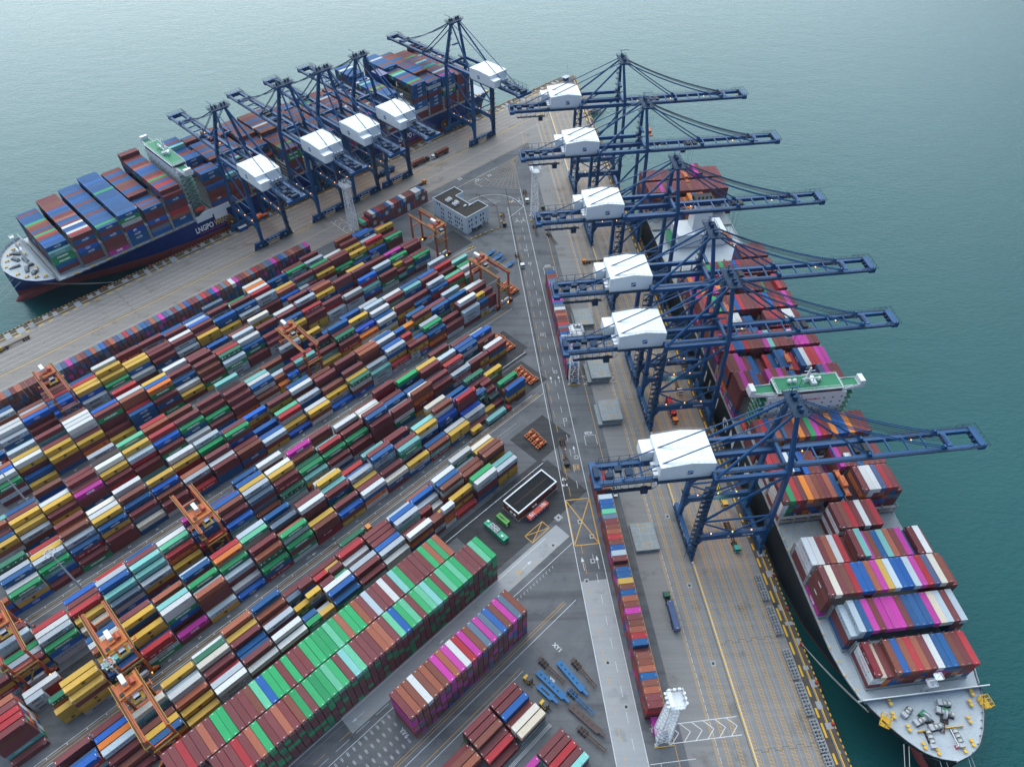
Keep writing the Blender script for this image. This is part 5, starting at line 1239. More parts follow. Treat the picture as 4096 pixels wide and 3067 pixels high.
bollards(ship_l, [(5,9),(5,-9),(8,15),(8,-15),(12,19),(12,-19),(16,22),(16,-22),(3,3),(15,9),(15,-10)], 15.9)
foremast(ship_l, 13.0, -1.5, 15.6, 19)
mb = Mesh(); dst = 104.4
put_text(mb, 'LNGPO', plane_M((dst+6.2, -30.54, 7.6), (1,0,0), (0,0,1)), 12.4, 4.2, 0, bold=.03); put_text(mb, 'WERED', plane_M((dst+19.2, -30.54, 7.6), (1,0,0), (0,0,1)), 12.0, 4.2, 1, bold=.03)
mb.box(dst+2, dst+24, -30.535, -30.52, 4.0, 4.45, 2)
d2 = 271
put_text(mb, 'LNGPO', plane_M((d2+6.2, -30.54, 7.6), (1,0,0), (0,0,1)), 12.4, 4.2, 0, bold=.03); put_text(mb, 'WERED', plane_M((d2+19.2, -30.54, 7.6), (1,0,0), (0,0,1)), 12.0, 4.2, 0, bold=.03); mb.box(d2+2, d2+24, -30.535, -30.52, 4.0, 4.45, 2)
mb.build('lettering', [M['letter_white'], M['gold'], M['txt_red']], hL)
mb = Mesh(); mb.box(107, 118, -30.56, -30.52, 12.2, 14.2, 0); mb.box(119, 128, -30.56, -30.52, 9.6, 14.2, 0); mb.prism_y([(106.5,14),(131,14),(131,17.8),(113,17.8),(110,16.2),(106.5,16.2)], -30.5, -29.9, 0); mb.build('mooring_screen', [M['ship_white']], ship_l)
NN = 24
baysL = [
 (54.6,20,'56666666666666666666','trNBNrRGrNrboGNNNnrN',['tEEnr','NNNrQQ']),
 (68.8,22,'7777777777777777777777','rRwDNwrNNorrNNDrrbbrrr',['rNrBNrr']),
 (83.2,24,'777777777777777777777777','NGNNNNNrNNNNNrNNDNNrNNNN',['NrNrrrP']),
 (96.4,24,'888888888888888888888888','NNNNNNNNNNNNNGNNNNNDNNNN',['NEQrANNn']),
 (110.8,24,'777766667777777777777777','NrNrwrNnrrNNrrbbNNrrDNrr',['NrrBrsDQ','rrr']),
 (125.2,24,'8999999999999999999999AA','rrNRRNbGRrrNNDDorrNNbrrr',['rNrrRoNn','rNrrr']),
 (152.4,24,'699998877799998888899999','DNDbDNNrrrNDNrDNrNDqNrDN',['DbrhDr','NNbrr']),
 (167.0,24,'777787778888888888877888','bNrNNrNnbrNNonNrrNDNNrbN',['tNbrr']),
 (181.4,24,'444447777777777777888888','rNrNtrqrNbNrrNNbrNrrNNbr',['NtQr']),
 (195.6,24,'000005577777788888888888','rrrrrrrNbrbNrbNbbrrNbNbb',[]),
 (209.8,24,'777777777778888888888888','rNrEbrbNbrNbbNrxNrNNbrbb',['rEErrNr']),
 (224.0,24,'000044447777777788888888','rrrrrrrrNrNbbNrrNNrrbNNr',[]),
 (238.2,24,'777777777777777777777777','NrNNrrNbbNNrrbNbrNbrrNNr',['NrNNrn']),
 (252.4,24,'777777777777777777777777','rrNNbbNNrqNbbNrbNbrGGNNr',['NNrnnP']),
 (266.6,24,'777777777777777777777777','rrPNbbNrNwbbNboNrrwNbbrr',['NNrPNb']),
 (280.8,24,'777777777777777777777777','rPNNbbwbobNbbbrNrrNNbrbr',['NNPrNb']),
 (295.0,24,'AAAAAAAAAAAAAAAABBBBBBBB','NNNNNbGbnNNqNwNNNNNNNwNN',['NNNNrNNIQr']),
 (321.0,24,'AAAAAAAAAAAAABBBBBBBBBBB','NbGNNNbNNqGbNNNbNNNNwNNN',['NNNNrIIQrr']),
 (335.4,24,'999999AAAAAAAAAAAAAAAAAA','NbNNrNbNDNNrNrNbbNNbbrbN',['NCNrNNNrr']),
 (349.8,24,'999999999999999999999999','NPNrQNrbNGNrNqrbNrEbrrrr',['NNNQENrr']),
 (364.2,24,'88888888888888888888888A','rrrbrNrNrErrNrrNrrrtrrrr',['rrrNrr']),
]
baysl = []
for s, n, hts, tops, first in baysL: baysl.append((s, n, (n-1)/-2*2.52, hts, tops, first))
ship_stacks('deck_l', nA*TL, dA, -nA, baysl, 15.8, 'rrrrbbNNNNnDrsrEQknr', 'dark blue ship')
for i, (s, n, y0, hts, tops, first) in enumerate(baysl):
    w = n*2.52/2; mb = Mesh()
    for k in range(3): mb.box(s-SL-6.5, s-SL+6.5, -w+k*(2*w/3)+.05, -w+(k+1)*(2*w/3)-.05, 13.9, 15.6, 0)
    mb.build('hatch_cover', [M['hatch_grey']], ship_l)
    lashing(ship_l, s-SL+7.0, (-w-.6, w+.6), 14.1, 15.7+2.72*4)
deckhouse(ship_l, 134.6-SL, 142.6-SL, 22.0, 14.0, 45, 47.5, 31.0, None, -1)
mb = Mesh(); mb.box(304.5-SL, 312.5-SL, -19, 19, 14, 30, 0); mb.build('engine_casing', [M['ship_white']], ship_l)
mb = Mesh(); mb.box(305-SL, 312-SL, -6, 6, 30, 46, 0); mb.build('funnel', [M['hull_blue']], ship_l)
mb = Mesh(); mb.bar((308-SL,-24,14),(308-SL,-24,33),1.2); mb.box(304-SL,312-SL,-29,-19,29.8,30.1,0); railing(mb,[(304-SL,-29,30.1),(312-SL,-29,30.1),(312-SL,-19,30.1)],1.1,.1,0,2); mb.bar((308-SL,-25,30),(308-SL,-25,38),.6); mb.lathe([(.4,0),(1.2,.6),(1.2,1.4),(.3,2)],(308-SL,-25,36),10,0); mb.build('aft_mast', [M['ship_white']], ship_l)
mb = Mesh(); railing(mb, [(x, -interp(TLs, x, 1)+.15, 13.95) for x in [22+i*4 for i in range(86)]], 1.1, .09, 0, 4); mb.build('deck_railing', [M['ship_white']], ship_l)
mb = Mesh()
for i in range(70):
    x = 24+i*4.9; mb.box(x, x+2.6, -30.2, -29.2, 14, 14.9, i % 2)
mb.build('deck_locker', [M['galv'], M['rail_yellow']], ship_l)
# ------------------------------------------------------------------ rubber-tyred yard cranes
def rtg(s, tn, label, body, trolley, hz=22.2):
    """x along the stacks (7.6 m between the frames), y away from the viewer from the near legs (0) to the far legs (24)"""
    root = thing('yard_gantry_crane', MA(s, tn), label, 'yard crane', 'red yard gantry cranes over the stacks')
    B = M[body]; wx = 3.8
    for y in (0, 24):
        for x in (-wx, wx):
            mb = Mesh(); mb.add(*tapered((x, y, 2.6), (x, y, hz-.6), .95, 1.0, .85, .9)); mb.build('leg', [B], root)
        mb = Mesh(); mb.box(-5.6, 5.6, y-.55, y+.55, 1.7, 2.7, 0); b = mb.build('sill_beam', [B], root)
        for x in (-5, 5):
            mb = Mesh(); mb.box(x-1.4, x+1.4, y-.5, y+.5, .9, 1.8, 0)
            for dx in (-.9, .9):
                for dy in (-.35, .35): mb.wheel((x+dx, y+dy, .75), .75, .45, 'y', 1, 12)
            mb.box(x-1.9, x-1.5, y-.3, y+.3, .4, 1.3, 2); mb.build('bogie', [B, M['tyre'], M['lamp'] if x > 0 else M['rail_yellow']], root)
        mb = Mesh(); mb.box(-wx+.4, wx-.4, y-.3, y+.3, hz*.62, hz*.62+.5, 0); mb.build('cross_tie', [B], root)
    for x in (-wx, wx):
        mb = Mesh(); mb.box(x-.45, x+.45, -1.0, 25.0, hz-.8, hz+.6, 0); mb.box(x-.1, x+.1, -.8, 24.8, hz+.6, hz+.75, 1)
        xo = x+(-1.15 if x < 0 else .45); mb.box(xo, xo+.7, -.8, 24.8, hz+.45, hz+.52, 1)
        o = mb.build('girder', [B, M['rust_iron']], root)
        mb = Mesh(); xr = x+(-1.1 if x < 0 else 1.1); railing(mb, [(xr,-.8,hz+.5),(xr,24.8,hz+.5)], 1.0, .08, 0, 2); mb.build('girder_railing', [M['rail_yellow']], o)
    mb = Mesh(); mb.box(-3.2, 2.6, -1.6, -.6, 3.2, 5.4, 0); mb.box(-3.3, 2.7, -1.7, -.5, 5.4, 5.5, 0); mb.build('power_pack', [M['galv']], root)
    mb = Mesh()
    mb.bar((-2.6,-1.1,4), (1.8,-1.1,10.6), .7, .15, 0); mb.box(-4.4, 4.4, -1.5, -.5, 13.2, 13.35, 0); railing(mb, [(-4.4,-1.5,13.3),(4.4,-1.5,13.3)], 1.0, .08, 1, 1.2); mb.bar((2.4,-1.1,10.6),(-2.4,-1.1,13.2),.7,.15,0)
    railing(mb, [(-2.6,-1.4,4.1),(1.8,-1.4,10.7)], 1.0, .08, 1, 1.5); mb.box(-5.4,-3.4,-1.9,.8,hz-3.2,hz-3.05,0); railing(mb, [(-5.4,.8,hz-3.1),(-5.4,-1.9,hz-3.1),(-3.4,-1.9,hz-3.1)], 1.0, .08, 1, 1.2); mb.bar((-4.8,-1.6,13.3),(-4.8,.4,hz-3.1),.6,.12,0)
    mb.build('access_stair', [M['rust_iron'], M['rail_yellow']], root)
    y = trolley
    mb = Mesh(); mb.box(-wx-.3, wx+.3, y-3.2, y+3.0, hz+.75, hz+1.15, 0); mb.box(-1.6, .8, y-1.2, y+1.4, hz+1.15, hz+2.1, 0); mb.box(-3.3, -2, y-2.6, y-1.2, hz+1.15, hz+1.9, 1)
    railing(mb, [(-wx,y-3.2,hz+1.1),(wx,y-3.2,hz+1.1),(wx,y+3,hz+1.1),(-wx,y+3,hz+1.1)], 1.0, .08, 2, 1.4)
    tr = mb.build('trolley', [B, M['dark_iron'], M['rail_yellow']], root)
    mb = Mesh(); mb.bar((2.1, y-1.0, hz+2.2), (2.1, y+1.7, hz+2.2), 1.9, None, 0, 14); mb.build('hoist_drum', [M['rust_red']], tr)
    mb = Mesh(); mb.box(-.9, .7, y+.3, y+4.4, hz+2.0, hz+3.6, 0); mb.build('electrical_house', [M['white']], tr)
    mb = Mesh(); mb.box(-.4, 1.7, y-4.6, y-2.6, hz-3.0, hz-.6, 0); mb.box(-.45, 1.75, y-4.65, y-2.9, hz-2.2, hz-.9, 1); mb.box(-1.4, 2.6, y-5.2, y-2.2, hz-3.15, hz-3.0, 2); mb.build('operator_cab', [M['white'], M['glass'], M['rail_yellow']], tr)
    mb = Mesh(); mb.box(-6.0, 6.0, y-.25, y+.25, hz-5.6, hz-5.2, 0)
    for x in (-6, 6): mb.box(x-.2, x+.2, y-1.2, y+1.2, hz-5.7, hz-5.2, 0)
    mb.box(-1.6, 1.6, y-.7, y+.7, hz-5.2, hz-4.4, 0)
    for x in (-1.3, 1.3):
        for dy in (-.6, .6): mb.bar((x, y+dy, hz-4.4), (x, y+dy, hz+.8), .06, None, 1)
    mb.build('spreader', [M['rtg_orange'], M['steel_rope']], tr)
for s, t, lab, b, y in ((10.5,-326.5,'weathered red yard crane over the fourth block near the short-box wall','rtg_red',19),
  (113.7,-267.7,'tall salmon-red yard crane over the third block with trolley at its far end','rtg_red',21),
  (229.5,-300.9,'bright salmon yard crane beside the white office building','rtg_red',3.5),
  (224.8,-240.4,'salmon yard crane at the road end of the third block, near blue flatbeds','rtg_red',19.5),
  (24.5,-206.9,'orange yard crane with yellow walkways over the rear half of second block','rtg_orange',8.5),
  (-24.9,-180.5,'orange yard crane standing just beyond the one with yellow railings, over mixed boxes','rtg_orange',6),
  (-28.3,-146.6,'orange yard crane with yellow railings and steel feet beside the green ranks','rtg_orange',20.5),
  (-53.2,-207.6,'red yard crane at the yard edge with yellow stair and blue power pack','rtg_red',17)):
    rtg(s, t, lab, b, y)

# ------------------------------------------------------------------ lattice light towers and floodlight masts
def tower(Mx, label, hz=34.0):
    root = thing('lattice_light_tower', Mx, label, 'light tower', 'white lattice light towers')
    mb = Mesh(); w0, w1 = 2.5, 1.75; L = lambda z: w0+(w1-w0)*z/hz
    for sx, sy in ((-1,-1),(1,-1),(1,1),(-1,1)): mb.bar((sx*w0, sy*w0, .4), (sx*w1, sy*w1, hz), .24)
    n = 10
    for i in range(n):
        za, zb = .6+(hz-.6)*i/n, .6+(hz-.6)*(i+1)/n; a, b = L(za), L(zb); zm = (za+zb)/2; m = L(zm)
        c = [(-1,-1),(1,-1),(1,1),(-1,1)]
        for (x0,y0),(x1,y1) in zip(c, c[1:]+c[:1]):
            mb.bar((x0*b,y0*b,zb), (x1*b,y1*b,zb), .11); mb.bar((x0*a,y0*a,za), (x1*b,y1*b,zb), .1); mb.bar((x1*a,y1*a,za), (x0*b,y0*b,zb), .1); mb.bar((x0*m,y0*m,zm),(x1*m,y1*m,zm),.07)
    for i in range(8): mb.bar((-.8 if i % 2 else .8, 0, 1+i*4.1), (.8 if i % 2 else -.8, 0, 5+i*4.1), .6, .14)
    mb.build('lattice_mast', [M['white']], root)
    mb = Mesh(); mb.box(-2.7, 2.7, -2.7, 2.7, hz, hz+.18); 
    for z in (hz, hz+2.6): railing(mb, [(-2.7,-2.7,z),(2.7,-2.7,z),(2.7,2.7,z),(-2.7,2.7,z),(-2.7,-2.7,z)], 1.1, .1, 0, 1)
    for x in (-2.6, 2.6):
        for y in (-2.6, 0, 2.6): mb.bar((x,y,hz),(x,y,hz+3.8),.16)
    mb.box(-2.6, -1.2, -2.5, 2.5, hz+2.5, hz+2.6); mb.build('head_platform', [M['white']], root)
    for i, (x, y) in enumerate([(-3.1,-2.2),(-3.1,-.8),(-3.1,.8),(-3.1,2.2),(-1.6,3.1),(.2,3.1),(1.9,3.1),(3.1,1.6),(3.1,0),(3.1,-1.6)]):
        mb = Mesh(); mb.box(x-.42, x+.42, y-.38, y+.38, hz+1.6, hz+2.4, 0); mb.box(x-.36, x+.36, y-.32, y+.32, hz+1.56, hz+1.6, 1); mb.build('floodlight', [M['white'], M['galv']], root)
    mb = Mesh()
    for sx, sy in ((-1,-1),(1,-1),(1,1),(-1,1)): mb.box(sx*w0-.6, sx*w0+.6, sy*w0-.6, sy*w0+.6, 0, .5)
    mb.box(-3.6, 3.6, -3.4, -3.2, 0, .35, 1); mb.box(-3.6,3.6,3.2,3.4,0,.35,1); mb.box(-1.2, .2, -1, .4, 0, 1.7, 2); mb.box(1.2,2,-.6,.4,0,1.4,3)
    mb.build('foundation', [M['galv'], M['rail_yellow'], M['galv'], M['logo_light']], root)
tower(MB_(83.1, 59.6), 'white lattice light tower nearest the viewer, at the near end of the single container file')
tower(MB_(262.4, 58.2), 'white lattice light tower between the two single container files')
tower(MB_(415.0, 58.2), 'white lattice light tower on the open apron beside parked chassis', 35)
tower(MA(206.3, -362.6), 'white lattice light tower beside the red and white short-box wall', 35)
def mast(s, t, label, hz):
    root = thing('floodlight_mast', MA(s, t), label, 'light mast', 'tall round floodlight masts')
    mb = Mesh(); mb.lathe([(.42,0),(.36,hz*.5),(.2,hz)], (0,0,0), 10, 0); mb.lathe([(.8,0),(.8,.3)], (0,0,0), 10, 0); mb.build('pole', [M['galv']], root)
    mb = Mesh()
    for r in (1.0, 1.9):
        for i in range(16):
            a, b = 2*math.pi*i/16, 2*math.pi*(i+1)/16; mb.bar((r*math.cos(a), r*math.sin(a), hz), (r*math.cos(b), r*math.sin(b), hz), .14)
    for i in range(8): a = math.pi*i/4; mb.bar((0,0,hz-.2), (1.9*math.cos(a), 1.9*math.sin(a), hz), .1)
    mb.build('lamp_ring', [M['galv']], root)
    for i in range(8):
        a = math.pi*i/4+.2; x, y = 2.1*math.cos(a), 2.1*math.sin(a); mb = Mesh(); mb.box(x-.3, x+.3, y-.3, y+.3, hz-.5, hz+.05); mb.build('floodlight', [M['galv']], root)
mast(-26.5, -234.0, 'slim grey floodlight mast rising from the road beside the third block', 30)
mast(-26.5, -294.0, 'slim grey floodlight mast at the yard edge beside the fourth block', 30)
mast(-28.6, -173.8, 'slim grey floodlight mast whose ring stands before the orange yard cranes', 32)

# ------------------------------------------------------------------ buildings
M['wall_pale'] = paint('pale_blue_render', (.62,.68,.73), .08, .2, .8, .25)
M['roof_bitumen'] = concrete('stained_flat_roof', (.022,.019,.017), (.055,.048,.042), (.025,.022,.02), AZA)
M['roof_black'] = concrete('black_felt_roof', (.007,.009,.011), (.014,.016,.018), (.02,.017,.014), AZA)
M['brick'] = paint('red_brick_wall', (.20,.05,.032), .25, .4, .85, 2.5)
M['glass_green'] = plain('green_tinted_glass', (.01,.06,.045), .15)
def office():
    root = thing('office_building', MA(257.5, -309.0), 'pale L-shaped four-storey office with dark flat roof among the yard roads', 'building')
    hz = 12.3; P = [(0,0),(19.4,0),(19.4,9.6),(12.6,9.6),(12.6,24.5),(19.4,24.5),(19.4,33.2),(0,33.2)]
    # ground floor of the near gable is open on columns
    mb = Mesh(); mb.prism(P, 3.1, hz, 0); mb.prism([(0,0),(4.2,0),(4.2,6),(12.6,6),(12.6,33.2),(0,33.2)], 0, 3.1, 0)
    for x, y in ((8.6,.5),(13.6,.5),(19,.5),(19,5)): mb.box(x-.35, x+.35, y-.35, y+.35, 0, 3.1, 0)
    mb.build('wall', [M['wall_pale']], root)
    mb = Mesh(); mb.prism(P, hz+.02, hz+.12, 0)
    rf = mb.build('roof', [M['roof_bitumen']], root)
    mb = Mesh()
    for (x0,y0),(x1,y1) in zip(P, P[1:]+P[:1]): mb.bar((x0,y0,hz+.3),(x1,y1,hz+.3),.35,.6,0)
    mb.build('parapet', [M['wall_pale']], rf)
    for x, y, a, b in ((4.2,23,1.6,3),(6.8,23.4,1.6,3),(4.6,16.4,1.6,3.2),(7.2,17,1.6,3.2)):
        mb = Mesh(); mb.box(x-a/2, x+a/2, y-b/2, y+b/2, hz+.5, hz+1.9, 0)
        for dy in (-.7, .7): mb.lathe([(.55,0),(.55,.1)], (x, y+dy*b/3, hz+1.9), 12, 1)
        mb.build('air_conditioner', [M['white'], M['dark_iron']], rf)
    for x, y in ((8.6,10.6),(11.6,9)):
        mb = Mesh(); mb.bar((x-1,y,hz+.8),(x+1,y,hz+.8),1.1,None,0,10); mb.build('tank', [M['white']], rf)
    wins = []
    for fl, z in ((1,4.4),(2,7.4)):
        for x in (2.4,4.6,8.4,12.6,14.8): wins.append(('f', x, z+ (0.6 if fl == 2 else 0)))
    for z in (1.2,4.4,7.6):
        for y in (4.6,7.0,9.0,10.8,15.6,17.6,23.0,25.0): wins.append(('l', y, z))
    for y in (26.4,28.6): wins.append(('l', y, 9.9)); 
    for k, p, z in wins:
        mb = Mesh()
        if k == 'f': mb.box(p-.5, p+.5, -.05, -.01, z, z+1.7, 0)
        else: mb.box(-.05, -.01, p-.5, p+.5, z, z+1.7, 0)
        w = mb.build('window', [M['glass_green']], root)
        mb = Mesh()
        if k == 'f': mb.box(p-.65, p+.65, -.14, 0, z-.14, z-.01, 0)
        else: mb.box(-.14, 0, p-.65, p+.65, z-.14, z-.01, 0)
        mb.build('sill', [M['white']], w)
    mb = Mesh(); mb.box(12.62, 12.66, 16, 24, 4, hz-.6, 0); mb.build('glass_screen', [M['glass_green']], root)
    mb = Mesh(); mb.box(4.4, 13.2, -1.6, 0, 3.15, 3.3, 0); mb.build('canopy', [M['galv']], root)
    mb = Mesh(); mb.box(-1.4, 0, 5.8, 8.0, 2.5, 2.65); mb.build('porch_canopy', [M['galv']], root)
    mb = Mesh(); mb.box(12.7, 19, 20, 24.4, 3.1, 3.4); mb.build('terrace_slab', [M['white']], root)
office()
def substation():
    root = thing('brick_substation', MA(126.2, -129.4), 'low red-brick building with black flat roof and white parapet', 'building')
    mb = Mesh(); mb.box(0, 24.6, 0, 9.7, .15, 5.2); w = mb.build('wall', [M['brick']], root)
    mb = Mesh(); mb.box(.5, 24.1, .5, 9.2, 5.21, 5.3); mb.box(12.2, 12.4, .6, 9.1, 5.3, 5.36, 1); rf = mb.build('roof', [M['roof_black'], M['roof_bitumen']], root)
    mb = Mesh(); mb.box(2, 23, 4.75, 4.95, 5.3, 5.38); mb.build('roof_ridge_strip', [M['rust_iron']], rf)
    mb = Mesh()
    for b in ((0,24.6,-.1,.45),(0,24.6,9.25,9.8),(-.1,.45,-.1,9.8),(24.15,24.7,-.1,9.8)): pass
    mb.box(-.12,24.72,-.12,.42,5.2,5.75); mb.box(-.12,24.72,9.28,9.82,5.2,5.75); mb.box(-.12,.42,.42,9.28,5.2,5.745); mb.box(24.18,24.72,.42,9.28,5.2,5.745)
    for i in range(6): mb.box(2+i*4,2.3+i*4,-.14,.44,5.2,5.8); mb.box(2+i*4,2.3+i*4,9.26,9.84,5.2,5.8)
    mb.build('parapet', [M['white']], root)
    mb = Mesh(); mb.box(-.3, 24.9, -.3, 10, 0, .15); mb.build('plinth', [M['slab']], root)
    for x in (6.5, 18.6, 21):
        mb = Mesh(); mb.box(x-.5, x+.5, -.05, 0, .2, 2.2); mb.build('door', [M['dark_iron']], root)
    for y in (2.2, 4.4): mb = Mesh(); mb.box(-.5, -.02, y-.7, y+.7, 2.2, 3.0); mb.build('air_conditioner', [M['white']], root)
    for x in (9.0, 10.6): mb = Mesh(); mb.box(x-.6, x+.6, -.6, -.02, 1.6, 2.3); mb.build('air_conditioner', [M['white']], root)
    mb = Mesh(); mb.box(20.2, 21.2, -.06, -.02, 3.6, 4.1); mb.box(-.06,-.02,6.2,7.4,3.4,4); mb.build('name_plate', [M['white']], root)
substation()
M['ctr_red'] = paint('site_box_red', (.5,.06,.03), .12, .3, .55); M['ctr_blue'] = paint('site_box_blue', (.01,.08,.3), .2, .3, .6)
M['gen_green'] = paint('generator_green', (.03,.34,.20), .15, .35, .55); M['gen_green2'] = paint('old_green_paint', (.09,.32,.06), .2, .8, .6, .9)
def red_cabin():
    root = thing('smoking_shelter_container', MA(135.1, -126.3), 'red container shelter with round no-smoking signs on its roof', 'shelter')
    mb = Mesh(); mb.box(-6.1, 6.1, -1.22, 1.22, 1.0, 2.7, 0); mb.box(-6.08, 6.08, -1.2, 1.2, .1, 1.0, 1); mb.build('body', [M['ctr_red'], M['ctr_blue']], root)
    for i in range(7):
        mb = Mesh(); x = -5.2+i*1.7; mb.box(x-.3, x+.3, -1.26, -1.22, 1.35, 2.1); mb.build('window', [M['letter_white']], root)
    for x in (-4.0, 4.0):
        mb = Mesh(); Q = plane_M((x, .1, 2.712), (1,0,0), (0,1,0)); ring(mb, Q, .95, .95, .16, 0, 28); mb.lineP = None
        mb.face([Q @ Vector(p) for p in ((-.62,.5,.004),(-.5,.62,.004),(.62,-.5,.004),(.5,-.62,.004))], 0)
        mb.face([Q @ Vector(p) for p in ((-.5,-.12,.002),(.4,-.12,.002),(.4,.1,.002),(-.5,.1,.002))], 0)
        for k in range(4): mb.face([Q @ Vector(p) for p in ((1.35 if x < 0 else -1.65,-.9+k*.5,.002),(1.65 if x < 0 else -1.35,-.9+k*.5,.002),(1.65 if x < 0 else -1.35,-.6+k*.5,.002),(1.35 if x < 0 else -1.65,-.6+k*.5,.002))], 0)
        mb.build('no_smoking_sign', [M['letter_white']], root)
red_cabin()
def generator():
    root = thing('generator_container', frame(PA(114.6, -131.8), nA, dA), 'turquoise generator container topped by six white fan units', 'generator')
    mb = shell(13.0); mb.m = [0]*len(mb.m); b = mb.build('body', [M['gen_green']], root); b.scale = (1, 1.15, 1.05)
    for i in range(3):
        for y in (-.72, .72):
            mb = Mesh(); x = -2.6+i*1.7; mb.box(x-.6, x+.6, y-.6, y+.6, 2.85, 3.75, 0); mb.lathe([(.5,0),(.5,.12)], (x, y, 3.75), 12, 1); mb.lathe([(.15,.12),(.15,.2)], (x, y, 3.75), 8, 0); mb.build('fan_unit', [M['white'], M['dark_iron']], root)
    for x, y in ((-5.4,.5),(4.4,-.4)): mb = Mesh(); mb.box(x-.5,x+.5,y-.4,y+.4,2.85,3.5); mb.build('exhaust_box', [M['white']], root)
    mb = Mesh()
    for i in range(5): mb.bar((-1.9+i*.9, -1.0, 2.9), (-1.9+i*.9, -1.0, 3.4), .12)
    mb.bar((-3.6,-.9,2.95),(2.2,-.9,2.95),.14); mb.build('pipe', [M['white']], root)
generator()
def green_box():
    root = thing('stained_green_container', MAX(121.0, -134.0), 'moss-green short container with a black soot stain on top', 'container shelter')
    mb = shell(6.6); mb.m = [0]*len(mb.m); mb.build('body', [M['gen_green2']], root)
    mb = Mesh(); pts = []
    for i in range(25): pts.append((-2.7+i*.225, (.16+random.random()*.55)*(1-abs(i-11)/16)))
    for (x0,a),(x1,b) in zip(pts, pts[1:]): mb.face([(x0,-a,2.70),(x1,-b,2.70),(x1,b*.8,2.70),(x0,a*.8,2.70)])
    mb.build('soot_stain', [M['funnel_black']], root)
    mb = Mesh(); mb.box(2.6, 3.5, -1.1, -.5, .8, 1.9); mb.build('control_box', [M['white']], root)
green_box()
# the hut, pole and railing at the pier tip
root = thing('pier_tip_hut', MA(473, -419.5), 'tiny beacon hut with flat roof on the pier tip', 'hut')
mb = Mesh(); mb.box(-2, 2, -1.6, 1.6, 0, 2.6); mb.build('wall', [M['ctr_blue']], root); mb = Mesh(); mb.box(-3, 3, -2.4, 2.4, 2.6, 2.8); mb.build('roof', [M['galv']], root)
mb = Mesh(); mb.bar((0,0,0),(0,0,15),.22,None,0,6); mb.bar((-1,0,13),(1,0,13),.12); mb.bar((0,-.8,11.5),(0,.8,11.5),.12); mb.bar((-2.2,0,0),(-2.2,0,7),.12); mb.lathe([(.5,0),(.5,.3)],(0,0,0),8,0)
tag(mb.build('signal_pole', [M['white']], None, MA(476.5, -421)), 'thin white signal pole with cross arms on the pier tip', 'pole')
def fence(name, pts, label, h=1.3, mat='rust_iron', step=2.4):
    mb = Mesh(); P = [Vector(p) for p in pts]
    for a, b in zip(P, P[1:]):
        n = max(1, int((b-a).length/step))
        for z in (.35, .8, h): mb.bar(a+ZV*z, b+ZV*z, .08)
        for i in range(n+1): q = a.lerp(b, i/n); mb.bar(q, q+ZV*(h+.1), .14)
    return tag(mb.build(name, [M[mat]]), label, 'fence')
fence('guard_fence', [PA(293.7,-339.5), PA(294,-330), PA(293.3,-318.8), PA(278.5,-299), PA(258,-301.5)], 'low rusty guard fence round the office yard')
fence('pier_tip_fence', [PB(sB_end+4,121.6), PB(sB_end-6,122), PB(sB_end-30,122.2)], 'yellow railing along the pier tip', 1.3, 'rail_yellow')
for i in range(5):
    mb = Mesh(); a = PA(293.2+i*.9, -329+i*2.0)
    mb.box(-3,3,-.1,.1,.1,.25); mb.box(-3,3,1.4,1.6,.1,.25)
    for k in range(4): mb.box(-3+k*1.9,-2.85+k*1.9,-.1,1.6,.25,.35)
    tag(mb.build('steel_grid', [M['galv']], None, MA(293.2+i*.9, -329+i*1.9)), 'flat galvanised steel frame lying beside the office fence', 'frame', 'steel frames lying beside the office fence')
for i, (s, t) in enumerate([(256,-303),(259.5,-302.6),(263,-302),(267,-301.2),(271.5,-300.3),(276,-299.2),(283,-303),(288,-309),(248,-296),(250.5,-295.6)]):
    mb = Mesh(); mb.prism_y([(-.9,0),(.9,0),(.5,.8),(-.5,.8)], -.35, .35); mb.box(-.3,.3,-.37,.37,.2,.6,1)
    tag(mb.build('road_barrier', [M['rail_yellow'], M['dark_iron']], None, MA(s, t)), 'yellow concrete road barrier along the office yard fence', 'barrier', 'yellow barriers by the office yard')
# silver pipes between the foreground groups, pipes in the gaps between blocks
for k in range(3):
    mb = Mesh(); mb.bar((30,-59.0-k*.5+0,.5),(73,-59.0-k*.5,.5),.32,None,0,8)
    mb.v = [tuple(PA(x, y, z)) for x, y, z in mb.v]
    tag(mb.build('steel_pipe', [M['galv']]), 'long silver pipe lying on the ground between the foreground container groups', 'pipe', 'silver pipes on the ground')
for (s0, s1, t) in ((96,157,-143.9),(60,205,-203.4)):
    mb = Mesh(); mb.bar((s0,t,.35),(s1,t,.35),.34,None,0,8)
    for i in range(int((s1-s0)/6)): mb.box(s0+i*6-.1,s0+i*6+.1,t-.3,t+.3,.02,.3)
    mb.v = [tuple(PA(x, y, z)) for x, y, z in mb.v]
    tag(mb.build('cable_duct', [M['white']]), 'white cable duct behind the black-roofed building' if t > -150 else 'white cable duct in the gap inside the second block', 'cable duct')

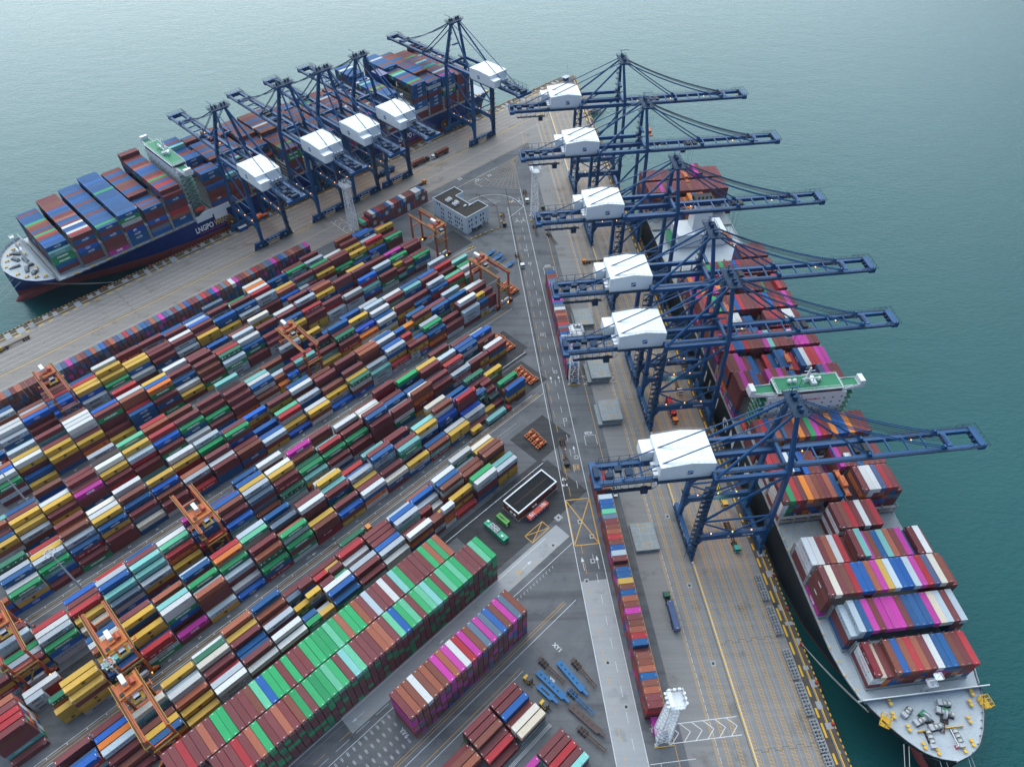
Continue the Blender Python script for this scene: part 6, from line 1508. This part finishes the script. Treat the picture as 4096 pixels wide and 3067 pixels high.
# ------------------------------------------------------------------ vehicles
CABS = {}
def cabmat(n, c):
    if n not in CABS: CABS[n] = paint('cab_'+n, c, .1, .25, .4)
    return CABS[n]
CC = {'orange':(.62,.2,.02),'white':(.68,.70,.70),'teal':(.03,.30,.28),'green':(.015,.10,.075),'red':(.28,.015,.02),'yellow':(.62,.38,.04),'black':(.02,.03,.03)}
def chassis_mesh(mb, L, lime=False):
    for y in (-.5, .5): mb.box(-L/2, L/2, y-.12, y+.12, .95, 1.3, 0)
    for i in range(8): x = -L/2+.1+i*(L-.2)/7; mb.box(x-.1, x+.1, -1.2 if i in (0,7,3) else -.5, 1.2 if i in (0,7,3) else .5, 1.05, 1.25, 0)
    for x in (-L/2+1.2, -L/2+2.5, -L/2+3.8):
        mb.bar((x,-1,.5),(x,1,.5),.16,None,1)
        for y in (-.95, .95): mb.wheel((x, y, .5), .5, .5, 'y', 1, 10)
    for y in (-.5,.5): mb.box(L/2-3.4, L/2-3.2, y-.1, y+.1, .1, .95, 0)
def truck(Mx, label, cab='orange', L=12.6, load=None, body='rust_iron', tractor=True, cat='truck', name='container_truck'):
    """x forwards"""
    root = thing(name, Mx, label, cat, 'terminal trucks and trailers')
    mb = Mesh(); chassis_mesh(mb, L); mb.build('chassis', [M[body], M['tyre']], root)
    if tractor:
        x = L/2; C = cabmat(cab, CC[cab])
        mb = Mesh(); mb.box(x-2.4, x+3.4, -.45, .45, .55, .85, 0)
        for xx, ys in ((x-1.2,(-.95,.95)),(x+2.3,(-1.0,1.0))):
            for y in ys: mb.wheel((xx, y, .52), .52, .45, 'y', 1, 12)
        mb.box(x-.2, x+.9, -1.1, 1.1, .6, 1.1, 0); mb.build('tractor_frame', [M['dark_iron'], M['tyre']], root)
        mb = Mesh(); mb.prism_y([(x+1.1,.75),(x+3.5,.75),(x+3.5,1.75),(x+3.25,2.85),(x+1.1,3.0)], -1.2, 1.2, 0); cb = mb.build('cab', [C], root)
        mb = Mesh(); mb.face([(x+3.512,-1.05,1.8),(x+3.512,1.05,1.8),(x+3.29,1.0,2.7),(x+3.29,-1.0,2.7)]); mb.build('windscreen', [M['glass']], cb)
        for sg in (-1, 1):
            mb = Mesh(); mb.box(x+1.9, x+3.2, sg*1.205-.005, sg*1.205+.005, 1.8, 2.6); mb.build('side_window', [M['glass']], cb)
            mb = Mesh(); mb.box(x+3.5, x+3.55, sg*.85-.2, sg*.85+.2, .95, 1.2); mb.build('headlight', [M['letter_white']], cb)
            mb = Mesh(); mb.box(x+3.2,x+3.35,sg*1.45-.12,sg*1.45+.12,1.8,2.5); mb.build('mirror', [M['dark_iron']], cb)
    return root
def load_box(Mx, code, label, L=12.19, z=1.32):
    col, sch, say = PAL[code]; o = bpy.data.objects.new('shipping_container', body_mesh(L, sch)); COL.objects.link(o)
    o.matrix_local = Mx @ Matrix.Translation((0,0,z)); o.color = (*jitter(col, .08), 1)
    for sd in (-1, 1):
        k = bpy.data.objects.new('door', door_mesh(L, sd)); COL.objects.link(k); k.parent = o; k.color = o.color
        k.matrix_local = Matrix.Rotation(math.pi, 4, 'Z')
    tag(o, label, 'container', 'shipping containers stacked in the terminal')
def Mdir(p, q, mid=None):
    d = (q-p).normalized(); c = (p+q)/2; return frame(c, d, Vector((-d.y, d.x, 0)))
def tA_(s, t, back=False): return MA(s, t) if not back else frame(PA(s, t), -dA, nA)
def tB_(s, t, near=True): return frame(PB(s, t), -dB, nB) if near else frame(PB(s, t), dB, -nB)
truck(tA_(67.6, -173.2), 'truck with orange cab and lime green trailer hauling a dark green box', 'orange', body='hiviz'); load_box(tA_(67.4, -173.2), 'u', 'dark green container with spaced white capitals riding on a lime green trailer')
truck(tA_(292, -400.6), 'trailer under a rust red box on the left berth, cab hidden', 'black'); load_box(tA_(292, -400.6), 'b', 'rust red container on the trailer parked nearer the crane numbered 42')
truck(tA_(313.5, -399.4, True), 'white-cabbed truck with a rust red box on the left berth', 'white'); load_box(tA_(313.5, -399.4, True), 'b', 'rust red container behind a white cab on the left berth')
truck(tA_(268, -407, True), 'navy loaded trailer truck under the crane numbered 42', 'black'); load_box(tA_(268, -407, True), 'N', 'navy container with white swoosh lettering on a truck beneath the crane numbered 42')
truck(tA_(270.4, -377.4), 'empty chassis truck with orange cab behind the red and white short-box wall', 'orange', L=11)
truck(tB_(443, 55.6), 'empty chassis truck with white cab beside the far lattice tower', 'white', L=13)
truck(tB_(416.5, 37.2), 'empty chassis truck with dark cab beside the office fence', 'black', L=12.5)
truck(frame(PB(416, 65.2), dB, -nB), 'empty chassis truck with dark green cab just past the lattice tower', 'green', L=12.5)
truck(tB_(400, 56.8), 'unhitched empty skeletal chassis standing straight in front of the far lattice tower', tractor=False, cat='trailer', name='skeletal_chassis', L=14)
truck(Mdir(PB(397,64.0), PB(382,68.2)), 'unhitched empty skeletal chassis parked askew below the rear gallery of a crane', tractor=False, cat='trailer', name='skeletal_chassis', L=14)
truck(Mdir(PB(377,41.3), PB(364,43.3)), 'empty chassis truck with white cab turning on the long road', 'white', L=12.4)
truck(frame(PB(361.6,90.5), -nB, -dB), 'empty chassis truck with orange cab crossing the crane rail', 'orange', L=12.4)
truck(tB_(216.5, 45.8), 'empty chassis truck with black cab driving on the long road', 'black', L=14)
truck(frame(PB(127.5,75.3), dB, -nB), 'truck with dark green cab and indigo box alone on the open apron', 'green'); load_box(frame(PB(126.5,75.3), dB, -nB), 'd', 'dull indigo container on the lone truck on the open apron')
truck(tB_(162, 110.6), 'empty chassis truck with teal cab driving under the nearest crane', 'teal', L=12.6)
truck(tB_(184, 112.6), 'empty chassis truck with yellow cab behind the nearest crane', 'yellow', L=11, body='hiviz')
truck(tB_(236, 103.7), 'truck with orange cab and red box under the crane marked 614', 'orange'); load_box(tB_(236, 103.7), 'R', 'bright red container on a truck between the legs of the crane marked 614')
truck(tB_(254, 111.2), 'white-cabbed truck waiting under the crane marked 615', 'white', L=11)
truck(tA_(160.6, -179.9), 'truck with dark red cab at the road end of the second block', 'red'); load_box(tA_(160.6, -179.9), 't', 'teal container on the red-cabbed truck at the second block road end', 12.19)
truck(tA_(147.6, -180.4), 'trailer carrying a short yellow box behind the red-cabbed truck', 'black', L=8, tractor=False, cat='trailer', name='skeletal_chassis'); load_box(tA_(147.6, -180.4), 'Y', 'short mustard container on a trailer behind the red-cabbed truck', 6.06)
truck(tA_(9.5, -412.2, True), 'yellow-cabbed empty chassis truck on the left berth near the mooring lines', 'yellow', L=14)
def pickup():
    root = thing('pickup_truck', tB_(189.4, 65.0), 'small white pickup parked beside the single container file', 'pickup')
    mb = Mesh(); mb.prism_y([(-2.6,.45),(2.6,.45),(2.6,1.0),(1.5,1.1),(.9,1.75),(-.7,1.8),(-.8,1.1),(-2.6,1.1)], -.9, .9, 0); mb.box(-2.5,-.9,-.75,.75,1.101,1.12,1); mb.build('body', [M['ship_white'], M['dark_iron']], root)
    mb = Mesh(); mb.face([(1.52,-.8,1.12),(1.52,.8,1.12),(.95,.75,1.72),(.95,-.75,1.72)]); mb.build('windscreen', [M['glass']], root)
    for x in (-1.6, 1.6):
        for y in (-.8, .8): mb = Mesh(); mb.wheel((x,y,.36),.36,.25); mb.build('wheel', [M['tyre']], root)
    for sg in (-1,1): mb = Mesh(); mb.box(-.6,.8,sg*.905-.005,sg*.905+.005,1.15,1.65); mb.build('side_window', [M['glass']], root)
pickup()
M['flat_blue'] = paint('flatbed_blue', (.01,.13,.32), .25, .5, .6, 1.2, .3); M['flat_brown'] = paint('flatbed_rust', (.085,.055,.05), .3, .5, .7, 1.2, .4)
def flatbed(p, q, label, mat, w=2.5, deck=True):
    d = (q-p).length; root = thing('flatbed_trailer' if deck else 'skeletal_chassis', Mdir(p, q), label, 'trailer', 'terminal trucks and trailers')
    if deck:
        mb = Mesh(); L = d-2.4; mb.box(-d/2, -d/2+L, -w/2, w/2, .9, 1.25, 0); mb.box(-d/2+L, d/2, -.55, .55, 1.25, 1.6, 0); mb.box(-d/2+L-.6,-d/2+L,-w/2,w/2,1.25,1.6,0)
        for i in range(5): mb.box(-d/2+1.4+i*(L-3)/5, -d/2+2.2+i*(L-3)/5, -.35, .35, 1.25, 1.27, 1)
        mb.build('deck', [M[mat], M['dark_iron']], root)
        mb = Mesh()
        for x in (-d/2+1.2, -d/2+2.4):
            for y in (-.95,.95): mb.wheel((x,y,.45),.45,.5)
        mb.box(d/2-3.6,d/2-3.3,-.7,.7,0,.9); mb.build('axle', [M['tyre']], root)
    else:
        mb = Mesh(); chassis_mesh(mb, d); mb.build('chassis', [M[mat], M['tyre']], root)
for i, (a, b, m, dk, lab) in enumerate([((114.3,27.1),(100.4,35.9),'flat_blue',True,'bright blue flatbed trailer, longest of the blue ones in the trailer park'),((111.4,18.6),(98.7,28.7),'flat_blue',True,'scuffed dark blue flatbed trailer beside the slot marked Y9'),
   ((106.2,18.2),(98.9,24.4),'flat_blue',True,'short dark blue flatbed trailer, next to the foreground containers'),((97.6,28.8),(85.4,39.3),'flat_brown',True,'long rusty brown flatbed trailer with blue neck'),
   ((116.4,19.9),(106.1,28.0),'rust_iron',False,'rusty skeletal chassis between two blue flatbeds at the slot XY1'),((114.6,32.5),(103.2,39.4),'rust_iron',False,'dark skeletal chassis closest to the pale concrete road'),
   ((103.7,28.9),(93.8,36.7),'flat_blue',False,'faded blue skeletal chassis between the blue flatbeds and the brown flatbed'),((89.9,30.3),(80.5,38.6),'rust_iron',False,'dark skeletal chassis lowest in the trailer park')]):
    flatbed(PB(*a), PB(*b), lab, m, 2.5, dk)
for i, (s, t) in enumerate([(252.3,-282.5),(253.2,-278.5),(252.4,-275.8),(251.6,-272.0),(252.9,-265.2)]):
    flatbed(PA(s-5.5, t), PA(s+5.5, t), 'blue flatbed trailer in the row beside the road end of the third block', 'flat_blue', 2.4, i % 2 == 0)
# red trailer frames parked at the block ends
first = None
for s0, t0, n in ((201.5,-211.2,5),(192,-184.6,5),(164.5,-152.0,4),(237.5,-244.6,4)):
    for i in range(n):
        Mx = frame(PA(s0+random.uniform(-.4,.8), t0-i*2.9), dA, -nA)
        if first is None:
            root = thing('red_trailer_frame', Mx, 'orange-red wheeled trailer frame parked at the road end of a container row', 'trailer frame', 'red trailer frames at the block ends')
            mb = Mesh()
            for y in (-.75,.75): mb.box(-3.2,3.2,y-.15,y+.15,.9,1.3)
            for x in (-3,-1.4,.6,2.8): mb.box(x-.18,x+.18,-1.1,1.1,1.0,1.5)
            mb.box(-.9,1.1,-.6,.6,1.3,2.1); mb.bar((-2.6,-.8,1.4),(2.6,.8,2.2),.22); mb.build('frame', [M['rtg_orange']], root)
            for x in (-2.2,2.0):
                mb = Mesh()
                for y in (-.9,.9): mb.wheel((x,y,.55),.55,.45)
                mb.build('axle', [M['tyre']], root)
            first = root
        else: c = copy_tree(first); c.matrix_local = Mx
# reach-stackers by the foreground group
for s, t, lab in ((78.6,-76.4,'yellow forklift with black mast in front of the maroon foreground boxes'),(76.2,-65.6,'yellow forklift beside the cream foreground containers'),(206.0,-358.2,'yellow forklift at the foot of a lattice tower')):
    root = thing('forklift', frame(PA(s, t), nA, dA), lab, 'forklift')
    mb = Mesh(); mb.box(-1.8,1.2,-1,1,.6,1.5); mb.box(-1.9,-.6,-.95,.95,1.5,2.0); mb.build('body', [M['rail_yellow']], root)
    mb = Mesh(); mb.box(-.6,.9,-.8,.8,1.5,2.8); mb.box(-.7,1,-.9,.9,2.8,2.9); mb.build('cab', [M['glass']], root)
    mb = Mesh(); mb.box(1.3,1.5,-.8,-.6,.2,4.2); mb.box(1.3,1.5,.6,.8,.2,4.2); mb.box(1.3,1.5,-.8,.8,2.6,2.8); mb.box(1.5,3.0,-.7,-.5,.2,.3); mb.box(1.5,3.0,.5,.7,.2,.3); mb.build('lift_mast', [M['dark_iron']], root)
    for x in (-1.2,.8):
        for y in (-.9,.9): mb = Mesh(); mb.wheel((x,y,.55),.55,.4); mb.build('wheel', [M['tyre']], root)

# ------------------------------------------------------------------ hatch covers set down on the apron
def hatch(Mx, lx, ly, label):
    root = thing('hatch_cover', Mx, label, 'hatch cover', 'grey hatch covers set down on the apron')
    mb = Mesh(); mb.box(-lx/2, lx/2, -ly/2, ly/2, .25, .78, 0)
    for i in range(5): x = -lx/2+.2+i*(lx-.4)/4; mb.box(x-.15, x+.15, -ly/2+.02, ly/2-.02, .02, .25, 0)
    for y in (-ly/4, ly/12, ly/3): mb.box(-lx/2, lx/2, y-.05, y+.05, .78, .81, 1)
    for x in (-lx/6, lx/5): mb.box(x-.04, x+.04, -ly/2, ly/2, .78, .805, 1)
    for i in range(6): mb.box(-lx/2+.5+i*lx/6, -lx/2+.9+i*lx/6, -ly/2-.18, -ly/2, .1, .7, 0)
    mb.build('panel', [M['hatch_grey'], M['galv']], root)
    for y in (-ly/2+1.0, -ly/2+3.0, ly/2-3.6, ly/2-1.2):
        for x in (-lx/9, lx/9):
            mb = Mesh(); mb.lathe([(.42,0),(.42,.07)], (x, y, .82), 12, 0); mb.lathe([(.16,.07),(.16,.12)], (x, y, .82), 8, 1); mb.build('lifting_point', [M['rail_yellow'], M['dark_iron']], root)
for s, t, n, off, say in ((164.2,72.8,2,0,'beside the nearest crane'),(236.6,72.4,4,1.6,'beside the slot marked X28'),(266,72.6,4,1.8,'beside the middle lattice tower'),(309,71.8,3,.6,'beyond the middle lattice tower')):
    for i in range(n):
        top = i == n-1; o = 0 if i >= n-(2 if n > 2 else 1) else off
        w = {0:'lowest',1:'second',2:'third',3:'fourth'}[i]
        hatch(MB_(s+(-.6 if o else 0), t-(o*.9 if i < n-2 else 0)).copy() @ Matrix.Translation((0,0,i*1.0)), 10.4 if not o else 11.2, 13.8 if i % 2 == 0 else 13.6, 'grey steel hatch cover, %s of its pile, %s' % ('topmost' if top else w+' from ground', say))
# lashing cages, bollards, fenders, trench covers along the right quay
proto = None
for i, s in enumerate([138.8,135.0,131.2,124.4,120.6,116.6,106.6,102.8,98.9,93.7,89.8,85.8,80.4,76.6,73.1,68.5]):
    Mx = MB_(s, 115.0)
    if proto is None:
        root = thing('lashing_gear_cage', Mx, 'open galvanised steel cage of lashing gear standing in the row on the quay apron', 'steel cage', 'steel cages along the apron'); proto = root
        mb = Mesh()
        for x in (-1.3,0,1.3):
            for y in (-1.8,-.6,.6,1.8):
                mb.bar((x,y,.1),(x,y,2.2),.12)
        for z in (.2,1.2,2.2):
            for x in (-1.3,0,1.3): mb.bar((x,-1.8,z),(x,1.8,z),.12)
            for y in (-1.8,-.6,.6,1.8): mb.bar((-1.3,y,z),(1.3,y,z),.12)
        mb.build('frame', [M['galv']], root)
        mb = Mesh()
        for x in (-.65,.65):
            for y in (-1.2,0,1.2): mb.box(x-.5,x+.5,y-.5,y+.5,.15,.9)
        mb.build('lashing_gear', [M['dark_iron']], root)
    else: c = copy_tree(proto); c.matrix_local = Mx
def quay_set(f, s0, s1, step, te, sg, say):
    pb = pf = None; s = s0
    while s < s1:
        Mb = (MB_(s, te-.7) if f == 'B' else frame(PA(s, te+.7), -nA, -dA)); Mf = (MB_(s-1.6, te+.45) if f == 'B' else frame(PA(s-1.6, te-.45), -nA, -dA))
        if pb is None:
            mb = Mesh(); mb.lathe([(.5,0),(.36,.15),(.3,.55),(.55,.75),(.6,.95),(.3,1.1)], (0,0,0), 12, 0); mb.box(-.55,.55,-.55,.55,0,.08,1)
            pb = tag(mb.build('mooring_bollard', [M['red'], M['dark_iron']], None, Mb, True), 'red mooring bollard on the %s quay edge' % say, 'bollard', 'red bollards on the %s quay edge' % say)
            mb = Mesh(); mb.box(-.4,.4,-1.3,1.3,-3.4,-.25,0); mb.bar((-.3,-.6,-1.6),(.1,-.6,-1.6),1.4,None,0,10); mb.box(.4,.55,-1.4,1.4,-3.2,-.4,0)
            pf = tag(mb.build('quay_fender', [M['tyre']], None, Mf), 'black rubber fender panel hung on the %s quay wall' % say, 'fender', 'fenders on the %s quay wall' % say)
        else:
            for p, m in ((pb, Mb), (pf, Mf)): c = p.copy(); COL.objects.link(c); c.matrix_local = m
        s += step
quay_set('B', 80.2, 600, 15.0, T_RIGHT, 1, 'right-hand'); quay_set('A', 20, 470, 15.0, T_LEFT, -1, 'left-hand')
def kerb(f, s0, s1, t, name, label):
    mb = Mesh(); s = s0; i = 0
    while s < s1:
        a, b = (s, s+1.1)
        pts = [(a,t-.18),(b,t-.18),(b,t+.18),(a,t+.18)]; P = [(PB if f == 'B' else PA)(*q) for q in pts]
        n = mb.vs([(p.x,p.y,0) for p in P]+[(p.x,p.y,.26) for p in P])
        for fc in ((4,5,6,7),(0,1,5,4),(1,2,6,5),(2,3,7,6),(3,0,4,7)): mb.f.append(tuple(n+k for k in fc)); mb.m.append(i % 2)
        s += 1.1; i += 1
    o = mb.build(name, [M['rail_yellow'], M['dark_iron']]); tag(o, kind='structure')
kerb('B', -60, sB_end-4, T_RIGHT-.25, 'quay_edge_kerb', ''); kerb('A', -60, sA_end, T_LEFT+.25, 'quay_edge_kerb', '')
mb = Sheet()
for i in range(70):
    s = 60+i*7.7+random.uniform(-1,1); mb.quadB(s, s+random.uniform(2.5,5.5), 117.9, 118.7, Z3+.004, 0)
    s = 10+i*6.6+random.uniform(-1,1); mb.quadA(s, s+random.uniform(1.6,4.5), -418.9, -418.1, Z3+.004, 0)
    s = 62+i*7.9+random.uniform(-2,2); mb.quadB(s, s+random.uniform(1,3), 119.0+random.uniform(0,2), 120.0+random.uniform(.5,2.6), Z3+.004, 1)
    s = 5+i*6.9+random.uniform(-2,2); mb.quadA(s, s+random.uniform(1,4), -424.6-random.uniform(0,1), -421+random.uniform(-2,2), Z3+.004, 1)
tag(mb.build('trench_cover', [M['rail_yellow'], M['slab']]), kind='structure')
for s, t in ((156.9,-419.4),):
    root = thing('power_cabinet', MA(s, t), 'blue electrical cabinet with pale roof at the foot of crane 45', 'cabinet'); mb = Mesh(); mb.box(-3,3,-1.2,1.2,.2,2.6); mb.build('body', [M['ctr_blue']], root); mb = Mesh()
    for i in range(5): mb.box(-3+i*1.2,-3+i*1.2+1.15,-1.2,1.2,2.6,2.75)
    mb.build('roof', [M['white']], root)

# ------------------------------------------------------------------ mooring lines
def rope(p, q, sag, label, w=.16):
    mb = Mesh(); pts = [p.lerp(q, u)-ZV*(sag*4*u*(1-u)) for u in [i/10 for i in range(11)]]; mb.path(pts, w, 0, 5)
    tag(mb.build('mooring_line', [M['rope']]), label, 'mooring line', 'mooring lines')
rope(PB(79.5,129.6,14.4), PB(110,122.4,1.0), 1.0, 'pale mooring line from the bow deck to a red bollard by the steel cages')
rope(PB(78.5,129.9,14.4), PB(110.2,122.4,1.0), 1.6, 'second pale mooring line beside the first one running to the same red bollard')
for i, (a, b, c, d) in enumerate(((66.5,138.6,20,124),(67.3,137.2,22,124),(61.4,146.6,16,150),(61,148.6,14,154),(61.4,156.4,16,160),(61.8,157.6,18,164))): rope(PB(a,b,14), PB(c,d,-3.8 if d > 124 else .8), 1.2, 'pale mooring line hanging from the near bow towards the water', .2)
for i, (a, b) in enumerate(((27,-452),(27.6,-449),(26.4,-463),(29.4,-443))): rope(PA(a,b,15.6), PA(-30-i*6, -440+i*5, -3.5), 1.5, 'pale mooring line running down from the dark blue bow', .2)
rope(PA(38,-433.5,15), PA(71.5,-425.6,1), .8, 'pale mooring line from the dark blue hull to a left quay bollard'); rope(PA(36,-435,15), PA(71.5,-425.9,1), 1.2, 'slack mooring line just below the tauter one to the left quay bollard')

# ------------------------------------------------------------------ dock workers
def person_mesh():
    v = [(0,0,.95),(0,0,1.2),(0,0,1.42),(0,0,1.52),(0,0,1.66),(0,0,1.76),(.11,0,.88),(.13,.04,.48),(.14,0,.09),(.14,.14,.05),(-.11,0,.88),(-.12,-.05,.48),(-.13,-.08,.09),(-.13,.06,.05),(.2,0,1.4),(.26,.02,1.12),(.25,.14,.9),(-.2,0,1.4),(-.27,-.02,1.12),(-.24,.1,.9)]
    e = [(0,1),(1,2),(2,3),(3,4),(4,5),(0,6),(6,7),(7,8),(8,9),(0,10),(10,11),(11,12),(12,13),(2,14),(14,15),(15,16),(2,17),(17,18),(18,19)]
    r = [.15,.14,.16,.06,.1,.075,.1,.07,.05,.04,.1,.07,.05,.04,.07,.05,.04,.07,.05,.04]
    me = bpy.data.meshes.new('person'); me.from_pydata(v, e, []); o = bpy.data.objects.new('person', me); COL.objects.link(o)
    s = o.modifiers.new('skin', 'SKIN'); o.modifiers.new('sub', 'SUBSURF').levels = 1
    for i, sv in enumerate(me.skin_vertices[0].data): sv.radius = (r[i], r[i]); sv.use_root = (i == 0)
    dg = bpy.context.evaluated_depsgraph_get(); m2 = bpy.data.meshes.new_from_object(o.evaluated_get(dg)); bpy.data.objects.remove(o)
    m2.materials.clear()
    for k in ('hiviz','cloth','skin'): m2.materials.append(M[k])
    for p in m2.polygons: z = p.center.z; p.material_index = 2 if z > 1.5 or (abs(p.center.x) > .2 and z < 1.0) else (0 if z > .9 else 1)
    m2.polygons.foreach_set('use_smooth', [True]*len(m2.polygons)); return m2
pm = person_mesh(); hm = Mesh(); hm.lathe([(.15,0),(.14,.06),(.09,.12),(.02,.14)], (0,0,1.68), 12, 0); hd = hm.data('helmet', [M['ship_white']])
for s, t, rz, lab in ((186,-391.6,.3,'dock worker in yellow vest walking beside the rail near crane 44'),(187.6,-392.4,2.0,'dock worker in yellow vest bending his steps towards the same rail'),(190.6,-390.8,4.0,'dock worker in yellow vest standing apart beside the crane 44 wheels'),(236,-291.2,1.0,'worker in yellow vest standing at the end of the fourth block road')):
    o = bpy.data.objects.new('person', pm); COL.objects.link(o); o.matrix_local = Matrix.Translation(PA(s, t)) @ Matrix.Rotation(rz, 4, 'Z'); tag(o, lab, 'person', 'dock workers')
    h = bpy.data.objects.new('helmet', hd); COL.objects.link(h); h.parent = o
N_SINGLE = 296
HAZE = .00002
make_boxes()
# ------------------------------------------------------------------ lamps that are lit under the cranes
def lamp(p, e, r=.6):
    d = bpy.data.lights.new('quay_lamp', 'POINT'); d.energy = e; d.color = (1.0,.55,.22); d.shadow_soft_size = r
    o = bpy.data.objects.new('quay_lamp', d); COL.objects.link(o); o.location = p
LAMP_E = 700
for s in (156,168,228,241,270,330,396,456): lamp(PB(s, 105, 15.5), LAMP_E)
for s in (162,176,206,220,236,250,264,280,348): lamp(PA(s, -404, 15.0), LAMP_E)
# ------------------------------------------------------------------ sky, sun, camera
w = bpy.data.worlds.new('World'); sc.world = w; w.use_nodes = True
nt = w.node_tree; bg = nt.nodes['Background']; sky = nt.nodes.new('ShaderNodeTexSky'); sky.sky_type = 'NISHITA'; sky.sun_disc = False
SUN_EL, SUN_AZ = 50*D2R, -12*D2R         # bearing from straight ahead, positive to the right
sky.sun_elevation = SUN_EL; sky.sun_rotation = SUN_AZ; sky.air_density = 1.0; sky.dust_density = 2.0; sky.ozone_density = 1.0
nt.links.new(sky.outputs['Color'], bg.inputs['Color']); bg.inputs['Strength'].default_value = .08
sd = bpy.data.lights.new('sun', 'SUN'); sd.energy = 1.6; sd.angle = 100*D2R; sd.color = (.86,.98,1.0)
so = bpy.data.objects.new('sun', sd); COL.objects.link(so)
dirv = Vector((math.sin(SUN_AZ)*math.cos(SUN_EL), math.cos(SUN_AZ)*math.cos(SUN_EL), math.sin(SUN_EL)))
so.rotation_euler = dirv.to_track_quat('Z', 'Y').to_euler()
cd = bpy.data.cameras.new('camera'); cam = bpy.data.objects.new('camera', cd); COL.objects.link(cam); sc.camera = cam
cd.sensor_width = 36; cd.lens = FOC/4096*36; cd.clip_start = 1; cd.clip_end = 20000
mw = Matrix.Identity(4)
for i in range(3): mw[i][0] = _r[i]; mw[i][1] = _u[i]; mw[i][2] = -_f[i]; mw[i][3] = CAM[i]
cam.matrix_world = mw
sc.view_settings.view_transform = 'Standard'; sc.view_settings.look = 'None'; sc.view_settings.gamma = 1; sc.view_settings.exposure = 1.25
sc.cycles.max_bounces = 5; sc.cycles.diffuse_bounces = 2; sc.cycles.glossy_bounces = 2; sc.cycles.use_denoising = True
# ------------------------------------------------------------------ the air between
hz = bpy.data.materials.new('haze_air'); hz.use_nodes = True; hz.node_tree.nodes.clear()
vo = hz.node_tree.nodes.new('ShaderNodeVolumePrincipled'); mo = hz.node_tree.nodes.new('ShaderNodeOutputMaterial')
vo.inputs['Color'].default_value = (.80,.95,1.0,1); vo.inputs['Density'].default_value = HAZE; vo.inputs['Anisotropy'].default_value = .2
hz.node_tree.links.new(vo.outputs['Volume'], mo.inputs['Volume'])
mb = Mesh(); mb.box(-2600, 2600, -1100, 3600, -10.5, 292); o = mb.build('haze', [hz]); tag(o, kind='stuff'); o.display_type = 'WIRE'
sc.cycles.volume_bounces = 1
